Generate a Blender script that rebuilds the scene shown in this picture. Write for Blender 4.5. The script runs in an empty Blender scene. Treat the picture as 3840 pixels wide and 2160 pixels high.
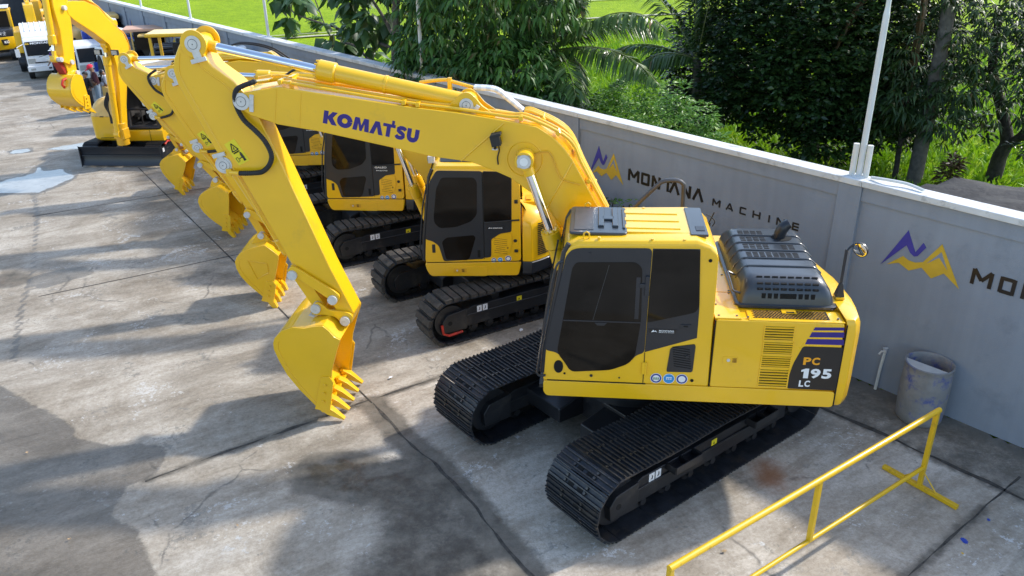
# Yard of yellow excavators parked along a painted wall, seen from a low drone.  Blender 4.5
import bpy, bmesh, math, random
import numpy as np
from mathutils import Vector, Matrix, Euler, noise
random.seed(7); rng = np.random.default_rng(11)
S = bpy.context.scene; C = S.collection
PI = math.pi; rad = math.radians

# ------------------------------------------------------------------ materials
def mat(name, col, rough=.5, metal=0., spec=.5, coat=0., var=.08, vscale=6., bump=0., bscale=60., rvar=.0, trans=0., dirt=None, dscale=2.5, damt=.0, emit=None):
    m = bpy.data.materials.new(name); m.use_nodes = True
    nt = m.node_tree; b = nt.nodes['Principled BSDF']; L = nt.links
    tc = nt.nodes.new('ShaderNodeTexCoord')
    n = nt.nodes.new('ShaderNodeTexNoise'); n.inputs['Scale'].default_value = vscale; n.inputs['Detail'].default_value = 6
    L.new(tc.outputs['Object'], n.inputs['Vector'])
    r = nt.nodes.new('ShaderNodeValToRGB')
    r.color_ramp.elements[0].position = .3; r.color_ramp.elements[1].position = .72
    r.color_ramp.elements[0].color = (*[max(0, c*(1-var)) for c in col], 1); r.color_ramp.elements[1].color = (*[min(1, c*(1+var)) for c in col], 1)
    L.new(n.outputs['Fac'], r.inputs['Fac']); out = r.outputs['Color']
    if dirt is not None:
        n2 = nt.nodes.new('ShaderNodeTexNoise'); n2.inputs['Scale'].default_value = dscale; n2.inputs['Detail'].default_value = 9; n2.inputs['Roughness'].default_value = .7
        L.new(tc.outputs['Object'], n2.inputs['Vector'])
        rr = nt.nodes.new('ShaderNodeValToRGB'); rr.color_ramp.elements[0].position = .62-damt*.3; rr.color_ramp.elements[1].position = .8-damt*.3
        L.new(n2.outputs['Fac'], rr.inputs['Fac'])
        mx = nt.nodes.new('ShaderNodeMixRGB'); mx.inputs['Color2'].default_value = (*dirt, 1)
        L.new(rr.outputs['Color'], mx.inputs['Fac']); L.new(out, mx.inputs['Color1']); out = mx.outputs['Color']
    L.new(out, b.inputs['Base Color'])
    b.inputs['Roughness'].default_value = rough; b.inputs['Metallic'].default_value = metal
    b.inputs['Specular IOR Level'].default_value = spec; b.inputs['Coat Weight'].default_value = coat; b.inputs['Coat Roughness'].default_value = .12
    if rvar:
        mr = nt.nodes.new('ShaderNodeMapRange'); mr.inputs['To Min'].default_value = max(.02, rough-rvar); mr.inputs['To Max'].default_value = min(1, rough+rvar)
        n3 = nt.nodes.new('ShaderNodeTexNoise'); n3.inputs['Scale'].default_value = vscale*.6; n3.inputs['Detail'].default_value = 5
        L.new(tc.outputs['Object'], n3.inputs['Vector']); L.new(n3.outputs['Fac'], mr.inputs['Value']); L.new(mr.outputs['Result'], b.inputs['Roughness'])
    if bump:
        n4 = nt.nodes.new('ShaderNodeTexNoise'); n4.inputs['Scale'].default_value = bscale; n4.inputs['Detail'].default_value = 4
        L.new(tc.outputs['Object'], n4.inputs['Vector'])
        bp = nt.nodes.new('ShaderNodeBump'); bp.inputs['Strength'].default_value = bump; bp.inputs['Distance'].default_value = .02
        L.new(n4.outputs['Fac'], bp.inputs['Height']); L.new(bp.outputs['Normal'], b.inputs['Normal'])
    if emit:
        b.inputs['Emission Color'].default_value = (*emit, 1); b.inputs['Emission Strength'].default_value = 1
    return m

M = {}
YEL = (.86, .49, .006)
M['yellow'] = mat('yellow_paint', YEL, .30, coat=.55, var=.05, vscale=1.5, bump=.03, bscale=25, rvar=.08, dirt=(.62,.36,.03), dscale=1.3, damt=.05)
M['yellow2'] = mat('yellow_paint_worn', (.76,.40,.012), .42, coat=.2, var=.08, vscale=2.5, bump=.04, bscale=20, rvar=.1, dirt=(.45,.27,.06), dscale=3, damt=.2)
M['beige'] = mat('faded_yellow_paint', (.72,.46,.13), .45, coat=.2, var=.1, dirt=(.3,.22,.12), damt=.2)
M['dkgrey'] = mat('charcoal_paint', (.013,.016,.023), .42, coat=.18, var=.15, vscale=3, bump=.04, bscale=30, rvar=.08)
M['hoodgrey'] = mat('glossy_grey_paint', (.034,.041,.050), .32, coat=.3, var=.1, vscale=2, rvar=.05)
M['black'] = mat('black_paint', (.011,.012,.015), .45, coat=.15, var=.3, vscale=4, bump=.06, bscale=30, rvar=.12, dirt=(.05,.045,.04), dscale=3, damt=.25)
M['shoe'] = mat('track_steel', (.030,.033,.040), .42, metal=.35, var=.4, vscale=7, bump=.15, bscale=50, rvar=.15, dirt=(.075,.062,.05), dscale=5, damt=.35)
M['grouser'] = mat('worn_grouser_steel', (.075,.071,.068), .42, metal=.6, var=.45, vscale=30, rvar=.15)
M['pad'] = mat('dusty_rubber_pad', (.060,.052,.044), .85, var=.35, vscale=9, bump=.6, bscale=35, dirt=(.028,.027,.026), dscale=8, damt=.4)
M['rubber'] = mat('black_rubber', (.016,.016,.017), .6, var=.3)
M['void'] = mat('dark_opening', (.004,.004,.004), .9, var=.2)
M['glass'] = mat('tinted_glass', (.012,.0095,.0075), .04, spec=.22, var=.6, vscale=1.2)
M['chrome'] = mat('chrome_rod', (.78,.80,.84), .1, metal=1., var=.03)
M['steel'] = mat('pin_steel', (.60,.60,.59), .42, metal=.15, var=.1, vscale=12, dirt=(.35,.33,.3), damt=.2, dscale=14)
M['tube'] = mat('grey_tube_steel', (.085,.087,.092), .4, metal=.3, var=.15)
M['white'] = mat('white_paint', (.80,.80,.79), .35, coat=.2, var=.04, dirt=(.5,.48,.44), damt=.05)
M['label'] = mat('white_label', (.78,.79,.80), .4, var=.02)
M['blackprint'] = mat('black_print', (.012,.012,.014), .3, var=.1)
M['blueprint'] = mat('violet_blue_print', (.024,.012,.185), .35, var=.06)
M['orangeprint'] = mat('amber_print', (.85,.36,.01), .35, var=.04)
M['yellowlabel'] = mat('warning_label_yellow', (.80,.66,.02), .4, var=.04)
M['skyprint'] = mat('light_blue_print', (.03,.27,.62), .4, var=.1)
M['navyprint'] = mat('navy_print', (.03,.05,.26), .4, var=.2, vscale=40)
M['red'] = mat('red_paint', (.55,.03,.015), .45, var=.15, dirt=(.2,.02,.02), damt=.2)
M['maroon'] = mat('dark_red_paint', (.30,.02,.01), .5, var=.15)
M['lamp'] = mat('lamp_lens', (.45,.45,.42), .15, var=.2, vscale=30)
M['mirror'] = mat('mirror_glass', (.85,.85,.82), .03, metal=1., var=.01)
M['orange'] = mat('beacon_orange', (.8,.22,.05), .3, var=.05)
M['blue'] = mat('blue_paint', (.012,.05,.36), .4, coat=.2, var=.15, dirt=(.03,.05,.15), damt=.2)
M['grille'] = mat('expanded_grille', (.42,.21,.006), .6, var=.5, vscale=30, bump=1., bscale=40)
M['skin'] = mat('skin', (.27,.15,.09), .6, var=.08)
M['hair'] = mat('dark_hair', (.012,.010,.009), .6, var=.2)
M['shirt_maroon'] = mat('maroon_cloth', (.055,.012,.018), .85, var=.15)
M['shirt_black'] = mat('black_cloth', (.010,.010,.012), .85, var=.2)
M['shirt_white'] = mat('white_cloth', (.68,.70,.74), .85, var=.06)
M['denim'] = mat('faded_denim', (.24,.32,.40), .9, var=.15)
M['greycloth'] = mat('pale_grey_cloth', (.42,.46,.50), .9, var=.1)
M['purple'] = mat('purple_cloth', (.10,.03,.16), .85, var=.15)
M['cap_red'] = mat('red_cap_cloth', (.68,.02,.05), .8, var=.08)
M['card'] = mat('cardboard', (.46,.31,.17), .85, var=.12)
M['cabinside'] = mat('dim_cab_interior', (.035,.032,.030), .8, var=.4, vscale=3)
M['tarp'] = mat('dark_grey_sheet', (.016,.016,.018), .8, var=.5, vscale=5, bump=.8, bscale=12, dirt=(.05,.047,.045), dscale=9, damt=.25)
M['pole'] = mat('galvanised_white_pole', (.62,.65,.66), .4, var=.06)
M['pvc'] = mat('pale_pvc', (.66,.67,.64), .4, var=.06)
M['coping'] = mat('white_coping', (.62,.63,.63), .8, var=.10, vscale=3, dirt=(.30,.30,.28), dscale=4, damt=.25)
M['pink'] = mat('sun_faded_salmon_paint', (.62,.36,.24), .5, var=.08)
M['barrier'] = mat('yellow_pipe_paint', (.72,.44,.008), .38, coat=.2, var=.07, vscale=8, rvar=.1, dirt=(.35,.2,.02), dscale=9, damt=.12)

def leafmat(name, c0, c1, c2=None, trans=.25, rough=.42):
    m = bpy.data.materials.new(name); m.use_nodes = True; nt = m.node_tree; L = nt.links; b = nt.nodes['Principled BSDF']
    at = nt.nodes.new('ShaderNodeAttribute'); at.attribute_name = 'tint'
    r = nt.nodes.new('ShaderNodeValToRGB'); e = r.color_ramp.elements
    e[0].color = (*c0, 1); e[1].color = (*c1, 1); e[1].position = .85
    if c2: k = e.new(.97); k.color = (*c2, 1)
    L.new(at.outputs['Fac'], r.inputs['Fac']); L.new(r.outputs['Color'], b.inputs['Base Color'])
    b.inputs['Roughness'].default_value = rough; b.inputs['Specular IOR Level'].default_value = .45
    tr = nt.nodes.new('ShaderNodeBsdfTranslucent'); L.new(r.outputs['Color'], tr.inputs['Color'])
    mx = nt.nodes.new('ShaderNodeMixShader'); mx.inputs['Fac'].default_value = trans
    out = nt.nodes['Material Output']; L.new(b.outputs['BSDF'], mx.inputs[1]); L.new(tr.outputs['BSDF'], mx.inputs[2]); L.new(mx.outputs['Shader'], out.inputs['Surface'])
    return m
M['leaf_teak'] = leafmat('large_round_leaves', (.030,.075,.022), (.075,.15,.035), (.20,.13,.03))
M['leaf_rubber'] = leafmat('drooping_leaves', (.030,.085,.018), (.085,.20,.03), (.16,.13,.05))
M['leaf_dense'] = leafmat('dark_glossy_leaves', (.014,.036,.012), (.040,.080,.018), (.06,.10,.02), trans=.12, rough=.3)
M['leaf_mango'] = leafmat('long_dark_leaves', (.020,.045,.014), (.055,.095,.022), (.12,.09,.03), trans=.15)
M['leaf_shrub'] = leafmat('bright_shrub_leaves', (.055,.15,.015), (.15,.32,.03), (.25,.36,.06))
M['leaf_palm'] = leafmat('palm_leaflets', (.035,.085,.018), (.10,.17,.03), (.22,.13,.04), rough=.3)
M['leaf_dry'] = leafmat('dry_palm_leaflets', (.09,.06,.03), (.19,.13,.06))
M['leaf_croton'] = leafmat('dark_red_leaves', (.05,.025,.015), (.10,.07,.02), (.03,.06,.015))
M['grassblade'] = leafmat('grass_blades', (.13,.27,.008), (.26,.44,.015), (.34,.46,.03), trans=.35, rough=.6)
M['bark'] = mat('mottled_bark', (.10,.085,.07), .9, var=.45, vscale=14, bump=.8, bscale=25, dirt=(.22,.20,.17), dscale=7, damt=.25)
M['barkdark'] = mat('dark_bark', (.045,.038,.032), .9, var=.45, vscale=10, bump=.8, bscale=20)
M['palmbark'] = mat('ringed_palm_bark', (.13,.115,.10), .9, var=.35, vscale=8, bump=.7, bscale=18)
M['sand'] = mat('pale_dry_paint', (.5,.5,.48), .8, var=.1)

# ------------------------------------------------------------------ mesh helpers
class MB:
    def __init__(s): s.v = []; s.f = []; s.m = []; s.mi = 0
    def add(s, vs, fs):
        n = len(s.v); s.v += [tuple(v) for v in vs]; s.f += [tuple(i+n for i in f) for f in fs]; s.m += [s.mi]*len(fs); return s
    def box(s, c, d, rot=None):
        x, y, z = d[0]/2, d[1]/2, d[2]/2
        vs = [Vector((a*x, b*y, e*z)) for a in (-1,1) for b in (-1,1) for e in (-1,1)]
        if rot is not None: vs = [rot @ v for v in vs]
        c = Vector(c)
        return s.add([v+c for v in vs], [(0,1,3,2),(4,6,7,5),(0,4,5,1),(2,3,7,6),(0,2,6,4),(1,5,7,3)])
    def prism(s, poly, v0, v1):            # (u,z) outline extruded along v
        n = len(poly)
        return s.add([(u,v0,z) for u,z in poly]+[(u,v1,z) for u,z in poly], [tuple(range(n)), tuple(range(2*n-1,n-1,-1))]+[(i,(i+1)%n,n+(i+1)%n,n+i) for i in range(n)])
    def plan(s, poly, z0, z1):             # (x,y) outline extruded along z
        n = len(poly)
        return s.add([(x,y,z0) for x,y in poly]+[(x,y,z1) for x,y in poly], [tuple(range(n)), tuple(range(2*n-1,n-1,-1))]+[(i,(i+1)%n,n+(i+1)%n,n+i) for i in range(n)])
    def loft(s, rings, cap0=True, cap1=True, closed=True):
        n = len(rings[0]); vs = [p for r in rings for p in r]; fs = []
        for k in range(len(rings)-1):
            for i in range(n if closed else n-1):
                a = k*n+i; b = k*n+(i+1) % n; fs.append((a, b, b+n, a+n))
        if cap0: fs.append(tuple(range(n)))
        if cap1: fs.append(tuple(range(len(vs)-1, len(vs)-n-1, -1)))
        return s.add(vs, fs)
    def tube(s, pts, r, n=8, cap=True):
        pts = [Vector(p) for p in pts]; m = len(pts); rs = r if isinstance(r, (list, tuple)) else [r]*m
        t = (pts[1]-pts[0]).normalized(); a = Vector((0,0,1)) if abs(t.z) < .9 else Vector((1,0,0)); x = t.cross(a).normalized(); rings = []
        for i, p in enumerate(pts):
            t = (pts[min(i+1,m-1)]-pts[max(i-1,0)]).normalized(); x = (x-t*x.dot(t)).normalized(); y = t.cross(x)
            rings.append([p+(x*math.cos(2*PI*k/n)+y*math.sin(2*PI*k/n))*rs[i] for k in range(n)])
        return s.loft(rings, cap, cap)
    def cyl(s, p0, p1, r, n=20, r1=None): return s.tube([p0, p1], [r, r if r1 is None else r1], n)
    def lathe(s, prof, c, n=28):
        return s.loft([[(c[0]+r*math.cos(2*PI*k/n), c[1]+r*math.sin(2*PI*k/n), c[2]+z) for k in range(n)] for r, z in prof])
    def ell(s, c, r, n=14, m=8):
        rings = []
        for j in range(1, m):
            t = PI*j/m; rings.append([(c[0]+r[0]*math.sin(t)*math.cos(2*PI*k/n), c[1]+r[1]*math.sin(t)*math.sin(2*PI*k/n), c[2]+r[2]*math.cos(t)) for k in range(n)])
        return s.loft(rings)
    def mat(s, i): s.mi = i; return s

def smooth_path(pts, sub=6, closed=False):
    P = [Vector(p) for p in pts]; n = len(P); out = []
    for i in range(n if closed else n-1):
        p0 = P[(i-1) % n] if closed or i > 0 else P[i]; p1 = P[i]; p2 = P[(i+1) % n]; p3 = P[(i+2) % n] if closed or i+2 < n else P[(i+1) % n]
        for k in range(sub):
            t = k/sub
            out.append(.5*((2*p1)+(p2-p0)*t+(2*p0-5*p1+4*p2-p3)*t*t+(3*p1-p0-3*p2+p3)*t**3))
    if not closed: out.append(P[-1])
    return out

def link(o, parent=None):
    C.objects.link(o)
    if parent is not None: o.parent = parent
    return o
SPLIT = {'panel_gap':0,'weld_seam':0,'bearing_plate':0,'front_frame':0,'linkage_pins':'linkage_pin','boom_pipe':0,'lifting_eye':0,'rubber_stop':0,'latch_stop':0,'bolts':'bolt','hood_slots':0,'seat_and_levers':0,'windows':'window','platform':0,'hydraulic_hose':0,'rib':0,'hatch_ribs':'hatch_rib','stems':'stem','hinge_bracket':0,'cylinder_lug':0,'lifting_label':0,'fingers':0,'brace':0,'casting_line':0,'top_cover':0,'cab_frame':0,'name_plate':0,'door_handle':0,'side_window':0,'fog_lamp':0,'tap':0,'boom':0,'carrier':0,'cab_roof':0,'crane_column':0,'wiper':0,'grille':0,'door':0,'roof_panel':0}
def pieces(mb):
    """a mesh's parts that lie well apart from one another, each as a mesh of its own"""
    n = len(mb.v); up = list(range(n))
    def find(i):
        while up[i] != i: up[i] = up[up[i]]; i = up[i]
        return i
    for f in mb.f:
        a = find(f[0])
        for i in f[1:]: up[find(i)] = a
    isl = {}
    for i in range(n): isl.setdefault(find(i), []).append(i)
    keys = list(isl); box = {}
    for k in keys: P = np.array([mb.v[i] for i in isl[k]]); box[k] = (P.min(0), P.max(0))
    cl = {k: k for k in keys}
    def fc(k):
        while cl[k] != k: k = cl[k]
        return k
    for i, a in enumerate(keys):
        for b in keys[i+1:]:
            gap = np.linalg.norm(np.maximum(0, np.maximum(box[a][0]-box[b][1], box[b][0]-box[a][1]))); size = max(np.linalg.norm(box[a][1]-box[a][0]), np.linalg.norm(box[b][1]-box[b][0]))
            if gap <= .33*size: cl[fc(a)] = fc(b)
    grp = {}
    for k in keys: grp.setdefault(fc(k), []).extend(isl[k])
    if len(grp) == 1: return [mb]
    out = []
    for vs in grp.values():
        vs = sorted(vs); ren = {v: j for j, v in enumerate(vs)}; q = MB(); q.v = [mb.v[i] for i in vs]
        for f, mi in zip(mb.f, mb.m):
            if f[0] in ren: q.f.append(tuple(ren[i] for i in f)); q.m.append(mi)
        out.append(q)
    return out
def build(name, mb, mats, parent=None, **kw):
    if name in SPLIT and len(mb.v) < 6000:
        nm = SPLIT[name] or name; os_ = [build_one(nm, q, mats, parent, **kw) for q in pieces(mb)]; return os_[0]
    return build_one(name, mb, mats, parent, **kw)
def build_one(name, mb, mats, parent=None, bevel=0., angle=32, seg=2, smooth=True, loc=None, rotz=None, fixn=True):
    me = bpy.data.meshes.new(name); me.from_pydata(mb.v, [], mb.f)
    mats = mats if isinstance(mats, (list, tuple)) else [mats]
    for m in mats: me.materials.append(M[m] if isinstance(m, str) else m)
    me.polygons.foreach_set('material_index', mb.m)
    bm = bmesh.new(); bm.from_mesh(me)
    if fixn: bmesh.ops.recalc_face_normals(bm, faces=bm.faces[:])
    if smooth:
        a = rad(angle)
        for f in bm.faces: f.smooth = True
        for e in bm.edges:
            if len(e.link_faces) == 2 and e.calc_face_angle(0) > a: e.smooth = False
    bm.to_mesh(me); bm.free(); me.update()
    o = link(bpy.data.objects.new(name, me), parent)
    if bevel:
        b = o.modifiers.new('bevel', 'BEVEL'); b.width = bevel; b.segments = seg; b.limit_method = 'ANGLE'; b.angle_limit = rad(38); b.harden_normals = True
    if loc is not None: o.location = loc
    if rotz is not None: o.rotation_euler.z = rotz
    return o
def empty(name, loc, rz=0., parent=None):
    o = link(bpy.data.objects.new(name, None), parent); o.location = loc; o.rotation_euler.z = rz; o.empty_display_size = .3; return o
def tag(o, label=None, cat=None, group=None, kind=None):
    if label: o['label'] = label
    if cat: o['category'] = cat
    if group: o['group'] = group
    if kind: o['kind'] = kind
    return o

def resample(poly, r=.05, n=4):            # round the corners of an outline
    P = [Vector((p[0], p[1], 0)) for p in poly]; out = []; N = len(P)
    for i in range(N):
        a, b, c = P[i-1], P[i], P[(i+1) % N]; d0 = (a-b); d1 = (c-b); k = min(r, d0.length*.45, d1.length*.45)
        p0 = b+d0.normalized()*k; p1 = b+d1.normalized()*k
        for j in range(n+1):
            t = j/n; q = p0*(1-t)**2+b*2*t*(1-t)+p1*t*t; out.append((q.x, q.y))
    return out
def rrect(x0, x1, y0, y1, r, n=4): return resample([(x0,y0),(x1,y0),(x1,y1),(x0,y1)], r, n)

# lettering: font outlines as meshes, laid on a plane given by origin, x axis and up axis
_dg = [None]
def text_shape(txt, bold=0.):
    cu = bpy.data.curves.new('lettering', 'FONT'); cu.body = txt; cu.size = 1.; cu.offset = bold; cu.extrude = 0.; cu.resolution_u = 3
    o = bpy.data.objects.new('lettering', cu); C.objects.link(o); dg = bpy.context.evaluated_depsgraph_get(); dg.update()
    me = bpy.data.meshes.new_from_object(o.evaluated_get(dg)); vs = [v.co.copy() for v in me.vertices]; fs = [tuple(p.vertices) for p in me.polygons]
    bpy.data.objects.remove(o); bpy.data.curves.remove(cu); bpy.data.meshes.remove(me); return vs, fs
def put_text(mb, txt, origin, xdir, updir, height=None, width=None, bold=0.):
    vs, fs = text_shape(txt, bold); x0 = min(v.x for v in vs); x1 = max(v.x for v in vs); y0 = min(v.y for v in vs); y1 = max(v.y for v in vs)
    sy = height/(y1-y0); sx = width/(x1-x0) if width else sy
    X = Vector(xdir).normalized(); U = Vector(updir).normalized(); O = Vector(origin)
    mb.add([O+X*((v.x-x0)*sx)+U*((v.y-y0)*sy) for v in vs], fs)
def strip2(pts, w):                        # flat stroke of constant width as quads (unit letter space)
    P = [Vector(q) for q in pts]; L_, R_ = [], []
    for i, q in enumerate(P):
        t = (P[min(i+1,len(P)-1)]-P[max(i-1,0)]).normalized(); n = Vector((-t.y, t.x)); L_.append(q+n*w/2); R_.append(q-n*w/2)
    return L_, R_
HEAVY = {'K': [[(0,0),(.34,0),(.34,1),(0,1)], [(.34,.42),(.66,.0),(1.06,0),(.70,.54),(1.02,1),(.64,1),(.34,.62)]],
 'M': [[(0,0),(.27,0),(.31,.56),(.36,1),(.08,1)], [(.36,1),(.31,.56),(.43,0),(.57,0),(.69,.56),(.64,1),(.5,.42)], [(.64,1),(.69,.56),(.73,0),(1,0),(.92,1)]],
 'A': [[(0,0),(.33,0),(.5,.58),(.5,1),(.34,1)], [(.5,1),(.5,.58),(.67,0),(1,0),(.66,1)]],
 'T': [[(0,.76),(.34,.76),(.34,0),(.70,0),(.70,.76),(1.1,.76),(1.1,1),(.98,1),(.98,1.3),(.74,1.3),(.74,1),(0,1)]]}
HSTROKE = {'S': ([(.90,.74),(.82,.84),(.62,.885),(.38,.87),(.22,.78),(.22,.66),(.36,.57),(.60,.48),(.76,.38),(.78,.25),(.64,.14),(.42,.115),(.20,.15),(.08,.28)], .31), 'U': ([(.16,1),(.16,.40),(.22,.24),(.36,.15),(.5,.13),(.64,.15),(.78,.24),(.84,.40),(.84,1)], .36),
 'O': ([(.5+.36*math.cos(a), .5+.37*math.sin(a)) for a in np.linspace(0,2*PI,25)], .34)}
def put_heavy(mb, ch, O, X, U, w, h):
    f = lambda q: O+X*(q[0]*w)+U*(q[1]*h)
    if ch in HEAVY:
        for poly in HEAVY[ch]: mb.add([f(q) for q in poly], [tuple(range(len(poly)))])
    else:
        L_, R_ = strip2(*HSTROKE[ch]); n = len(L_); mb.add([f(q) for q in L_]+[f(q) for q in R_], [(i,i+1,n+i+1,n+i) for i in range(n-1)])
# square stroke letters used by the yard's own name
GL = {'M': [((0,0),(0,1)),((0,1),(.45,.35)),((.45,.35),(.9,1)),((.9,1),(.9,0))], 'O': [((0,0),(0,1)),((0,.91),(.8,.91)),((.8,1),(.8,0)),((0,.09),(.8,.09))],
      'N': [((0,0),(0,1)),((0,1),(.8,0)),((.8,0),(.8,1))], 'T': [((-.05,.91),(.85,.91)),((.4,.9),(.4,0))], 'A': [((0,0),(.42,1)),((.42,1),(.84,0))],
      'a': [((0,0),(.42,1)),((.42,1),(.84,0)),((.3,.28),(.7,.28))], 'C': [((.8,.91),(.05,.91)),((.06,.95),(.06,.05)),((.05,.09),(.8,.09))],
      'H': [((0,0),(0,1)),((.8,0),(.8,1)),((0,.5),(.8,.5))], 'I': [((.1,0),(.1,1))], 'E': [((.06,0),(.06,1)),((0,.91),(.75,.91)),((0,.5),(.75,.5)),((0,.09),(.75,.09))]}
def put_strokes(mb, ch, place, w, h, th, depth):   # place(x, y, d) -> 3D point
    k = 0
    for (a, b) in GL[ch]:
        A = Vector((a[0]*w, a[1]*h)); B = Vector((b[0]*w, b[1]*h)); d = (B-A).normalized(); n = Vector((-d.y, d.x))*th/2
        q = [A+n, B+n, B-n, A-n]; dd = depth+.0012*k; k += 1
        vs = [place(p.x, p.y, 0) for p in q]+[place(p.x, p.y, dd) for p in q]
        mb.add(vs, [(4,5,6,7),(0,1,5,4),(1,2,6,5),(2,3,7,6),(3,0,4,7)])
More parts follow.
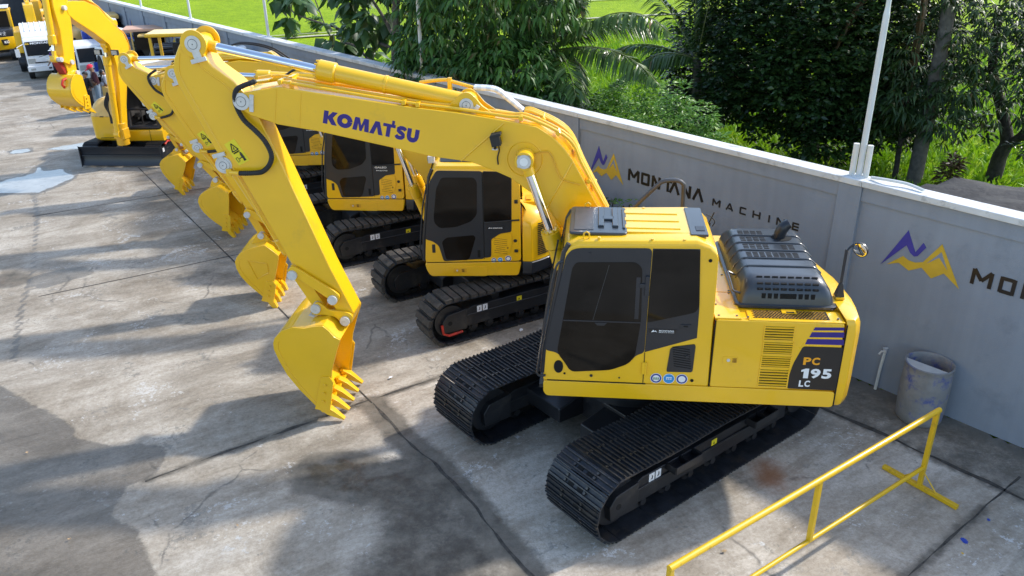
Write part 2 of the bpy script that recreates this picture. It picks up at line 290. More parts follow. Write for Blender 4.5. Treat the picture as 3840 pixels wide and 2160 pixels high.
# outlines of the machines in metres: (forward, up) in each machine's own frame
T = {
 'skirt': [(1.089,1.491), (-2.297,1.492), (-2.296,1.276), (1.05,1.276), (1.089,1.332)],
 'door_glass': [(0.768,2.971), (0.724,3.041), (0.066,3.061), (-0.005,2.994), (-0.026,2.33), (0.023,1.861), (0.112,1.759), (0.297,1.673), (0.763,1.63), (0.832,1.749), (0.929,1.887), (0.867,2.296)],
 'door_black': [(0.842,3.106), (0.781,3.186), (0.692,3.211), (-0.101,3.229), (-0.085,1.919), (0.006,1.883), (0.094,1.76), (0.297,1.669), (0.763,1.625), (0.832,1.782), (0.929,1.883), (1.077,1.907)],
 'quarter_black': [(-0.107,3.224), (-0.617,3.232), (-0.665,2.508), (-0.668,2.135), (-0.089,1.926)],
 'quarter_glass': [(-0.114,3.214), (-0.615,3.222), (-0.662,2.538), (-0.624,2.466), (-0.51,2.431), (-0.095,2.316)],
 'vent': [(-0.378,1.986), (-0.412,2.013), (-0.648,2.056), (-0.662,2.03), (-0.653,1.706), (-0.64,1.683), (-0.352,1.677)],
 'stk': [(-0.24,1.583), (-0.388,1.583), (-0.538,1.584), (-0.301,1.586)],
 'hinge': [(-0.064,1.799), (-0.114,1.812), (-0.116,1.63), (-0.067,1.635)],
 'oval': [(0.912,1.778), (0.91,1.601), (0.965,1.687), (0.85,1.693)],
 'handle': [(-0.478,2.299), (-0.589,2.273)],
 'mlabel': [(-0.114,2.233), (-0.422,2.189)],
 'door_seam': [(-0.1,1.92), (-0.085,1.502)],
 'engdoor': [(-0.864,2.378), (-2.269,2.374), (-2.295,1.505), (-0.861,1.495)],
 'louver0': [(-1.411,2.317), (-1.716,2.316), (-1.728,2.151), (-1.42,2.151)],
 'louver1': [(-1.42,2.114), (-1.734,2.11), (-1.738,1.969), (-1.424,1.97)],
 'louver2': [(-1.419,1.934), (-1.734,1.926), (-1.738,1.798), (-1.424,1.795)],
 'louver3': [(-1.416,1.756), (-1.734,1.755), (-1.734,1.537), (-1.421,1.544)],
 'latch': [(-0.986,1.905), (-1.144,1.825)],
 'stripe0': [(-1.952,2.325), (-2.266,2.334), (-2.272,2.297), (-1.935,2.286)],
 'stripe1': [(-1.926,2.263), (-2.276,2.273), (-2.282,2.207), (-1.905,2.198)],
 'stripe2': [(-1.89,2.175), (-2.286,2.182), (-2.292,2.112), (-1.871,2.107)],
 'blackdec': [(-1.854,2.079), (-2.293,2.081), (-2.29,1.513), (-1.743,1.515), (-1.74,1.636), (-1.776,1.854)],
 'PC': [(-1.882,1.841), (-2.064,1.849), (-1.868,1.943)],
 'n195': [(-1.882,1.664), (-2.216,1.671), (-1.864,1.798)],
 'LC': [(-1.87,1.548), (-1.994,1.549), (-1.858,1.637)],
 'cabprof': [(1.077,1.892), (0.869,3.154), (0.826,3.242), (0.711,3.293), (-0.58,3.327), (-0.721,3.284), (-0.806,3.21), (-0.823,3.115), (-0.852,1.494), (1.089,1.491)],
 'boom': [(4.97,4.491), (4.941,4.557), (4.871,4.605), (4.727,4.632), (4.4,4.682), (2.807,4.456), (2.244,4.394), (1.685,4.309), (1.366,4.253), (1.207,4.185), (1.25,4.228), (1.064,4.11), (0.916,3.962), (0.82,3.826), (0.681,3.578), (0.466,3.181), (0.937,2.95), (1.14,3.21), (1.278,3.36), (1.443,3.478), (1.579,3.583), (1.81,3.685), (2.068,3.779), (2.562,3.842), (3.119,3.964), (3.987,4.146), (4.47,4.222), (4.667,4.288), (4.793,4.329), (4.912,4.41)],
 'arm': [(5.596,5.182), (5.499,5.252), (5.413,5.27), (5.343,5.246), (5.314,5.184), (5.32,5.093), (5.306,5.023), (5.238,4.906), (5.006,4.73), (4.814,4.52), (4.729,4.274), (4.548,3.738), (4.047,2.248), (3.786,1.582), (3.835,1.425), (3.915,1.376), (3.993,1.428), (4.053,1.645), (4.272,2.048), (4.601,2.338), (4.866,2.982), (5.103,3.529), (5.275,3.581), (5.355,3.803), (5.57,4.33), (5.72,4.694), (5.745,4.855), (5.713,4.987), (5.628,5.135)],
 'bucket': [(4.824,1.339), (4.707,1.462), (4.551,1.522), (4.389,1.51), (4.254,1.542), (4.123,1.556), (4.049,1.488), (3.978,1.391), (3.901,1.349), (3.969,1.173), (4.068,0.871), (4.119,0.564), (4.203,0.188), (4.283,0.164), (4.402,0.316), (4.579,0.541), (4.719,0.765), (4.806,0.988), (4.856,1.172), (4.851,1.265)],
 'bucketfar': [(3.853,1.412), (4.094,0.672), (4.196,0.297)],
 'teethnear': [(4.177,0.268), (4.079,-0.005)],
 'teethfar': [(4.173,0.286), (4.07,0.018)],
 'blug': [(4.376,1.542), (4.348,1.706), (4.275,1.759), (4.206,1.72), (4.132,1.641), (3.87,1.615), (3.793,1.563), (3.81,1.472), (3.899,1.414), (3.97,1.447), (4.044,1.536), (4.207,1.566)],
 'pins_arm': [(5.418,5.173), (5.295,3.665), (4.579,2.162), (4.303,1.664), (4.046,1.808), (3.906,1.488)],
 'link': [(4.635,2.226), (4.561,2.289), (4.484,2.256), (4.016,1.94), (3.943,1.863), (3.969,1.773), (4.051,1.77), (4.517,2.125), (4.614,2.14)],
 'bcyl': [(5.236,3.516), (4.562,2.305), (4.617,2.165)],
 'acyl': [(5.398,5.146), (5.242,5.126), (3.946,4.847), (3.946,4.829), (2.233,4.494), (2.12,4.438)],
 'alug': [(2.392,4.397), (2.18,4.598), (2.091,4.61), (2.013,4.552), (1.936,4.449), (1.745,4.322)],
 'bmcyl': [(1.386,3.859), (1.072,2.931), (0.994,2.637)],
 'hose': [(4.697,4.74), (4.833,4.696), (4.925,4.642), (4.967,4.535), (4.963,4.409), (4.902,4.265), (4.772,4.138), (4.659,4.009), (4.598,3.841), (4.646,3.708), (4.757,3.61), (4.896,3.584), (5.07,3.581)],
 'boompin': [(4.899,4.496), (4.78,4.479)],
 'komatsu': [(3.891,4.249), (2.724,4.013), (3.855,4.4), (2.699,4.154)],
 'sticker': [(5.246,3.936), (5.102,4.01), (4.942,3.735), (5.091,3.659)],
 'lamp': [(1.799,4.15), (1.694,4.009), (1.783,3.953), (1.734,3.746)],
 'circle': [(1.402,3.803), (1.589,3.842)],
 'seam1': [(1.649,4.271), (2.192,3.794)],
 'seam2': [(0.82,3.792), (1.126,3.21)],
 'tubes': [(4.696,4.695), (4.391,4.721), (2.834,4.476), (2.253,4.409), (1.611,4.319), (1.355,4.298), (1.255,4.267), (0.88,4.055), (0.699,3.727), (0.382,3.147)],
 'tube_outer': [(1.431,4.339), (1.296,4.32), (0.901,4.099), (0.674,3.667), (0.365,3.075)],
 'tube_up': [(4.793,4.702), (4.566,4.736), (4.331,4.713), (2.821,4.495), (2.672,4.488)],
 'whose': [(2.754,4.656), (2.455,4.69), (2.324,4.666), (2.063,4.595), (1.802,4.573), (1.64,4.461), (1.461,4.315)],
 'c_skirt': [(1.034,1.24), (-0.588,1.248), (-0.533,0.985), (0.943,0.99), (1.01,1.102)],
 'c_cab': [(1.029,1.251), (0.998,1.666), (0.876,2.736), (0.808,2.88), (0.756,2.92), (-0.433,2.901), (-0.569,2.547), (-0.577,1.255)],
 'c_door': [(0.761,2.838), (0.036,2.816), (0.038,1.303), (0.718,1.269), (0.787,1.552), (0.887,1.631), (1.004,1.667), (0.88,2.653)],
 'c_win': [(0.687,2.723), (0.168,2.715), (0.121,2.641), (0.138,2.09), (0.234,1.973), (0.483,1.879), (0.751,1.861), (0.838,1.95), (0.843,2.058), (0.776,2.547)],
 'c_low': [(0.656,1.694), (0.201,1.731), (0.172,1.686), (0.277,1.341), (0.321,1.285), (0.675,1.302), (0.732,1.618)],
 'c_rear': [(0.022,2.806), (-0.421,2.789), (-0.416,1.984), (0.026,1.959)],
 'c_rearblk': [(0.03,2.816), (-0.436,2.799), (-0.421,1.776), (-0.232,1.746), (-0.085,1.649), (-0.078,1.335), (0.034,1.315)],
 'c_vent': [(-0.095,1.649), (-0.231,1.735), (-0.427,1.765), (-0.424,1.51), (-0.37,1.398), (-0.088,1.346)],
 'c_stk': [(-0.113,1.267), (-0.216,1.274), (-0.352,1.304)],
 'c_lab': [(-0.013,1.871), (-0.291,1.827)],
 'c_toolbox': [(0.688,1.17), (-0.01,1.166), (-0.006,0.989), (0.689,1)],
 'c_eng': [(-0.586,2.229), (-0.614,1.948), (-0.608,1.213), (-1.12,1.341), (-0.952,1.987), (-0.727,1.936), (-1.054,1.941)],
 'c_oval': [(0.869,1.575), (0.877,1.43)],
 'c_bucket': [(4.479,1.031), (4.402,1.109), (4.303,1.161), (4.194,1.19), (4.073,1.221), (3.953,1.245), (3.872,1.176), (3.791,1.099), (3.73,1.033), (3.778,0.848), (3.852,0.619), (3.933,0.357), (3.987,0.105), (4.053,0.166), (4.147,0.257), (4.263,0.377), (4.376,0.511), (4.472,0.658), (4.523,0.803), (4.529,0.932)],
 'c_blug': [(4.26,1.187), (4.156,1.355), (4.059,1.395), (3.986,1.352), (3.912,1.224), (3.758,1.193), (3.676,1.12), (3.742,1.021), (3.864,1.003), (4.028,1.152), (4.179,1.114)],
 'c_pins': [(4.068,1.334), (4.249,1.743), (5.108,4.202), (4.878,3.071), (3.977,-0.116)],
 'c_pts': [(4.245,4.309), (3.633,4.242), (3.575,4.229), (3.072,4.139), (2.33,4.095)],
}
# ------------------------------------------------------------------ camera, sky, sun
cam = bpy.data.cameras.new('camera'); co = link(bpy.data.objects.new('camera', cam)); S.camera = co
R3 = ((.99989,-.01495,0.),(-.00636,-.42519,.90508),(-.01353,-.90498,-.42524))
co.matrix_world = Matrix(((R3[0][0],-R3[0][1],-R3[0][2],0),(R3[1][0],-R3[1][1],-R3[1][2],0),(R3[2][0],-R3[2][1],-R3[2][2],6.648),(0,0,0,1)))
cam.sensor_width = 36; cam.lens = 36*3062.4/3840; cam.clip_end = 3000; cam.clip_start = .1
S.render.resolution_x = 1024; S.render.resolution_y = 576
w = bpy.data.worlds.new('World'); S.world = w; w.use_nodes = True; nt = w.node_tree
SUN_AZ = 26.; SUN_EL = 41.                       # degrees, azimuth counted from +X towards +Y
sky = nt.nodes.new('ShaderNodeTexSky'); sky.sky_type = 'NISHITA'; sky.sun_disc = False
sky.sun_elevation = rad(SUN_EL); sky.sun_rotation = rad(90-SUN_AZ); sky.air_density = 1.2; sky.dust_density = 1.3; sky.ozone_density = 1.2
bg = nt.nodes['Background']; nt.links.new(sky.outputs['Color'], bg.inputs['Color']); bg.inputs['Strength'].default_value = .15
sl = bpy.data.lights.new('sun', 'SUN'); so = link(bpy.data.objects.new('sun', sl)); sl.energy = 2.0; sl.angle = rad(2.4); sl.color = (1.,.955,.88)
sd = Vector((math.cos(rad(SUN_AZ))*math.cos(rad(SUN_EL)), math.sin(rad(SUN_AZ))*math.cos(rad(SUN_EL)), math.sin(rad(SUN_EL))))
so.rotation_euler = sd.to_track_quat('Z', 'Y').to_euler(); so.location = (20,10,30)
S.view_settings.view_transform = 'Standard'; S.view_settings.look = 'None'; S.view_settings.exposure = 1.12; S.view_settings.gamma = 1
S.render.engine = 'CYCLES'; S.cycles.max_bounces = 8; S.cycles.transparent_max_bounces = 8

# ------------------------------------------------------------------ frames
E1X, E1Y, E1A, E1T = 1.5816, 9.6068, rad(173.98), rad(217.47)
WA = 2.26640; WD = 10.8715
wc, ws = math.cos(WA), math.sin(WA)
def WL(s, v, z=0.): return Vector((s*wc-v*ws, s*ws+v*wc, z))      # wall frame -> world

# ------------------------------------------------------------------ ground of the yard: one sheet, its stains stored as attributes
def inpoly(P, X, Y):
    ins = np.zeros(X.shape, bool); n = len(P)
    for i in range(n):
        x0, y0 = P[i]; x1, y1 = P[(i+1) % n]
        c = ((y0 > Y) != (y1 > Y)); ins ^= c & (X < (x1-x0)*(Y-y0)/((y1-y0) if y1 != y0 else 1e-9)+x0)
    return ins
def sdist(P, X, Y):
    d = np.full(X.shape, 1e9); n = len(P)
    for i in range(n):
        x0, y0 = P[i]; x1, y1 = P[(i+1) % n]; dx, dy = x1-x0, y1-y0; t = np.clip(((X-x0)*dx+(Y-y0)*dy)/(dx*dx+dy*dy+1e-12), 0, 1)
        d = np.minimum(d, np.hypot(X-x0-t*dx, Y-y0-t*dy))
    return np.where(inpoly(P, X, Y), d, -d)
sstep = lambda a, b, x: (lambda t: t*t*(3-2*t))(np.clip((x-a)/(b-a), 0, 1))
W1 = [(-11,12.4),(-8.0,10.93),(-7.68,10.7),(-7.08,10.3),(-6.62,10.02),(-6.22,9.71),(-6.09,9.47),(-5.8,9.37),(-5.5,9.25),(-5.17,9.31),(-4.73,9.23),(-4.63,8.89),(-4.66,8.56),(-4.91,8.37),(-4.9,7.81),(-4.48,7.62),(-3.94,6.82),(-4,5),(-9,5),(-12,8)]
W2 = [(-2.87,8.6),(-2.73,8.94),(-2.21,9.01),(-1.82,8.87),(-1.86,8.58),(-1.4,8.86),(-1.2,8.69),(-1.0,8.48),(-1.73,8.26),(-1.82,7.99),(-2.2,8.08),(-2.74,8.28)]
W3 = [(-2.74,8.28),(-1.27,8.69),(-.73,8.27),(-.41,7.64),(-.08,7.1),(.2,6.3),(-1.5,6.3),(-1.96,6.78),(-1.61,7.39),(-1.81,7.92)]
PUD = [(-14.32,20.81),(-13.89,21.43),(-13.61,21.81),(-13.39,22.0),(-13.52,22.64),(-13.45,22.71),(-13.25,22.37),(-12.8,22.46),(-12.2,22.01),(-12.05,21.6),(-12.11,21.08),(-12.3,20.59),(-12.36,20.42),(-13.31,20.4),(-13.88,20.07)]
CH = [(-12.57,20.49),(-12.37,20.48),(-11.31,18.65),(-10.41,16.73),(-9.75,15.42),(-9.0,13.6),(-8.0,11.5),(-8.2,11.5),(-9.2,13.6),(-9.9,15.43),(-10.84,17.28),(-11.55,18.66)]
PUD2 = [(-15.29,24.58),(-14.92,24.81),(-14.71,24.47),(-15.11,24.32)]
PUD3 = [(-14.19,24.77),(-13.77,25.17),(-13.32,25.59),(-13.12,24.96),(-13.78,24.63)]
PUD4 = [(-9.48,14.83),(-9.34,15.08),(-8.91,15.35),(-8.64,15.16),(-8.91,14.92),(-9.19,14.61)]
BR = [(-10.6,14.8),(-10.24,15.3),(-10.18,15.36),(-9.7,15.13),(-9.48,14.76),(-9.71,14.5),(-9.96,14.44)]
def yard():
    st = .125; s0, s1, v0, v1 = -14., 62., -WD+.02, 34.
    xs = np.arange(-34, 9.5, st); ys = np.arange(3.5, 60, st); nx, ny = len(xs), len(ys)
    X, Y = np.meshgrid(xs, ys)
    Vw = -X*ws+Y*wc; Sw = X*wc+Y*ws
    keep = Vw > v0-.15
    wet = np.zeros(X.shape); dirt = np.zeros(X.shape); rust = np.zeros(X.shape); damp = np.zeros(X.shape)
    wet = np.maximum(wet, .80*sstep(-.12, .14, sdist(W1, X, Y)))
    dirt = np.maximum(dirt, 1.25*sstep(-.3, .2, sdist(W2, X, Y))); wet = np.maximum(wet, .5*sstep(-.1, .2, sdist(W2, X, Y)))
    wet = np.maximum(wet, .46*sstep(-.35, .35, sdist(W3, X, Y))); dirt = np.maximum(dirt, .75*sstep(-.3, .3, sdist(W3, X, Y)))
    for P, k in ((PUD, .75), (PUD2, .7), (PUD3, .5), (PUD4, .9)): wet = np.maximum(wet, k*sstep(-.35, .0, sdist(P, X, Y)))
    wet = np.maximum(wet, .60*sstep(-.06, .06, sdist(CH, X, Y)))
    dirt = np.maximum(dirt, .9*sstep(-.2, .2, sdist(BR, X, Y))); rust = np.maximum(rust, .25*sstep(-.2, .3, sdist(BR, X, Y)))
    rust = np.maximum(rust, np.exp(-((X-3.26)/.26)**2-((Y-8.42)/.38)**2)); rust = np.maximum(rust, .45*np.exp(-((X-3.3)/.62)**2-((Y-8.35)/.62)**2))
    def band(P, w_, k):
        global_d = np.full(X.shape, 1e9)
        for (x0, y0), (x1, y1) in zip(P[:-1], P[1:]):
            dx, dy = x1-x0, y1-y0; t = np.clip(((X-x0)*dx+(Y-y0)*dy)/(dx*dx+dy*dy), 0, 1); global_d = np.minimum(global_d, np.hypot(X-x0-t*dx, Y-y0-t*dy))
        return k*np.exp(-(global_d/w_)**2)
    dirt = np.maximum(dirt, band([(-2.1,10.22),(-1.47,9.26),(-.95,8.6),(-.36,7.64),(-.04,7.07),(.5,6.2),(1.4,4.9)], .24, 1.15))
    dirt = np.maximum(dirt, band([(-1.35,9.0),(-.95,8.55),(-.75,8.3)], .22, 1.0))
    dirt = np.maximum(dirt, band([(-4.75,8.47),(-3.6,9.28),(-2.17,10.27),(-.97,11.03)], .10, .8)); dirt = np.maximum(dirt, band([(5.65,7.74),(4.25,6.66),(2.6,5.4)], .10, .8))
    dirt = np.maximum(dirt, band([tuple(WL(s_, -9.80)[:2]) for s_ in (-6, 46)], .13, .8))
    # under and around the machines: oil and tracked-in dirt
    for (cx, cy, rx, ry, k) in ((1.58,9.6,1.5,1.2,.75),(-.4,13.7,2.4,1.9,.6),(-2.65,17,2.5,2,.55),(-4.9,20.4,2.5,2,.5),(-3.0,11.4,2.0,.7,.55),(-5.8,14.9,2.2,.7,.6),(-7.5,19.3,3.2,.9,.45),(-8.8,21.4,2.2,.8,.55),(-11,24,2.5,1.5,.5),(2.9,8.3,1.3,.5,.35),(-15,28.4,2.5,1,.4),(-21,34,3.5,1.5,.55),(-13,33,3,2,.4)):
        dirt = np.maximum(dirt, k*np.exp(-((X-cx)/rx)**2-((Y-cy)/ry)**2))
    dirt = np.maximum(dirt, .62*sstep(-9.7, -9.95, Vw)); damp = np.maximum(damp, .8*sstep(-10.45, -10.85, Vw))
    SL = [(-2.1,10.22),(-1.47,9.26),(-.95,8.6),(-.36,7.64),(-.04,7.07),(.5,6.2),(1.4,4.9),(3,4.5),(7,8.3),(4.63,9.9),(3.2,13.5),(1.6,12.6),(-.97,11.03)]
    slab = sstep(-.08, .08, sdist(SL, X, Y))
    idx = -np.ones(X.shape, int); idx[keep] = np.arange(keep.sum())
    co_ = np.stack([X[keep], Y[keep], np.zeros(keep.sum())], 1)
    q = (idx[:-1,:-1] >= 0) & (idx[1:,:-1] >= 0) & (idx[:-1,1:] >= 0) & (idx[1:,1:] >= 0)
    F = np.stack([idx[:-1,:-1][q], idx[:-1,1:][q], idx[1:,1:][q], idx[1:,:-1][q]], 1)
    me = bpy.data.meshes.new('yard_ground'); me.vertices.add(len(co_)); me.vertices.foreach_set('co', co_.ravel())
    me.loops.add(F.size); me.loops.foreach_set('vertex_index', F.ravel()); me.polygons.add(len(F))
    me.polygons.foreach_set('loop_start', np.arange(len(F))*4); me.polygons.foreach_set('loop_total', np.full(len(F), 4)); me.update(calc_edges=True)
    for nme, arr in (('wet', wet), ('dirt', dirt), ('rust', rust), ('damp', damp), ('slab', slab)):
        a = me.attributes.new(nme, 'FLOAT', 'POINT'); a.data.foreach_set('value', arr[keep].astype(np.float32))
    o = link(bpy.data.objects.new('yard_ground', me)); tag(o, kind='structure')
    m = bpy.data.materials.new('stained_concrete'); m.use_nodes = True; nt = m.node_tree; L = nt.links; b = nt.nodes['Principled BSDF']; me.materials.append(m)
    N = lambda t: nt.nodes.new(t)
    tc = N('ShaderNodeTexCoord'); mp = N('ShaderNodeMapping'); mp.inputs['Rotation'].default_value = (0,0,rad(-31)); L.new(tc.outputs['Object'], mp.inputs['Vector'])
    def nz(scale, det=8, rough=.6, vec=None, dist=0.):
        n = N('ShaderNodeTexNoise'); n.inputs['Scale'].default_value = scale; n.inputs['Detail'].default_value = det; n.inputs['Roughness'].default_value = rough; n.inputs['Distortion'].default_value = dist
        L.new(vec or tc.outputs['Object'], n.inputs['Vector']); return n.outputs['Fac']
    st2 = N('ShaderNodeMapping'); st2.inputs['Scale'].default_value = (.22,1.0,1); L.new(mp.outputs['Vector'], st2.inputs['Vector'])
    st3 = N('ShaderNodeMapping'); st3.inputs['Scale'].default_value = (.5,2.2,1); L.new(mp.outputs['Vector'], st3.inputs['Vector'])
    def ramp(fac, p0, c0, p1, c1):
        r = N('ShaderNodeValToRGB'); r.color_ramp.elements[0].position = p0; r.color_ramp.elements[1].position = p1; r.color_ramp.elements[0].color = (*c0,1); r.color_ramp.elements[1].color = (*c1,1); L.new(fac, r.inputs['Fac']); return r.outputs['Color']
    def mix(fac, a, c, mode='MIX'):
        x = N('ShaderNodeMixRGB'); x.blend_type = mode
        if isinstance(fac, float): x.inputs['Fac'].default_value = fac
        else: L.new(fac, x.inputs['Fac'])
        for k, val in (('Color1', a), ('Color2', c)):
            if isinstance(val, tuple): x.inputs[k].default_value = (*val, 1)
            else: L.new(val, x.inputs[k])
        return x.outputs['Color']
    def math_(op, a, c=0.):
        x = N('ShaderNodeMath'); x.operation = op; x.use_clamp = op in ('MULTIPLY_ADD',)
        for i, val in enumerate((a, c)):
            if isinstance(val, (int, float)): x.inputs[i].default_value = val
            else: L.new(val, x.inputs[i])
        return x.outputs[0]
    def att(n_): a = N('ShaderNodeAttribute'); a.attribute_name = n_; return a.outputs['Fac']
    def mask(a, noise_, k, lo, hi):           # attribute pushed about by noise, then sharpened
        x = math_('ADD', a, math_('MULTIPLY', math_('SUBTRACT', noise_, .5), k)); r = N('ShaderNodeMapRange'); r.interpolation_type = 'SMOOTHSTEP'
        r.inputs['From Min'].default_value = lo; r.inputs['From Max'].default_value = hi; L.new(x, r.inputs['Value']); return r.outputs['Result']
    base = ramp(nz(.9, 10, .62), .3, (.42,.372,.305), .7, (.61,.555,.475))
    base = mix(.55, base, ramp(nz(1., 10, .72, st2.outputs['Vector'], .5), .36, (.50,.46,.40), .60, (1.,.99,.97)), 'MULTIPLY')
    base = mix(.6, base, ramp(nz(.55, 11, .74, dist=.8), .40, (.52,.47,.40), .56, (1.,1.,1.)), 'MULTIPLY')
    base = mix(.45, base, ramp(nz(1.6, 10, .76, st3.outputs['Vector'], .6), .38, (.50,.46,.40), .55, (1,1,1)), 'MULTIPLY')
    base = mix(mask(nz(.5, 7, .7), nz(7, 9, .75), .7, .66, .74), base, (.52,.515,.49))        # flaked pale crust
    base = mix(.75, base, ramp(nz(17, 9, .85), .38, (.60,.57,.53), .58, (1,1,1)), 'MULTIPLY')
    base = mix(math_('MULTIPLY', mask(nz(1.1, 8, .75), nz(11, 9, .8), .9, .60, .66), .8), base, ramp(nz(9, 8, .8), .4, (.16,.145,.12), .6, (.26,.24,.205)))     # scuffed brown patches
    base = mix(math_('MULTIPLY', mask(nz(.8, 8, .75, dist=.5), nz(14, 9, .8), .8, .62, .66), .7), base, (.56,.545,.51))        # bare pale scabs
    vo = N('ShaderNodeTexVoronoi'); vo.feature = 'DISTANCE_TO_EDGE'; vo.inputs['Scale'].default_value = .55
    wv = N('ShaderNodeMixRGB'); wv.inputs['Fac'].default_value = .22; L.new(tc.outputs['Object'], wv.inputs['Color1']); nn = N('ShaderNodeTexNoise'); nn.inputs['Scale'].default_value = 2.; nn.inputs['Detail'].default_value = 8; L.new(tc.outputs['Object'], nn.inputs['Vector']); L.new(nn.outputs['Color'], wv.inputs['Color2']); L.new(wv.outputs['Color'], vo.inputs['Vector'])
    ck = N('ShaderNodeMapRange'); ck.inputs['From Min'].default_value = .0; ck.inputs['From Max'].default_value = .010; ck.inputs['To Min'].default_value = 1.; ck.inputs['To Max'].default_value = 0.; L.new(vo.outputs['Distance'], ck.inputs['Value'])
    base = mix(math_('MULTIPLY', math_('MULTIPLY', ck.outputs['Result'], mask(nz(.45, 4, .6), nz(3, 6, .7), .5, .52, .62)), .75), base, (.10,.09,.075))        # hairline cracks
    base = mix(mask(nz(3.3, 4, .5), nz(22, 5, .7), .5, .84, .87), base, (.10,.09,.08))        # specks and gum
    base = mix(mask(att('slab'), nz(6, 9, .75), .5, .4, .6), base, mix(1., base, (1.24,1.25,1.28), 'MULTIPLY'))
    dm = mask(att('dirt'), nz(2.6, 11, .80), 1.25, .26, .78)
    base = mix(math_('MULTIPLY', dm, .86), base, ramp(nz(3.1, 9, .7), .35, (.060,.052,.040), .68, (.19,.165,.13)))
    base = mix(math_('MULTIPLY', mask(att('rust'), nz(5, 8, .7), .9, .15, 1.0), .8), base, (.25,.085,.018))
    base = mix(math_('MULTIPLY', mask(att('damp'), nz(4, 8, .7), .8, .2, .7), .6), base, (.13,.12,.10))
    wm = mask(att('wet'), nz(3.4, 11, .78), .95, .36, .56)
    base = mix(wm, base, mix(1., base, (.50,.485,.465), 'MULTIPLY'))
    L.new(base, b.inputs['Base Color'])
    rg = N('ShaderNodeMapRange'); rg.inputs['To Min'].default_value = .78; rg.inputs['To Max'].default_value = .34; L.new(wm, rg.inputs['Value'])
    rr = math_('ADD', rg.outputs['Result'], math_('MULTIPLY', math_('SUBTRACT', nz(6, 6, .6), .5), .25)); L.new(rr, b.inputs['Roughness'])
    b.inputs['Specular IOR Level'].default_value = .4
    bp = N('ShaderNodeBump'); bp.inputs['Strength'].default_value = .45; bp.inputs['Distance'].default_value = .012; L.new(math_('ADD', nz(45, 6, .7), math_('MULTIPLY', nz(5, 8, .7), 1.6)), bp.inputs['Height']); L.new(bp.outputs['Normal'], b.inputs['Normal'])
yard()
mw = bpy.data.materials.new('puddle_water'); mw.use_nodes = True; bw = mw.node_tree.nodes['Principled BSDF']; M['water'] = mat('puddle_water', (.36,.345,.315), .14, spec=.5, coat=.35, var=.18, vscale=1.6, dirt=(.22,.20,.17), dscale=3.5, damt=.25, bump=.05, bscale=9, rvar=.05)
for P in (PUD, PUD2, PUD3):
    q = smooth_path([(x, y, 0) for x, y in P], 16, True); mb = MB(); mb.add([(p.x+.13*noise.noise(p*2.2)+.06*noise.noise(p*7)+.03*noise.noise(p*17), p.y+.13*noise.noise(p*2.2+Vector((9,0,0)))+.06*noise.noise(p*7+Vector((9,0,0)))+.03*noise.noise(p*17+Vector((3,0,0))), .004) for p in q], [tuple(range(len(q)))])
    tag(build('puddle', mb, 'water', smooth=False), kind='structure')

# joints between the slabs and the drain gap along the apron
M['gap'] = mat('dirt_filled_joint', (.062,.055,.046), .95, var=.5, vscale=12, bump=.8, bscale=40)
def strip(name, pts, w, z=.004, m='gap', jit=.35, sub=10):
    P = smooth_path([(x, y, 0) for x, y in pts], sub); mb = MB(); Lf = []; Rt = []
    for i, p in enumerate(P):
        t = (P[min(i+1,len(P)-1)]-P[max(i-1,0)]).normalized(); n = Vector((-t.y, t.x, 0)); k = w*(1+jit*2*noise.noise(p*2.7)); k2 = w*(1+jit*2*noise.noise(p*3.1+Vector((5,5,0))))
        Lf.append((p.x+n.x*k/2, p.y+n.y*k/2, z)); Rt.append((p.x-n.x*k2/2, p.y-n.y*k2/2, z))
    n = len(P); mb.add(Lf+Rt, [(i, i+1, n+i+1, n+i) for i in range(n-1)]); return tag(build(name, mb, m, smooth=False), kind='structure')
strip('slab_joint', [(-10.6,22.6),(-8.1,19.0),(-5.83,15.73),(-3.99,13.0),(-2.1,10.22)], .028)
strip('slab_joint', [(-2.1,10.22),(-1.78,9.75),(-1.47,9.26),(-.95,8.6),(-.36,7.64),(-.04,7.07),(.5,6.2),(1.4,4.9)], .035, jit=1.3, sub=22)
strip('slab_joint', [(-4.75,8.47),(-3.6,9.28),(-2.17,10.27),(-.97,11.03),(1.6,12.6),(3.2,13.5)], .032, jit=1.2, sub=20)
strip('slab_joint', [(-9.03,14.08),(-7.4,15.05),(-5.95,15.94),(-3.5,17.4),(-.9,18.9)], .03)
strip('slab_joint', [(-11.52,18.6),(-9.8,19.6),(-8.17,20.52),(-6.5,21.6),(-4.6,22.7)], .03)
strip('slab_joint', [(6.4,8.3),(5.65,7.74),(4.95,7.2),(4.25,6.66),(2.6,5.4)], .022, jit=.8, sub=24)
gp = [WL(s, -9.80+.015*math.sin(s*1.7))for s in np.linspace(-6, 46, 40)]
strip('drain_gap', [(p.x, p.y) for p in gp], .06, jit=.9, sub=8)
for (x, y, r, m) in ((5.12,7.18,.055,'blue'),(5.58,7.52,.025,'blue'),(5.0,6.98,.02,'barrier')):
    mb = MB(); mb.add([(x+r*(.5+.9*abs(noise.noise(Vector((math.cos(a)*2,math.sin(a)*2,x)))))*math.cos(a), y+1.2*r*(.5+.9*abs(noise.noise(Vector((math.cos(a)*2,math.sin(a)*2,y)))))*math.sin(a), .004) for a in np.linspace(0,2*PI,28,endpoint=False)], [tuple(range(28))])
    tag(build('paint_spill', mb, m, smooth=False), kind='structure')

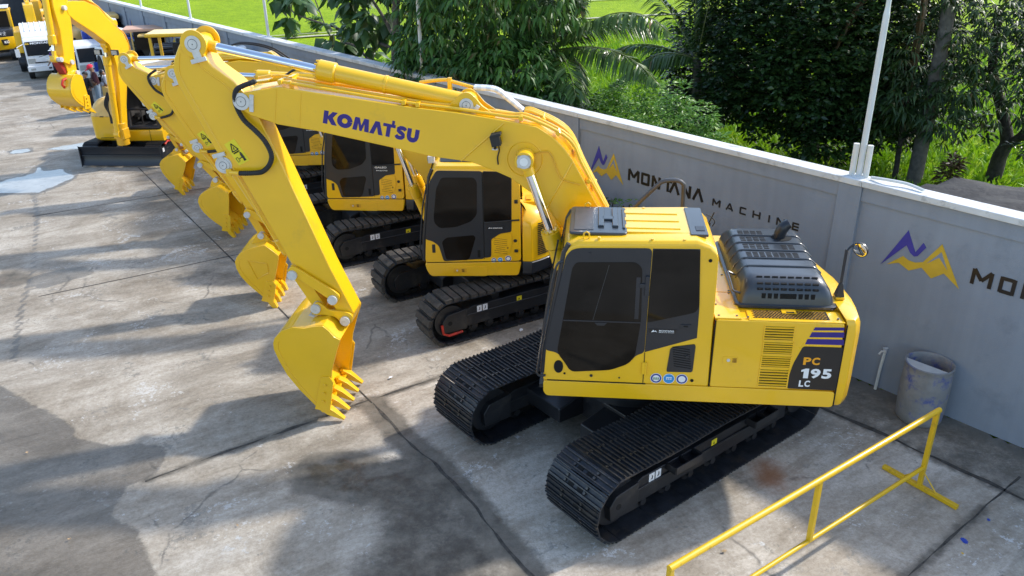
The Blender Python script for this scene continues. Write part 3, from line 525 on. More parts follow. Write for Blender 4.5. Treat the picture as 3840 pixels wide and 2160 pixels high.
# ------------------------------------------------------------------ rice field beyond the wall
def fieldmat():
    m = bpy.data.materials.new('rice_field'); m.use_nodes = True; nt = m.node_tree; L = nt.links; b = nt.nodes['Principled BSDF']
    tc = nt.nodes.new('ShaderNodeTexCoord'); outs = []
    for sc, det, vs in ((.08, 5, (1,1,1)), (1.2, 8, (1,1,1)), (9., 6, (1,.35,1)), (40., 4, (1,.3,1))):
        mp = nt.nodes.new('ShaderNodeMapping'); mp.inputs['Scale'].default_value = vs; mp.inputs['Rotation'].default_value = (0,0,rad(12)); L.new(tc.outputs['Object'], mp.inputs['Vector'])
        n = nt.nodes.new('ShaderNodeTexNoise'); n.inputs['Scale'].default_value = sc; n.inputs['Detail'].default_value = det; n.inputs['Roughness'].default_value = .65; L.new(mp.outputs['Vector'], n.inputs['Vector']); outs.append(n.outputs['Fac'])
    def ramp(f, p0, c0, p1, c1):
        r = nt.nodes.new('ShaderNodeValToRGB'); r.color_ramp.elements[0].position = p0; r.color_ramp.elements[1].position = p1; r.color_ramp.elements[0].color = (*c0,1); r.color_ramp.elements[1].color = (*c1,1); L.new(f, r.inputs['Fac']); return r.outputs['Color']
    def mul(a, c, f):
        x = nt.nodes.new('ShaderNodeMixRGB'); x.blend_type = 'MULTIPLY'; x.inputs['Fac'].default_value = f; L.new(a, x.inputs['Color1']); L.new(c, x.inputs['Color2']); return x.outputs['Color']
    c = ramp(outs[0], .35, (.30,.44,.002), .65, (.44,.58,.008))
    c = mul(c, ramp(outs[1], .3, (.62,.72,.55), .6, (1,1,1)), .8); c = mul(c, ramp(outs[2], .32, (.45,.55,.4), .6, (1,1,1)), .8); c = mul(c, ramp(outs[3], .35, (.4,.5,.35), .6, (1,1,1)), .8)
    L.new(c, b.inputs['Base Color']); b.inputs['Roughness'].default_value = .85; b.inputs['Specular IOR Level'].default_value = .15
    bp = nt.nodes.new('ShaderNodeBump'); bp.inputs['Strength'].default_value = .6; bp.inputs['Distance'].default_value = .15; L.new(outs[3], bp.inputs['Height']); L.new(bp.outputs['Normal'], b.inputs['Normal'])
    return m
M['field'] = fieldmat()
mb = MB(); mb.add([(-900,-300,-.12),(900,-300,-.12),(900,1600,-.12),(-900,1600,-.12)], [(0,1,2,3)]); tag(build('rice_field', mb, 'field', smooth=False), kind='structure')
M['dike'] = mat('field_dike', (.36,.36,.24), .95, var=.3, vscale=3)
strip('field_path', [(-14.5,47.5),(-9,49.8),(-4.5,51.8),(2,54),(12,57)], .55, z=-.05, m='dike', jit=.3)
strip('field_path', [(-14.5,48.8),(-9,51.0),(-4.5,53.2),(2,55.4)], .25, z=-.05, m='dike', jit=.5)
strip('field_path', [(0,63),(8,66),(16,68),(28,71)], .3, z=-.05, m='dike', jit=.5)

# ------------------------------------------------------------------ the perimeter wall
def wallmat():
    m = mat('grey_wall_paint', (.255,.287,.340), .85, var=.07, vscale=1.4, bump=.25, bscale=90, dirt=(.19,.215,.255), dscale=1.1, damt=.2)
    nt = m.node_tree; L = nt.links; b = nt.nodes['Principled BSDF']; src = b.inputs['Base Color'].links[0].from_socket
    tc = nt.nodes.new('ShaderNodeTexCoord'); mp = nt.nodes.new('ShaderNodeMapping'); mp.inputs['Scale'].default_value = (5,1,.22); L.new(tc.outputs['Object'], mp.inputs['Vector'])
    n = nt.nodes.new('ShaderNodeTexNoise'); n.inputs['Scale'].default_value = 1.3; n.inputs['Detail'].default_value = 8; L.new(mp.outputs['Vector'], n.inputs['Vector'])
    r = nt.nodes.new('ShaderNodeValToRGB'); r.color_ramp.elements[0].position = .38; r.color_ramp.elements[1].position = .6; r.color_ramp.elements[0].color = (.80,.80,.80,1); L.new(n.outputs['Fac'], r.inputs['Fac'])
    x = nt.nodes.new('ShaderNodeMixRGB'); x.blend_type = 'MULTIPLY'; x.inputs['Fac'].default_value = .28; L.new(src, x.inputs['Color1']); L.new(r.outputs['Color'], x.inputs['Color2']); L.new(x.outputs['Color'], b.inputs['Base Color'])
    return m
M['wall'] = wallmat()
M['wallfar'] = mat('shade_darkened_wall_paint', (.060,.066,.076), .85, var=.12, bump=.2)  # wall grey darkened to stand for the shade on the end wall
wall = empty('perimeter_wall', WL(0, -WD), WA)
tag(wall, 'long grey painted wall with white coping, pillars and repeated mountain logo and lettering', 'wall')
PIL = [(-6.0,-5.65),(-.35,0.),(5.26,5.61),(10.95,11.3),(16.22,16.57),(20.25,20.6),(24.15,24.5),(27.53,27.88),(30.57,30.92),(33.43,33.78),(36.0,36.35),(38.3,38.65),(40.5,40.85),(43.0,43.35),(45.4,45.75),(47.8,48.15),(50.2,50.55),(52.6,52.95),(55.0,55.35),(57.4,57.75)]
H3 = 3.07
for a, c in PIL:
    mb = MB(); mb.box(((a+c)/2, -.09, 1.49), (c-a, .24, 2.98)); build('pillar', mb, 'wall', wall, bevel=.008)
BLUE = [(4.821,1.919),(4.53,2.518),(4.40,2.25),(4.355,2.32),(4.30,2.399),(4.252,2.345),(4.341,2.193),(4.385,2.174),(4.448,2.211),(4.515,2.302)]
BLUE = [(4.821,1.919),(4.53,2.518),(4.382,2.236),(4.3,2.399),(4.252,2.345),(4.341,2.193),(4.385,2.174),(4.448,2.211),(4.515,2.302)]
YELL = [(4.733,1.947),(4.532,2.136),(4.454,2.097),(4.355,2.092),(4.253,2.132),(4.058,2.455),(3.728,1.91),(3.956,2.06),(4.104,1.936),(4.257,2.049),(4.418,1.951),(4.574,2.021)]
GAPP = [(4.204,2.126),(4.042,2.345),(3.923,2.122),(4.057,2.261)]
M['emblemyellow'] = mat('emblem_yellow', (.62,.40,.03), .6, var=.08); M['emblemblue'] = mat('emblem_blue', (.045,.04,.30), .6, var=.08)
WORD = [('M',9.66,.245),('O',9.345,.19),('N',9.095,.19),('T',8.83,.2),('A',8.70,.235),('N',8.42,.19),('A',8.19,.235)]
WORD2 = [('M',7.775,.15),('a',7.505,.15),('C',7.24,.145),('H',6.985,.15),('I',6.70,.1),('N',6.545,.155),('E',6.275,.145)]
for (a0, a1), (b0, b1) in zip(PIL[:-1], PIL[1:]):
    mb = MB(); mb.box(((a1+b0)/2, -.10, 1.38), (b0-a1, .14, 2.76)); build('wall_panel', mb, 'wall', wall)
    mb = MB(); mb.box(((a1+b0)/2, -.095, 2.87), (b0-a1, .19, .22)); build('beam', mb, 'wall', wall, bevel=.006)
    off = b0-10.95; k = min(1., (b0-a1)/5.34); near = 0 < b0 < 6
    s_ = (lambda s: 3.592-(9.66-s)*1.09) if near else (lambda s: b0-.27-(10.68-s)*k)
    e_ = (lambda s: s) if near else (lambda s: b0-.27-(4.821-s)*.81*k)
    mb = MB(); mb.prism([(e_(s), z) for s, z in BLUE], -.03, -.022); build('emblem', mb, 'emblemblue', wall, smooth=False)
    mb = MB(); mb.prism([(e_(s), z) for s, z in YELL], -.03, -.022); mb.mat(1).prism([(e_(s), z) for s, z in GAPP], -.022, -.020); build('emblem', mb, ['emblemyellow', 'wall'], wall, smooth=False)
    for wd, zz, h, th in ((WORD, 2.035, .215, .048), (WORD2, 2.035, .12, .026)):
        mb = MB()
        for ch, s, w_ in wd: put_strokes(mb, ch, (lambda x, y, d, s=s: (s_(s)-x*k, -.030+d, zz+y)), w_, h, th, .007)
        build('lettering', mb, 'blackprint', wall, smooth=False)
for i, ((a0, a1), (b0, b1)) in enumerate(zip(PIL[:-1], PIL[1:])):
    mb = MB(); mb.box(((a0+b0)/2, -.09, 3.025), (b0-a0-.006, .30, .09)); build('coping', mb, 'coping', wall, bevel=.012)
# short return wall at the far end, shade put into its colour
fw = empty('end_wall', WL(57.0, -WD), WA)
tag(fw, 'end wall closing the far side of the yard, paint darkened for shade', 'wall')
mb = MB(); mb.box((.1, 15, 2.4), (.2, 30, 4.8)); build('wall_panel', mb, 'wallfar', fw)
for k in range(6):
    mb = MB(); mb.box((-.03, 2.5+5*k, 2.4), (.1, .35, 4.8)); build('pillar', mb, 'wallfar', fw)
for k in range(5):
    mb = MB(); y0 = 3.4+5*k
    for ch, dy, w_ in (('M',0,.5),('O',.75,.4),('N',1.4,.4),('T',2.0,.4),('A',2.4,.5)): put_strokes(mb, ch, (lambda x, y, d: (-.002-d, y0+3.0-dy-x, 1.9+y)), w_, .45, .1, .006)
    build('lettering', mb, 'blackprint', fw, smooth=False)

# poles fixed on the wall
def pole(s, sleeve, label, h=5.6):
    t = empty('wall_pole', WL(s, -WD-.12, 3.07), WA); tag(t, label, 'pole', 'poles along the wall top')
    mb = MB(); mb.cyl((0,0,0), (0,0,2.2), .043, 14); mb.cyl((0,0,2.2), (0,0,2.3), .043, 14, .032); mb.cyl((0,0,2.3), (0,0,h), .032, 12); build('shaft', mb, 'pole', t)
    mb = MB(); mb.cyl((0,0,-.002), (0,0,.02), .10, 16); build('base_plate', mb, 'pole', t)
    if sleeve:
        for dx, dy in ((.095,.02),(-.09,-.02)):
            mb = MB(); mb.cyl((dx,dy,0), (dx,dy,.46), .042, 14); mb.cyl((dx,dy,.46), (dx,dy,.462), .036, 14); build('pipe_sleeve', mb, 'pvc', t)
        mb = MB(); mb.tube(smooth_path([(-.2,.02,.03),(-.45,.06,.06),(-.7,.0,.05),(-.95,.05,.03)]), .022, 8); build('conduit', mb, 'pvc', t)
pole(5.41, True, 'tall white pole between two short pipe stubs on the near wall pillar')
pole(16.36, False, 'slim white pole on the wall top half hidden by drooping leaves')
pole(24.6, False, 'slim white pole on the wall top left of the round-leaved tree')
pole(31.0, False, 'slim white pole on the wall top right of the yellow canopy')
pole(36.4, False, 'slim white pole on the wall top, farthest one before the bright field')

# ------------------------------------------------------------------ drum, tap pipe, barrier
def drum():
    t = empty('drum', (5.72, 9.66, 0)); tag(t, 'open plastic drum with peeling blue and grey paint standing by the wall', 'drum')
    m = mat('peeling_drum_paint', (.235,.235,.235), .7, var=.2, vscale=5, bump=.4, bscale=18, dirt=(.03,.06,.30), dscale=4.5, damt=.34)
    M['drum'] = m
    P = [(.0,.0),(.275,.0),(.30,.03),(.305,.10),(.315,.3),(.318,.55),(.31,.78),(.30,.84),(.318,.865),(.318,.885),(.30,.89),(.285,.875),(.29,.7),(.29,.12),(.0,.12)]
    mb = MB(); mb.lathe(P, (0,0,0), 40); build('body', mb, 'drum', t, angle=50)
    mb = MB(); q = [(.30*math.cos(a), .30*math.sin(a)) for a in np.linspace(0,2*PI,40,endpoint=False)]
    lid = [(x, y) for x, y in [(.296*math.cos(a), .296*math.sin(a)) for a in np.linspace(rad(150), rad(292), 22)]]
    mb.plan(lid, .872, .886); build('lid', mb, 'sand', t)
    mb = MB(); mb.plan([(.286*math.cos(a), .286*math.sin(a)) for a in np.linspace(0,2*PI,30,endpoint=False)], .40, .42); build('contents', mb, 'void', t)
drum()
t = empty('tap_pipe', (5.42, 10.40, 0)); tag(t, 'pale upright water pipe with a small metal tap by the wall', 'pipe')
mb = MB(); mb.tube([(0,0,0),(.01,0,.35),(.03,0,.62)], .022, 10); build('pipe', mb, 'pvc', t)
mb = MB(); mb.cyl((.03,0,.62), (.03,0,.68), .03, 10); mb.tube([(.03,0,.65),(-.03,-.02,.66),(-.06,-.02,.61)], .014, 8); mb.box((.03,0,.70), (.07,.02,.015)); build('tap', mb, 'steel', t)

def barrier():
    A = Vector((5.035, 8.12, 0)); d = Vector((-.827,-.562,0)).normalized()      # towards the lower left
    t = empty('barrier', A, math.atan2(d.y, d.x)); tag(t, 'yellow tubular rail barrier on T-shaped floor feet', 'barrier')
    Lh = 4.40
    mb = MB(); mb.cyl((-.03,0,1.14), (Lh,0,1.14), .034, 16); mb.ell((-.03,0,1.14), (.02,.034,.034), 12, 6); build('top_rail', mb, 'barrier', t)
    mb = MB(); mb.cyl((0,0,.32), (Lh,0,.32), .026, 14); build('lower_rail', mb, 'barrier', t)
    for u, z0 in ((.01, .05), (2.22, .32), (Lh-.02, .0)):
        mb = MB(); mb.box((u,0,(z0+1.12)/2), (.055,.055,1.12-z0)); build('post', mb, 'barrier', t, bevel=.006)
    mb = MB(); mb.box((.01,0,.03), (.06,.98,.055)); build('foot', mb, 'barrier', t, bevel=.006)
    mb = MB(); mb.tube([(.01,.0,.27),(.01,-.22,.05)], .008, 6); mb.tube([(.01,.0,.27),(.01,.22,.05)], .008, 6); build('brace', mb, 'barrier', t)
    mb = MB(); mb.box((Lh-.02,0,.03), (.06,.98,.055)); build('foot', mb, 'barrier', t, bevel=.006)
barrier()
# ------------------------------------------------------------------ excavator parts
def disc(mb, u, v0, v1, z, r, n=24): mb.cyl((u, v0, z), (u, v1, z), r, n)
def track_set(root, rot, gauge, wid, halfL, rad_, pitch, pads, dz=0., labels=True, holes=True, red=False, shift=0.):
    """two crawler tracks (belt, frame > idler, sprocket, rollers, labels), rotated rot about the machine's axis"""
    Lp = 4*halfL+2*PI*(rad_-.03); n = int(round(Lp/pitch)); cz = rad_+dz
    def path(d):
        a = 2*halfL; b = PI*(rad_-.03); r = rad_-.03; d %= Lp
        if d < a: x = -halfL+d; sag = -.02*math.sin(d/a*PI*2)**2; return x, cz+r+sag, 0.
        d -= a
        if d < b: t = d/r; return halfL+r*math.sin(t), cz+r*math.cos(t), -t
        d -= b
        if d < a: return halfL-d, cz-r, -PI
        d -= a; t = d/r; return -halfL-r*math.sin(t), cz-r*math.cos(t), -PI-t
    mb = MB(); sh = Lp/n
    for k in range(n):
        x, z, t = path(k*sh+.03); Rm = Matrix.Rotation(-t, 3, 'Y'); jx = random.uniform(-.004, .004)
        at = lambda p: Vector((x+jx, 0, z))+Rm @ Vector(p)
        mb.mat(0).box(at((0,0,.0)), (sh*.98, wid, .016), Rm)
        mb.box(at((-sh*.5+.012,0,.008)), (.02, wid*.995, .022), Rm)
        if pads:
            mb.mat(3).box(at((.01,0,.038)), (sh*.80, wid*.97, .06), Rm)
        else:
            for q in (-.34, 0., .34):
                mb.mat(0).box(at((q*sh,0,.018)), (.016, wid*.985, .03), Rm); mb.mat(1).box(at((q*sh,0,.034)), (.011, wid*.96, .006), Rm)
            if holes:
                for yy in (-.075, .075): mb.mat(2).box(at((sh*.17,yy,.0105)), (sh*.27, .085, .006), Rm)
                mb.mat(2)
                for yy in (-.13, .13):
                    for q in (-.17, .17): mb.mat(1).box(at((q*sh,yy*1.25,.018)), (.030, .030, .024), Rm)
        # chain links under the shoe
        mb.mat(2).box(at((0,.09,-.05)), (sh*.9, .04, .09), Rm); mb.box(at((0,-.09,-.05)), (sh*.9, .04, .09), Rm)
    fb = MB(); L_ = halfL
    z0, z1 = cz-.17, cz+.16
    prof = [(-L_+.30,z0),(L_-.28,z0),(L_-.28,z1-.02),(L_-.40,z1+.02),(-L_+.40,z1+.02),(-L_+.30,z1-.04)]
    fb.prism(prof, -wid*.36, wid*.36); fb.prism([(L_-.30,cz-.20),(L_+.14,cz-.18),(L_+.16,cz+.02),(L_+.06,cz+.14),(L_-.30,cz+.17)], -wid*.40, wid*.40)
    fb.prism([(-L_+.62,cz+.02),(L_-.30,cz+.02),(L_-.30,cz+.05),(-L_+.62,cz+.05)], -wid*.385, wid*.385)
    out = []
    for sgn in (1, -1):
        b = build('track_belt', mb, ['shoe', 'grouser', 'void', 'pad'], root, bevel=.006 if pads else 0, seg=1, smooth=False)
        fr = build('track_frame', fb, 'black', root, bevel=.012)
        for o in (b, fr):
            o.rotation_euler.z = rot; o.location = (-math.sin(rot)*gauge*sgn+math.cos(rot)*shift, math.cos(rot)*gauge*sgn+math.sin(rot)*shift, 0)
        m2 = MB(); m2.cyl((halfL,-wid*.30,cz), (halfL,wid*.30,cz), rad_*.70, 26); m2.cyl((halfL,-wid*.34,cz), (halfL,wid*.34,cz), rad_*.3, 18); build('idler', m2, 'black', fr, bevel=.01)
        m2 = MB(); pr = []
        for k in range(42):
            a = 2*PI*k/42; rr = rad_*(.80 if k % 2 else .70); pr.append((-halfL+rr*math.cos(a), cz+rr*math.sin(a)))
        m2.prism(pr, -.05, .05); m2.cyl((-halfL,-wid*.33,cz), (-halfL,wid*.33,cz), rad_*.5, 24); build('sprocket', m2, 'black', fr)
        for k in range(7):
            x = -halfL+.5+k*(2*halfL-.95)/6; m2 = MB(); m2.cyl((x,-wid*.26,cz-rad_*.58), (x,wid*.26,cz-rad_*.58), .085, 14); m2.cyl((x,-wid*.34,cz-rad_*.5), (x,wid*.34,cz-rad_*.5), .05, 10); build('roller', m2, 'black', fr)
        for x in (-halfL*.4, halfL*.35):
            m2 = MB(); m2.cyl((x,-wid*.2,cz+rad_*.60), (x,wid*.2,cz+rad_*.60), .075, 14); build('carrier_roller', m2, 'black', fr)
        yf = wid*.36*sgn
        if labels:
            m2 = MB(); m2.prism([(L_-.59,cz+.05),(L_-.50,cz+.05),(L_-.50,cz+.16),(L_-.59,cz+.16)], yf, yf+.004*sgn); m2.prism([(L_-.70,cz+.05),(L_-.61,cz+.05),(L_-.61,cz+.16),(L_-.70,cz+.16)], yf, yf+.004*sgn)
            m2.mat(1)
            for x0 in (-.55, -.66): m2.tube([(L_+x0,yf+.006*sgn,cz+.13),(L_+x0,yf+.006*sgn,cz+.09),(L_+x0+.02,yf+.006*sgn,cz+.08)], .006, 5)
            build('lifting_label', m2, ['label', 'blackprint'], fr, smooth=False)
            m2 = MB(); m2.prism([(.02,cz+.055),(.12,cz+.055),(.12,cz+.135),(.02,cz+.135)], yf, yf+.004*sgn); m2.mat(1).prism([(.06,cz+.07),(.09,cz+.07),(.075,cz+.11)], yf+.004*sgn, yf+.005*sgn); build('warning_label', m2, ['yellowlabel', 'blackprint'], fr, smooth=False)
            m2 = MB(); m2.cyl((L_+.02,wid*.40*sgn,cz-.02), (L_+.02,wid*.403*sgn,cz-.02), .04, 16); build('access_hole', m2, 'void', fr)
        if red and sgn > 0:
            m2 = MB(); m2.tube([(L_+.17,wid*.38*sgn,cz-.02),(L_+.15,wid*.40*sgn,cz-.18),(L_+.05,wid*.41*sgn,cz-.235),(L_-.2,wid*.41*sgn,cz-.22)], .022, 6); build('guard_edge', m2, 'red', fr)
        out.append((b, fr))
    cb = MB(); cb.box((0,0,cz+.05), (1.3,1.2,.42)); 
    for s in (1,-1):
        for q in (1,-1):
            cb.prism([(q*.45,cz-.14),(q*(halfL*.62),cz-.1),(q*(halfL*.62),cz+.12),(q*.45,cz+.25)], s*.2, s*(gauge-.1))
    ca = build('car_body', cb, 'black', root, bevel=.02, rotz=rot)
    mb3 = MB(); mb3.cyl((0,0,cz+.25), (0,0,1.27 if halfL > 1.6 else 1.0), .68 if halfL > 1.6 else .55, 40); build('swing_bearing', mb3, 'black', root)
    return out

def steps(fr, xs, wid, cz, sgn):
    for x in xs:
        m = MB(); y = wid*.36*sgn
        for (a, b) in (((x,y,cz+.02),(x,y+.17*sgn,cz+.02)),): pass
        m.box((x,y+.15*sgn,cz+.02), (.46,.02,.10)); m.box((x-.23,y+.075*sgn,cz+.02), (.02,.15,.10)); m.box((x+.23,y+.075*sgn,cz+.02), (.02,.15,.10)); m.box((x,y+.075*sgn,cz-.02), (.46,.15,.015)); m.box((x,y+.07*sgn,cz+.02), (.02,.14,.09))
        build('step', m, 'black', fr, bevel=.004)

class Sim:                                   # similarity transform taking points a,b to c,d in the (forward, up) plane
    def __init__(s, a, b, c, d):
        z = lambda p: complex(p[0], p[1]); s.k = (z(d)-z(c))/(z(b)-z(a)); s.o = z(c)-s.k*z(a); s.sc = abs(s.k)
    def __call__(s, p):
        q = s.k*complex(p[0], p[1])+s.o; return (q.real, q.imag)
ID = Sim((0,0),(1,0),(0,0),(1,0))

def pin(mb, u, z, v, r=.075, th=.03, sg=1):   # round pin head
    mb.cyl((u,v,z), (u,v+sg*th,z), r, 22); mb.cyl((u,v+sg*th,z), (u,v+sg*(th+.004),z), r*.55, 18); 
def keeper(mb, u, z, v, du, dz, r=.10, th=.018, sg=1):   # pin head with its flag-shaped keeper plate
    mb.cyl((u,v,z), (u,v+sg*th,z), r, 26); a = math.atan2(dz, du); L_ = math.hypot(du, dz); Rm = Matrix.Rotation(-a, 3, 'Y')
    mb.box((u+du*.5, v+sg*(th/2-.001), z+dz*.5), (L_, th-.004, r*.95), Rm); mb.box((u+du, v+sg*(th/2+.003), z+dz), (.05, th+.006, r*2.0), Rm)
    mb.mat(1).cyl((u,v+sg*th,z), (u,v+sg*(th+.002),z), r*.62, 22); mb.mat(0).cyl((u,v+sg*(th+.002),z), (u,v+sg*(th+.004),z), r*.56, 22); mb.mat(1).cyl((u,v+sg*(th+.004),z), (u,v+sg*(th+.006),z), .008, 8); mb.mat(0)
def cylinder(root, name, p0, p1, p2, v, rb, rr, paint='yellow', ringfrac=(.55,)):
    """hydraulic cylinder: barrel p0..p1, rod p1..p2"""
    P0, P1, P2 = [Vector((p[0], v, p[1])) for p in (p0, p1, p2)]; d = (P1-P0).normalized()
    m = MB(); m.tube([P0, P1-d*.22], rb, 24); m.tube([P1-d*.22, P1-d*.20, P1-d*.0], [rb*1.08, rb*1.24, rb*1.24], 24); m.cyl(P1-d*.01, P1+d*.02, rb*1.05, 24)
    m.cyl(P0-Vector((0,rb*1.0,0)), P0+Vector((0,rb*1.0,0)), rb*1.15, 20)
    for f in ringfrac: q = P0.lerp(P1, f); m.cyl(q-d*.02, q+d*.02, rb*1.08, 24)
    for k in range(10):
        a = 2*PI*k/10; x = d.orthogonal().normalized(); y = d.cross(x); c = P1+(x*math.cos(a)+y*math.sin(a))*rb*1.05; m.cyl(c-d*.01, c+d*.045, rb*.13, 6)
    o = build(name, m, paint, root, bevel=.004, seg=1)
    r = MB(); dr = (P2-P1).normalized(); r.cyl(P1, P2-dr*.16, rr, 24); build('rod', r, 'chrome', o)
    e = MB(); e.cyl(P2-dr*.20, P2, rr*1.25, 20); e.cyl(P2-Vector((0,rb*.95,0)), P2+Vector((0,rb*.95,0)), rr*2.0, 22); build('rod_end', e, paint, o, bevel=.006, seg=1)
    return o

def bucket_parts(root, prof, lug, v, half, tr, paint='yellow', lip=(12, 8), nteeth=5, tooth=.15, paint2=None, badge=False, toothdir=None):
    """prof: closed side outline.  The mouth runs from prof[8] (upper corner) to prof[12] (lip)"""
    P = [tr(p) for p in prof]; L_ = [tr(p) for p in lug]; k = tr.sc
    top, lipi = P[8], P[12]
    b = MB()
    for s in (1, -1): b.prism(P, v+s*half, v+s*(half-.028))
    shell = P[12:]+P[:9]
    cx = sum(p[0] for p in P)/len(P); cz = sum(p[1] for p in P)/len(P)
    def inset(p, t): d = Vector((cx-p[0], cz-p[1])); d = d.normalized()*t; return (p[0]+d.x, p[1]+d.y)
    n = len(shell); inn = [inset(p, .035) for p in shell]
    vs = [(u, v-half+.03, z) for u, z in shell]+[(u, v+half-.03, z) for u, z in shell]+[(u, v-half+.03, z) for u, z in inn]+[(u, v+half-.03, z) for u, z in inn]; fs = []
    for i in range(n-1): fs += [(i,i+1,n+i+1,n+i), (2*n+i,3*n+i,3*n+i+1,2*n+i+1)]
    fs += [(0,n,3*n,2*n), (n-1,3*n-1,4*n-1,2*n-1)]
    b.add(vs, fs); body = build('bucket', b, paint, root, bevel=.006, angle=40, fixn=True)
    g = MB()
    for s in (1,-1): g = MB(); g.prism(resample(L_, .04, 3), v+s*half*.38-.02, v+s*half*.38+.02); build_one('hinge_bracket', g, paint, body, bevel=.005)
    # side cutter plates with bolts and wear strips
    for s in (1,-1):
        m = MB(); a = Vector(lipi); bt = Vector(P[10]); d = (bt-a); nrm = Vector((-d.y, d.x)).normalized()
        if nrm.dot(Vector((cx, cz))-a) < 0: nrm = -nrm
        q = [a+d*.02-nrm*.035, a+d*.75-nrm*.04, a+d*.85+nrm*.02, a+d*.8+nrm*.14*k, a+d*.02+nrm*.18*k]; m.prism([(p.x, p.y) for p in q], v+s*half, v+s*(half+.022))
        for f in (.25,.45,.65): c = a+d*f+nrm*.07*k; m.cyl((c.x, v+s*half, c.y), (c.x, v+s*(half+.045), c.y), .022, 8)
        build('side_cutter', m, paint, body, bevel=.004)
        m = MB(); ed = [inset(p, .07*k) for p in P[12:]]+[inset(P[0], .07*k)]
        m.tube([(p[0], v+s*(half+.0), p[1]) for p in ed], .008, 6); build('weld_seam', m, paint, body)
    a = Vector(lipi); d0 = (Vector(lipi)-Vector(P[14])).normalized(); d1 = Vector(toothdir).normalized() if toothdir else d0
    for i in range(nteeth):
        y = v+half-.055-(2*half-.11)*i/(nteeth-1); m = MB(); nn = Vector((-d1.y, d1.x))
        def R(c, hh, ww): return [(c.x+nn.x*hh, y-ww, c.y+nn.y*hh), (c.x+nn.x*hh, y+ww, c.y+nn.y*hh), (c.x-nn.x*hh, y+ww, c.y-nn.y*hh), (c.x-nn.x*hh, y-ww, c.y-nn.y*hh)]
        m.loft([R(a-d1*.10*k, .045*k, .052*k), R(a+d1*.02*k, .055*k, .055*k), R(a+d1*.06*k, .05*k, .05*k), R(a+d1*.26*k, .012, .034*k)]); m.box((a.x-d0.x*.09*k, y, a.y-d0.y*.09*k), (.06*k,.07*k,.10*k))
        build('tooth', m, paint2 or paint, body, bevel=.005, seg=1)
    if badge:
        c = Vector((cx, cz)); m = MB(); q = [c+Vector(p)*k for p in ((.16,.16),(-.18,.10),(-.18,-.08),(.04,-.20))]
        m.tube([(p.x, v+half+.002, p.y) for p in q+[q[0]]], .012, 6); build('weld_seam', m, paint, body)
    return body

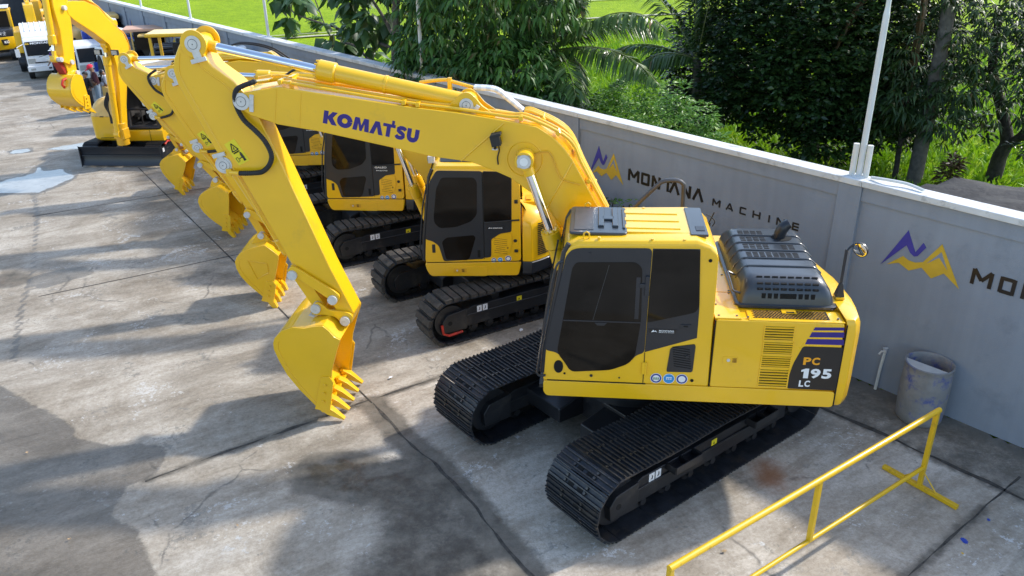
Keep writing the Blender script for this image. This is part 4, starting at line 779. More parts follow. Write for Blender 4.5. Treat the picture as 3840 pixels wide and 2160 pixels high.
def arm_set(root, ta, tb, v, wa, wb, hb, paint='yellow', hose=True, sticker=True, bprof=None, blug=None, small=False, nteeth=5, lug_tr=None, badge=False, toothdir=None):
    """arm (> pins, decal, hose), bucket cylinder (> rod), links, bucket; ta maps the traced arm, tb the traced bucket"""
    k = ta.sc; yf = v+wa
    a = MB(); P = [ta(p) for p in T['arm']]; a.prism(P, v-wa, v+wa)
    arm = build('arm', a, paint, root, bevel=.016*k+.004)
    # raised bearing plates at the head, the flange line along the back edge
    h = ta((5.418,5.173)); m = MB()
    for s in (1,-1): m.cyl((h[0], v+s*wa, h[1]), (h[0], v+s*(wa+.022), h[1]), .165*k, 30)
    build('bearing_plate', m, paint, arm, bevel=.004)
    m = MB(); e = [ta(p) for p in ((5.60,5.13),(5.33,4.86),(5.12,4.70),(4.96,4.52))]; m.tube([(p[0], yf, p[1]) for p in smooth_path([(q[0], 0, q[1]) for q in e], 5) for p in [(p.x, p.z)]], .012, 6)
    e = [ta(p) for p in ((5.62,5.06),(5.665,4.85),(5.63,4.70),(5.49,4.36),(5.27,3.83),(4.99,3.16),(4.70,2.47))]; m.tube([(p.x, yf, p.z) for p in smooth_path([(q[0], 0, q[1]) for q in e], 5)], .010, 6)
    build('weld_seam', m, paint, arm)
    m = MB(); q = ta((5.375,4.985)); keeper(m, h[0], h[1], yf+.02, q[0]-h[0], q[1]-h[1], .10*k); build('head_pin', m, ['steel', 'tube'], arm, bevel=.003, seg=1)
    l = ta((5.295,3.665)); m = MB(); m.cyl((l[0], yf, l[1]), (l[0], yf+.015, l[1]), .11*k, 26); q = ta((5.33,3.80)); keeper(m, l[0], l[1], yf+.012, q[0]-l[0], q[1]-l[1], .085*k); build('cylinder_pin', m, ['steel', 'tube'], arm, bevel=.003, seg=1)
    if sticker:
        q = [ta(p) for p in T['sticker']]; m = MB(); m.prism(q, yf+.001, yf+.003); A, B, D = Vector(q[0]), Vector(q[1]), Vector(q[3]); X = B-A; Y = D-A
        pt = lambda x, y: (lambda p: (p.x, yf+.005, p.y))(A+X*x+Y*y)
        m.mat(1)
        tri = [pt(.2,.42), pt(.78,.42), pt(.5,.1)]
        for i in range(3): m.tube([tri[i], tri[(i+1) % 3]], .006*k+.001, 5)
        m.tube([pt(.44,.36), pt(.52,.27), pt(.5,.36)], .006*k, 5)
        for y in (.48,.51): m.tube([pt(.22,y), pt(.78,y)], .004*k, 4)
        m.tube([pt(.74,.62), pt(.74,.80)], .017*k, 6); m.tube([pt(.72,.80), pt(.68,.93)], .009*k, 5); m.tube([pt(.76,.80), pt(.80,.93)], .009*k, 5); m.ell(pt(.74,.585), (.014*k,.004,.014*k), 8, 5)
        m.tube([pt(.12,.70), pt(.30,.68), pt(.32,.86), pt(.14,.88), pt(.12,.70)], .004*k, 4); m.tube([pt(.38,.77), pt(.62,.76)], .005*k, 5)
        build('warning_sticker', m, ['yellowlabel', 'blackprint'], arm, smooth=False)
    if hose:
        q = [ta(p) for p in T['hose']]; pts = smooth_path([(p[0], yf+.09+.02*math.sin(i), p[1]) for i, p in enumerate(q)], 14); pts[0].y -= .03
        m = MB(); m.tube(pts, [(.034 if i % 2 else .029)*k for i in range(len(pts))], 10); build('hydraulic_hose', m, 'rubber', arm)
        e = pts[-1]; m = MB(); m.cyl(e, e+Vector((.14*k,-.03,.0)), .03*k, 12); m.box(e+Vector((.15*k,-.04,0)), (.07*k,.05*k,.09*k)); build('hose_fitting', m, paint, arm, bevel=.005, seg=1)
    pc0, pc1 = ta((5.295,3.665)), ta((4.60,2.35)); pl = ta((4.56,2.17)); vc = v+.0
    cylinder(root, 'bucket_cylinder', ta((5.30,3.68)), ta((4.66,2.42)), pl, vc, .085*k, .048*k, paint)
    lk = [ta(p) for p in T['link']]
    for s in (1,-1):
        m = MB(); m.prism(resample(lk, .03, 3), v+s*(wa+.035)-.02, v+s*(wa+.035)+.02); build('guide_link', m, paint, root, bevel=.006)
    pt, pb = ta((4.565,2.16)), tb(blug[1] if blug else (4.30,1.66))
    m = MB(); d = (Vector(pb)-Vector(pt)).normalized(); nn = Vector((-d.y, d.x))*.085*k; A, B = Vector(pt), Vector(pb)
    pol = [A+nn-d*.06, A-nn-d*.06, B-nn+d*.07, B+nn+d*.07]; m.prism(resample([(p.x, p.y) for p in pol], .05*k, 3), v-wa*.7, v+wa*.7); build('bucket_link', m, paint, root, bevel=.01)
    pins = MB()
    for p in (pt, ta((4.046,1.808))): pins.cyl((p[0], v-wa-.09, p[1]), (p[0], v+wa+.09, p[1]), .068*k, 22); pins.cyl((p[0], v+wa+.09, p[1]), (p[0], v+wa+.094, p[1]), .02*k, 10)
    for p in (pb, ta((3.906,1.488))): pins.cyl((p[0], v-hb*.38-.07, p[1]), (p[0], v+hb*.38+.06, p[1]), .068*k, 22)
    build('linkage_pins', pins, 'steel', root, bevel=.006, seg=1)
    pr = bprof or T['bucket']; lg = blug[0] if blug else T['blug']
    bucket_parts(root, pr, lg, v, hb, tb, paint, nteeth=nteeth, badge=badge, toothdir=toothdir)
    return arm

def seal_stickers(parent, pts, v, r=.033, sg=1):
    for i, (u, z) in enumerate(pts):
        m = MB(); rr = r*(1.25 if (i == 2 and r < .05) else 1)
        m.cyl((u,v,z), (u,v+sg*.002,z), rr, 24); m.mat(1+i % 3).cyl((u,v+sg*.002,z), (u,v+sg*.003,z), rr*.90, 24)
        m.mat(0)
        if i % 3 != 1: m.cyl((u,v+sg*.003,z), (u,v+sg*.0035,z), rr*.62, 20)
        m.mat(4 if i % 3 == 0 else 0)
        for k in range(3): m.box((u+(k-1)*rr*.35, v+sg*.0042, z-rr*.05), (rr*.2,.001,rr*(.5 if i % 3 == 0 else .22)))
        if i % 3 == 1: m.box((u, v+sg*.0042, z+rr*.25), (rr*1.0,.001,rr*.16))
        build('round_sticker', m, ['label', 'navyprint', 'skyprint', 'navyprint', 'leafprint'], parent, smooth=False)
M['leafprint'] = mat('green_print', (.05,.2,.06), .4)

# ------------------------------------------------------------------ the big excavator in front
def big_excavator():
    R = empty('excavator', (E1X, E1Y, 0), E1A)
    tag(R, 'large yellow excavator in front with grey engine hood and black number panel on its side', 'excavator')
    tr_ = track_set(R, E1T-E1A, 1.205, .88, 1.735, .452, .19, False, shift=-.05)
    steps(tr_[0][1], (.71, -.78), .88, .58, 1)
    VL = 1.36
    m = MB(); m.prism(resample(T['skirt'], .05, 3), -1.34, VL); build('deck', m, 'yellow', R, bevel=.012)
    m = MB(); m.box((.2,0,1.285), (1.9,2.3,.05)); build('underside_plate', m, 'black', R)
    # engine housing and side door
    m = MB(); m.box((-1.575,0,1.93), (1.43,2.62,.885)); build('engine_housing', m, 'yellow', R, bevel=.05, seg=3)
    d0 = resample(T['engdoor'], .03, 3); m = MB(); m.prism(d0, VL-.06, VL); door = build('engine_door', m, 'yellow', R, bevel=.012, seg=3)
    for k in range(4):
        q = T['louver%d' % k]; u0 = max(p[0] for p in q)-.0; u1 = min(p[0] for p in q); z0 = min(p[1] for p in q); z1 = max(p[1] for p in q)
        m = MB(); m.mat(1).box(((u0+u1)/2, VL+.001, (z0+z1)/2), (u0-u1, .004, z1-z0)); n = 5 if k != 3 else 6; m.mat(0)
        for j in range(n):
            z = z0+(j+.5)*(z1-z0)/n; m.box(((u0+u1)/2, VL+.006, z+.004), (u0-u1, .012, (z1-z0)/n*.50), Matrix.Rotation(rad(-18), 3, 'X'))
        m.box((u0+.006, VL+.004, (z0+z1)/2), (.014,.012,z1-z0+.02)); m.box((u1-.006, VL+.004, (z0+z1)/2), (.014,.012,z1-z0+.02))
        build('louver', m, ['yellow', 'void'], door, smooth=False)
    m = MB(); m.box((-1.065, VL+.003, 1.865), (.165,.006,.085)); m.mat(1).box((-1.115, VL+.006, 1.865), (.05,.004,.06)); m.mat(2).cyl((-1.045,VL+.005,1.865), (-1.045,VL+.012,1.865), .02, 14); build('latch', m, ['yellow', 'grille', 'steel'], door, smooth=False)
    m = MB()
    for k in range(3): m.prism(T['stripe%d' % k], VL+.001, VL+.003)
    build('stripe_decal', m, 'blueprint', door, smooth=False)
    m = MB(); m.prism(resample(T['blackdec'], .03, 4), VL+.001, VL+.003); dec = build('number_panel', m, 'blackprint', door, smooth=False)
    for txt, mm, key, h in (('PC','orangeprint','PC',.098),('195','label','n195',.128),('LC','label','LC',.085)):
        q = T[key]; m = MB(); wt = abs(q[1][0]-q[0][0])
        if txt == '195': O1 = Vector((q[0][0]-wt*.0, VL+.005, q[0][1])); m.add([O1+Vector((-x*wt,0,z*h)) for x, z in ((.07,0),(.235,0),(.235,1),(.12,1),(-.02,.84),(-.02,.64),(.07,.70))], [tuple(range(7))])
        for ch, f, fw_ in ({'PC': (('P',0,.47),('C',.52,.48)), 'LC': (('L',0,.42),('C',.5,.5)), '195': (('9',.30,.33),('5',.68,.32))}[txt]): put_text(m, ch, (q[0][0]-wt*f, VL+.005, q[0][1]+wt*f*.01), (-1,0,.01), (0,0,1), h, wt*fw_, .04)
        build('lettering', m, mm, door, smooth=False, fixn=False)
    m = MB()
    for (u, z0, z1) in ((-.858,1.5,2.37),(-2.297,1.3,2.36)): m.box((u, VL-.004, (z0+z1)/2), (.012,.016,z1-z0))
    build('panel_gap', m, 'void', R)
    # counterweight
    base = [(-2.30,1.36),(-2.40,1.358),(-2.47,1.27),(-2.51,1.0),(-2.525,.78),(-2.51,.45),(-2.49,.19),(-2.39,-.21),(-2.30,-.52),(-2.20,-.82),(-2.05,-1.1),(-1.85,-1.34),(-1.7,-1.35),(-1.7,0),(-1.7,1.0),(-2.30,1.0)]
    def ring(z, ins):
        out = []
        for (x, y) in base:
            d = Vector((-1.95-x, .1-y)); d = d.normalized()*ins if x < -1.72 else Vector((0,0)); out.append((x+d.x, y+d.y*.6, z))
        return out
    m = MB(); m.loft([ring(1.275,.10), ring(1.31,.05), ring(1.40,.015), ring(1.62,0), ring(2.25,0), ring(2.36,.02), ring(2.41,.06), ring(2.43,.13)]); cw = build('counterweight', m, 'yellow', R, bevel=.01, angle=50)
    # top deck: covers, grille, bolts
    m = MB(); m.box((-1.0,1.0,2.385), (.30,.68,.022)); m.box((-1.0,.28,2.385), (.30,.74,.022)); m.box((-1.75,1.22,2.381), (1.05,.26,.014)); m.box((-2.18,-.3,2.385), (.2,1.6,.02)); deck = build('top_cover', m, 'yellow', R, bevel=.008)
    m = MB()
    for i in range(22):
        for j in range(8): m.box((-1.31-i*.037+(j % 2)*.018, 1.11+j*.026, 2.392), (.02,.012,.01))
    m.mat(1).box((-1.71,1.20,2.3885), (.82,.20,.004)); build('grille', m, ['grille', 'void'], deck, smooth=False)
    m = MB(); m.box((-1.70,1.13,2.396), (.16,.10,.012)); m.mat(1).box((-1.71,1.16,2.403), (.09,.03,.003)); build('latch_plate', m, ['yellow', 'void'], deck)
    m = MB()
    for (u, v) in ((-.9,1.28),(-1.1,1.28),(-1.22,1.30),(-.9,1.0),(-1.12,.98),(-.9,.7),(-1.09,.68),(-1.1,.62),(-2.2,1.05),(-2.21,1.28),(-2.22,.55),(-2.2,.5),(-2.17,.1),(-2.14,.06),(-.92,.2),(-1.08,.15)): m.cyl((u,v,2.394), (u,v,2.404), .013, 8)
    build('bolts', m, 'tube', deck)
    # engine hood
    def hr(u0, u1, v0, v1, z, r): return [(x, y, z) for x, y in rrect(u0, u1, v0, v1, r, 5)]
    m = MB(); m.loft([hr(-2.27,-1.12,-.95,1.05,2.392,.10), hr(-2.27,-1.12,-.95,1.05,2.42,.10), hr(-2.24,-1.15,-.92,1.02,2.43,.10), hr(-2.22,-1.16,-.90,1.005,2.50,.10), hr(-2.19,-1.18,-.87,.985,2.58,.12), hr(-2.13,-1.22,-.78,.94,2.66,.13), hr(-2.09,-1.26,-.72,.87,2.70,.12), hr(-2.04,-1.31,-.66,.80,2.712,.10)])
    hood = build('engine_hood', m, 'hoodgrey', R, angle=40)
    m = MB()
    for v in (-.42,-.17,.08,.33,.57): m.tube(smooth_path([(-1.175,v,2.55),(-1.20,v,2.63),(-1.27,v,2.702),(-1.36,v,2.716),(-1.7,v,2.717),(-2.0,v,2.716),(-2.08,v,2.703),(-2.15,v,2.64)], 4), .013, 8)
    build('rib', m, 'hoodgrey', hood)
    m = MB()
    def grid(u0, u1, v0, v1, nu, nv, fu=.78, fv=.5):
        for i in range(nu):
            for j in range(nv): m.box((u0+(i+.5)*(u1-u0)/nu, v0+(j+.5)*(v1-v0)/nv, 2.712), (abs(u1-u0)/nu*fu, abs(v1-v0)/nv*fv, .006))
    grid(-1.33,-1.66,-.60,-.45,4,3); grid(-1.33,-1.66,-.38,-.22,4,3); grid(-1.33,-1.66,-.13,.03,4,3); grid(-1.80,-1.97,-.13,.05,2,4); grid(-1.33,-1.97,.13,.29,8,4)
    for (zz, vv, hh) in ((2.703,.862,.018),(2.655,.942,.026),(2.60,.975,.026)):
        for i in range(8): m.box((-1.385-i*.089, vv, zz), (.064,.020,hh), Matrix.Rotation(rad(-52 if zz > 2.69 else -26), 3, 'X'))
    for i in range(9):
        if i != 4: m.box((-1.43-i*.069, 1.000, 2.525), (.044,.012,.062))
    m.box((-1.706,1.000,2.525), (.09,.012,.062)); m.cyl((-1.87,-.38,2.709), (-1.87,-.38,2.7165), .13, 24)
    build('hood_slots', m, 'void', hood, smooth=False)
    m = MB(); pts = smooth_path([(-1.84,-.38,2.55),(-1.84,-.38,2.70),(-1.86,-.38,2.80),(-1.90,-.38,2.87),(-1.95,-.38,2.905)], 5); m.tube(pts, [.075]*(len(pts)-8)+[.075-.002*i for i in range(8)], 18); e = pts[-1]; build('exhaust_pipe', m, 'dkgrey', hood)
    m = MB(); m.tube(smooth_path([(-1.17,.50,2.56),(-1.08,.50,2.60),(-1.08,.60,2.60),(-1.09,.84,2.56),(-1.10,.92,2.54),(-1.18,.93,2.52)], 5), .014, 8); build('handle', m, 'hoodgrey', hood)
    # cab: body, roof, glass and doors
    prof = T['cabprof']; m = MB(); mid = [(1.045,1.5),(1.04,1.895),(.845,3.12),(.80,3.215),(.70,3.262),(-.58,3.292),(-.70,3.255),(-.775,3.19),(-.79,3.10),(-.82,1.5)]
    P = resample(prof, .03, 2)
    m.loft([[(u,.22,z) for u, z in mid], [(u,.27,z) for u, z in prof], [(u,1.22,z) for u, z in prof], [(u,1.32,z-.012*(z > 3.1)) for u, z in prof], [(u,VL-.004,z-.05*(z > 3.2)) for u, z in prof]])
    cab = build('cab', m, 'yellow', R, bevel=.018, angle=40)
    m = MB(); m.box((-.02,.76,3.318), (1.12,.74,.02)); m.mat(0)
    for v in (.5,.74,.98): m.box((-.12,v,3.332), (.62,.10,.014))
    build('roof_panel', m, 'yellow', cab, bevel=.008)
    m = MB(); m.plan(rrect(.17,.815,.34,1.20,.06), 3.30, 3.335); sr = build('roof_hatch', m, 'hoodgrey', cab, bevel=.012, seg=3)
    m = MB(); m.box((.30,.72,3.345), (.07,.62,.03)); m.box((.46,.72,3.345), (.07,.62,.03)); m.box((.38,.77,3.345), (.14,.10,.03)); m.box((.205,.74,3.343), (.03,.66,.02)); build('hatch_ribs', m, 'hoodgrey', sr, bevel=.012, seg=3)
    m = MB(); m.box((.655,.77,3.337), (.22,.70,.008)); build('hatch_window', m, 'tube', sr, bevel=.003)
    m = MB(); m.box((-.62,.76,3.325), (.19,.88,.03)); m.mat(1).box((-.64,1.02,3.343), (.10,.14,.006)); build('rear_roof_cover', m, ['hoodgrey', 'dkgrey'], cab, bevel=.01)
    m = MB()
    for (u, v) in ((.62,.30),(.62,1.27)): m.tube([(u-.03,v,3.29),(u-.03,v,3.35),(u,v,3.37),(u+.03,v,3.35),(u+.03,v,3.29)], .009, 7)
    for (u, v) in ((.48,.29),(.48,1.29),(-.1,1.30),(-.45,1.30),(-.05,.29)): m.cyl((u,v,3.28), (u,v,3.32), .018, 8)
    build('lifting_eye', m, 'yellow', cab)
    y0, y1 = VL-.004, VL+.006
    m = MB(); m.prism(resample(T['door_black'], .06, 4), y0, y1); door = build('cab_door', m, 'dkgrey', cab, bevel=.006)
    m = MB(); m.prism(resample(T['door_glass'], .13, 5), y1, y1+.004); m.mat(1).box((.42,y1+.006,2.315), (.88,.006,.016)); m.box((.03,y1+.005,2.62), (.045,.003,.52)); m.mat(2).tube([(.36,y1+.005,3.02),(.52,y1+.005,2.33)], .0025, 4); m.mat(1).prism([(.50,2.30),(.36,2.30),(.39,2.265),(.47,2.265)], y1+.004, y1+.012)
    build('door_window', m, ['glass', 'dkgrey', 'tube'], door, smooth=False)
    m = MB(); m.prism(T['quarter_black'], y0-.002, y1-.004); build('rear_side_panel', m, 'dkgrey', cab, bevel=.005)
    m = MB(); m.prism(resample(T['quarter_glass'], .03, 3), y1-.004, y1+.002); build('rear_side_window', m, 'glass', cab, smooth=False)
    m = MB(); m.box((-.53,y1,2.287), (.115,.012,.042)); m.mat(1).box((-.53,y1+.007,2.287), (.05,.004,.02)); build('door_handle', m, ['dkgrey', 'void'], cab, bevel=.01)
    m = MB(); m.mat(0).prism([(-.115,2.185),(-.43,2.185),(-.43,2.238),(-.115,2.238)], y1-.003, y1); m.mat(1)
    put_text(m, 'MONTANA', (-.235, y1+.002, 2.208), (-1,0,0), (0,0,1), .020, .17, .02); put_text(m, 'MACHINE', (-.235, y1+.002, 2.192), (-1,0,0), (0,0,1), .010, .17, .01)
    m.prism([(-.145,2.195),(-.17,2.228),(-.185,2.208),(-.195,2.22),(-.215,2.195),(-.19,2.206),(-.17,2.200)], y1+.0005, y1+.002); build('name_plate', m, ['blackprint', 'label'], cab, smooth=False, fixn=False)
    q = resample(T['vent'], .02, 3); m = MB(); m.prism(q, VL-.004, VL+.006); m.mat(1)
    for k in range(9): z = 1.985-k*.031; m.box((-.50-.004*k, VL+.007, z+.012), (.20,.004,.010), Matrix.Rotation(rad(-8),3,'Y'))
    m.mat(0).cyl((-.575,VL+.006,1.89), (-.575,VL+.016,1.89), .02, 12); build('side_vent', m, ['dkgrey', 'void'], cab)
    m = MB(); m.box((-.09,VL+.006,1.715), (.05,.02,.16)); m.cyl((-.112,VL+.012,1.63), (-.112,VL+.012,1.80), .012, 10); build('hinge', m, 'yellow', cab, bevel=.004)
    m = MB(); m.box((-.07,VL+.014,2.78), (.05,.03,.24)); m.box((-.03,VL+.010,2.78), (.10,.02,.05)); build('hinge', m, 'dkgrey', cab, bevel=.005)
    m = MB(); m.cyl((.908,VL-.004,1.69), (.908,VL+.004,1.69), .055, 24); q = m.v; m.v = [(u, v, 1.69+(z-1.69)*1.55) for u, v, z in q]; build('grab_recess', m, 'void', cab)
    m = MB(); m.box((-.09,VL-.001,1.71), (.008,.006,.42)); m.box((.46,VL+.0,1.500), (1.16,.006,.012)); m.cyl((.835,VL,1.60), (.835,VL+.005,1.60), .014, 10); m.cyl((-.655,VL,1.57), (-.655,VL+.006,1.57), .02, 10); m.cyl((-.735,VL,3.10), (-.735,VL+.006,3.10), .02, 10); build('panel_gap', m, 'void', cab)
    m = MB(); m.cyl((.575,VL,3.145), (.575,VL+.012,3.145), .022, 12); m.cyl((.52,VL,1.585), (.52,VL+.008,1.585), .018, 10); m.cyl((.19,VL,1.57), (.19,VL+.006,1.57), .01, 8); build('rubber_stop', m, 'dkgrey', cab)
    seal_stickers(cab, T['stk'][:3], VL, .068)
    # front of the cab: windscreen, pillars, rail
    m = MB(); m.prism([(1.075,1.95),(1.085,1.95),(.885,3.13),(.872,3.13)], .27, 1.30); build('windscreen', m, 'glass', cab)
    m = MB()
    for v in (.24,1.335): m.tube([(1.10,v,1.60),(1.075,v,1.93),(.86,v,3.15),(.81,v,3.25)], .03, 8)
    m.box((1.07,.78,1.92), (.05,1.05,.07)); build('front_frame', m, 'dkgrey', cab)
    m = MB(); m.tube(smooth_path([(.87,1.37,3.05),(.95,1.38,2.98),(1.03,1.39,2.56),(1.15,1.39,1.70),(1.155,1.39,1.60),(1.12,1.38,1.565),(1.06,1.37,1.57)], 5), .014, 8); build('grab_rail', m, 'dkgrey', cab)
    m = MB(); m.tube([(1.13,.9,1.9),(1.03,.72,2.6)], .010, 6); m.box((1.0,.68,2.78), (.02,.03,.5), Matrix.Rotation(rad(-10),3,'Y')); build('wiper', m, 'rubber', cab)
    m = MB(); m.cyl((-.83,.30,3.06), (-.84,.30,3.15), .022, 10); m.cyl((-.84,.30,3.15), (-.89,.30,3.28), .008, 6); m.box((-.80,.32,3.04), (.05,.05,.06)); m.tube(smooth_path([(-.78,.45,3.30),(-.84,.40,3.26),(-.90,.33,3.17),(-.88,.30,3.10)], 4), .006, 6); build('antenna', m, 'rubber', cab)
    m = MB(); m.box((-.80,.78,3.0), (.06,.8,.3)); build('rear_window', m, 'glass', cab)
    # right-hand box, rail, mirror
    m = MB(); m.prism(resample([(1.02,1.49),(1.02,2.0),(.8,2.18),(-.86,2.25),(-.86,1.49)], .06, 3), -1.34, -.58); build('tank_housing', m, 'yellow', R, bevel=.03)
    m = MB(); m.tube(smooth_path([(.60,-1.15,2.17),(.05,-1.15,2.747),(-.30,-1.15,3.12),(-.40,-1.15,3.195),(-.56,-1.15,3.21),(-.65,-1.15,3.17),(-.672,-1.15,3.05),(-.68,-1.15,2.25)], 6), .030, 10); build('handrail', m, 'tube', R)
    m = MB(); m.box((-2.33,.80,2.45), (.10,.13,.03)); m.mat(1).loft([[(-2.38,.75,2.46),(-2.28,.75,2.46),(-2.28,.85,2.46),(-2.38,.85,2.46)],[(-2.345,.79,2.63),(-2.31,.79,2.63),(-2.31,.83,2.63),(-2.345,.83,2.63)]]); m.box((-2.325,.81,2.83), (.028,.028,.44)); m.tube([(-2.325,.81,3.03),(-2.36,.80,3.07),(-2.405,.79,3.11)], .013, 8); mr = build('mirror_post', m, ['yellow', 'dkgrey'], R, bevel=.004, seg=1)
    m = MB(); c = Vector((-2.475,.80,3.04)); nrm = Vector((.66,.62,-.22)).normalized(); m.cyl(c-nrm*.03, c, .088, 26, .092); m.mat(1).cyl(c, c+nrm*.006, .082, 26, .07); build('mirror_head', m, ['dkgrey', 'mirror'], mr)
    # boom
    bp = T['boom']; P = bp[:9]+bp[10:16]+[(.18,2.62),(.03,2.30),(-.02,2.05),(.06,1.90),(.25,1.84),(.44,1.95),(.62,2.38)]+bp[16:]
    VB, hb = -.20, .26
    m = MB(); m.prism(P, VB-hb, VB+hb); boom = build('boom', m, 'yellow', R, bevel=.014)
    yb = VB+hb
    m = MB()
    for a, b in (('seam1',0),('seam2',0)):
        q = T[a]; m.tube([(q[0][0],yb,q[0][1]), (q[1][0],yb,q[1][1])], .011, 6)
    m.tube([(4.42,yb,4.66),(4.50,yb,4.25)], .006, 5); m.tube([(4.12,yb,4.62),(4.19,yb,4.19)], .006, 5)
    for rr in (.215, .10): m.tube([(1.402+rr*math.cos(a), yb, 3.83+rr*math.sin(a)) for a in np.linspace(0, 2*PI, 40)], .007, 5)
    build('weld_seam', m, 'yellow', boom)
    m = MB(); m.cyl((1.395,yb,3.86), (1.395,yb+.05,3.86), .115, 28); m.mat(1).cyl((1.395,yb+.05,3.86), (1.395,yb+.20,3.86), .07, 24)
    for k in range(4): a = PI/4+k*PI/2; m.cyl((1.395+.075*math.cos(a),yb+.20,3.86+.075*math.sin(a)), (1.395+.075*math.cos(a),yb+.225,3.86+.075*math.sin(a)), .03, 12)
    m.cyl((1.395,yb+.20,3.86), (1.395,yb+.235,3.86), .085, 26); m.mat(2).cyl((1.395,yb+.235,3.86), (1.395,yb+.238,3.86), .05, 20); build('cylinder_pin', m, ['yellow', 'steel', 'white'], boom, bevel=.003, seg=1)
    m = MB(); keeper(m, 4.885, 4.505, yb, -.13, -.02, .105); build('arm_pin', m, ['steel', 'tube'], boom, bevel=.003, seg=1)
    q = T['komatsu']; m = MB(); O = Vector((q[0][0], yb+.002, q[0][1])); X = Vector((q[1][0]-q[0][0], 0, q[1][1]-q[0][1])); U = Vector((q[2][0]-q[0][0], 0, q[2][1]-q[0][1]))
    Wt = [('K',0,.140),('O',.148,.152),('M',.312,.172),('A',.490,.142),('T',.622,.118),('S',.758,.112),('U',.880,.120)]
    for ch, f, wv in Wt: put_heavy(m, ch, O+X*f, X, U, wv, 1.05)
    build('maker_lettering', m, 'blueprint', boom, smooth=False, fixn=False)
    m = MB(); m.prism(resample(T['alug'], .05, 4), VB-.13, VB-.09); m.prism(resample(T['alug'], .05, 4), VB+.09, VB+.13); lug = build('cylinder_lug', m, 'yellow', boom, bevel=.006)
    m = MB(); keeper(m, 2.12, 4.452, VB+.13, -.10, -.07, .085); build('lug_pin', m, ['steel', 'tube'], boom, bevel=.003, seg=1)
    m = MB(); q = T['lamp']; Rm = Matrix.Rotation(rad(12),3,'Y'); m.box((1.745,yb+.09,4.085), (.115,.12,.13), Rm); m.box((1.74,yb+.09,4.155), (.125,.13,.03), Rm); m.tube([(1.755,yb+.05,4.02),(1.765,yb+.03,3.96)], .018, 8); m.tube(smooth_path([(1.72,yb+.06,4.03),(1.71,yb+.04,3.95),(1.735,yb+.02,3.85),(1.73,yb+.015,3.76)], 5), .010, 7); lp = build('work_lamp', m, 'rubber', boom, bevel=.012)
    m = MB(); m.box((1.765,yb+.02,3.955), (.07,.03,.02)); build('lamp_bracket', m, 'steel', lp)
    m = MB(); qq = smooth_path([(1.30,yb+.01,3.885),(1.20,yb+.015,3.925),(1.10,yb+.015,3.92),(1.04,yb+.015,3.80),(1.0,yb+.015,3.68),(.93,yb+.015,3.58),(.72,yb+.012,3.52)], 5); m.tube(qq, .009, 6); build('grease_line', m, 'yellow2', boom)
    # pipes along the top of the boom
    tub = T['tubes']; m = MB()
    for v, dz in ((VB+.20,.0),(VB+.10,.01)):
        pts = [(u, v, z+dz+.02) for u, z in tub[1:6]+tub[7:]]; m.tube(smooth_path(pts, 6), .021, 10)
    for u, z in ((4.38,4.735),(2.87,4.50),(2.70,4.475),(1.45,4.32),(1.0,4.145),(.62,3.55)): m.box((u,VB+.15,z), (.05,.19,.055), Matrix.Rotation(rad(8 if u > 1.3 else 40),3,'Y'))
    build('boom_pipe', m, 'yellow', boom, bevel=.004, seg=1)
    m = MB(); o_ = T['tube_outer']
    for v in (VB-.02,VB-.10,VB-.18): m.tube(smooth_path([(u, v, z+.01) for u, z in o_], 6), .021, 10)
    for (u, z) in ((1.2,4.27),(.78,3.88),(.55,3.43)): m.box((u,VB-.06,z), (.06,.26,.05), Matrix.Rotation(rad(35 if u > 1 else 62),3,'Y'))
    build('boom_pipe', m, 'yellow', boom, bevel=.004, seg=1)
    m = MB(); pts = [(u, VB-.16, z) for u, z in T['tube_up']]; m.tube(smooth_path(pts, 6), .022, 10); pts = [(4.86,VB-.06,4.70),(4.60,VB-.06,4.755),(4.40,VB-.06,4.74)]
    for u, z in ((4.33,4.72),(2.78,4.50)): m.box((u,VB-.1,z), (.06,.2,.07), Matrix.Rotation(rad(8),3,'Y'))
    m.cyl((4.80,VB-.16,4.70), (4.62,VB-.16,4.73), .03, 12); build('boom_pipe', m, 'yellow', boom, bevel=.004, seg=1)
    wh = T['whose']; m = MB(); m.tube(smooth_path([(u, VB-.2, z) for u, z in wh[:4]], 5), .022, 10); m.box((2.37,VB-.19,4.60), (.05,.06,.24)); build('cylinder_pipe', m, 'yellow', boom, bevel=.004, seg=1)
    for dv in (-.22,-.15):
        pts = smooth_path([(u, VB+dv, z+.01) for u, z in wh[3:]], 10); m = MB()
        for i in range(len(pts)-1): m.mat(1 if (i//2) % 2 else 0).tube([pts[i], pts[i+1]], .030, 10, False)
        build('wrapped_hose', m, ['label', 'pole'], boom)
    # cylinders and the arm with its bucket
    cylinder(R, 'arm_cylinder', (2.12,4.46), (3.95,4.84), (5.40,5.15), VB, .105, .056)
    for v in (VB+hb+.13, VB-hb-.13): cylinder(R, 'boom_cylinder', (.80,2.02), (1.075,2.94), (1.395,3.86), v, .10, .058, ringfrac=())
    arm_set(R, ID, ID, VB-.02, .18, .18, .54)
    m = MB(); m.box((4.64,VB+.12,4.735), (.22,.16,.012), Matrix.Rotation(rad(8),3,'Y')); m.box((4.30,VB+.535*.0+.2,4.73), (.1,.05,.03)); build('pipe_guard', m, 'yellow', boom)
    m = MB(); m.box((4.36,VB+.18,1.565), (.075,.16,.008), Matrix.Rotation(rad(-15),3,'Y')); build('type_plate', m, 'steel', R)
    return R
E1 = big_excavator()
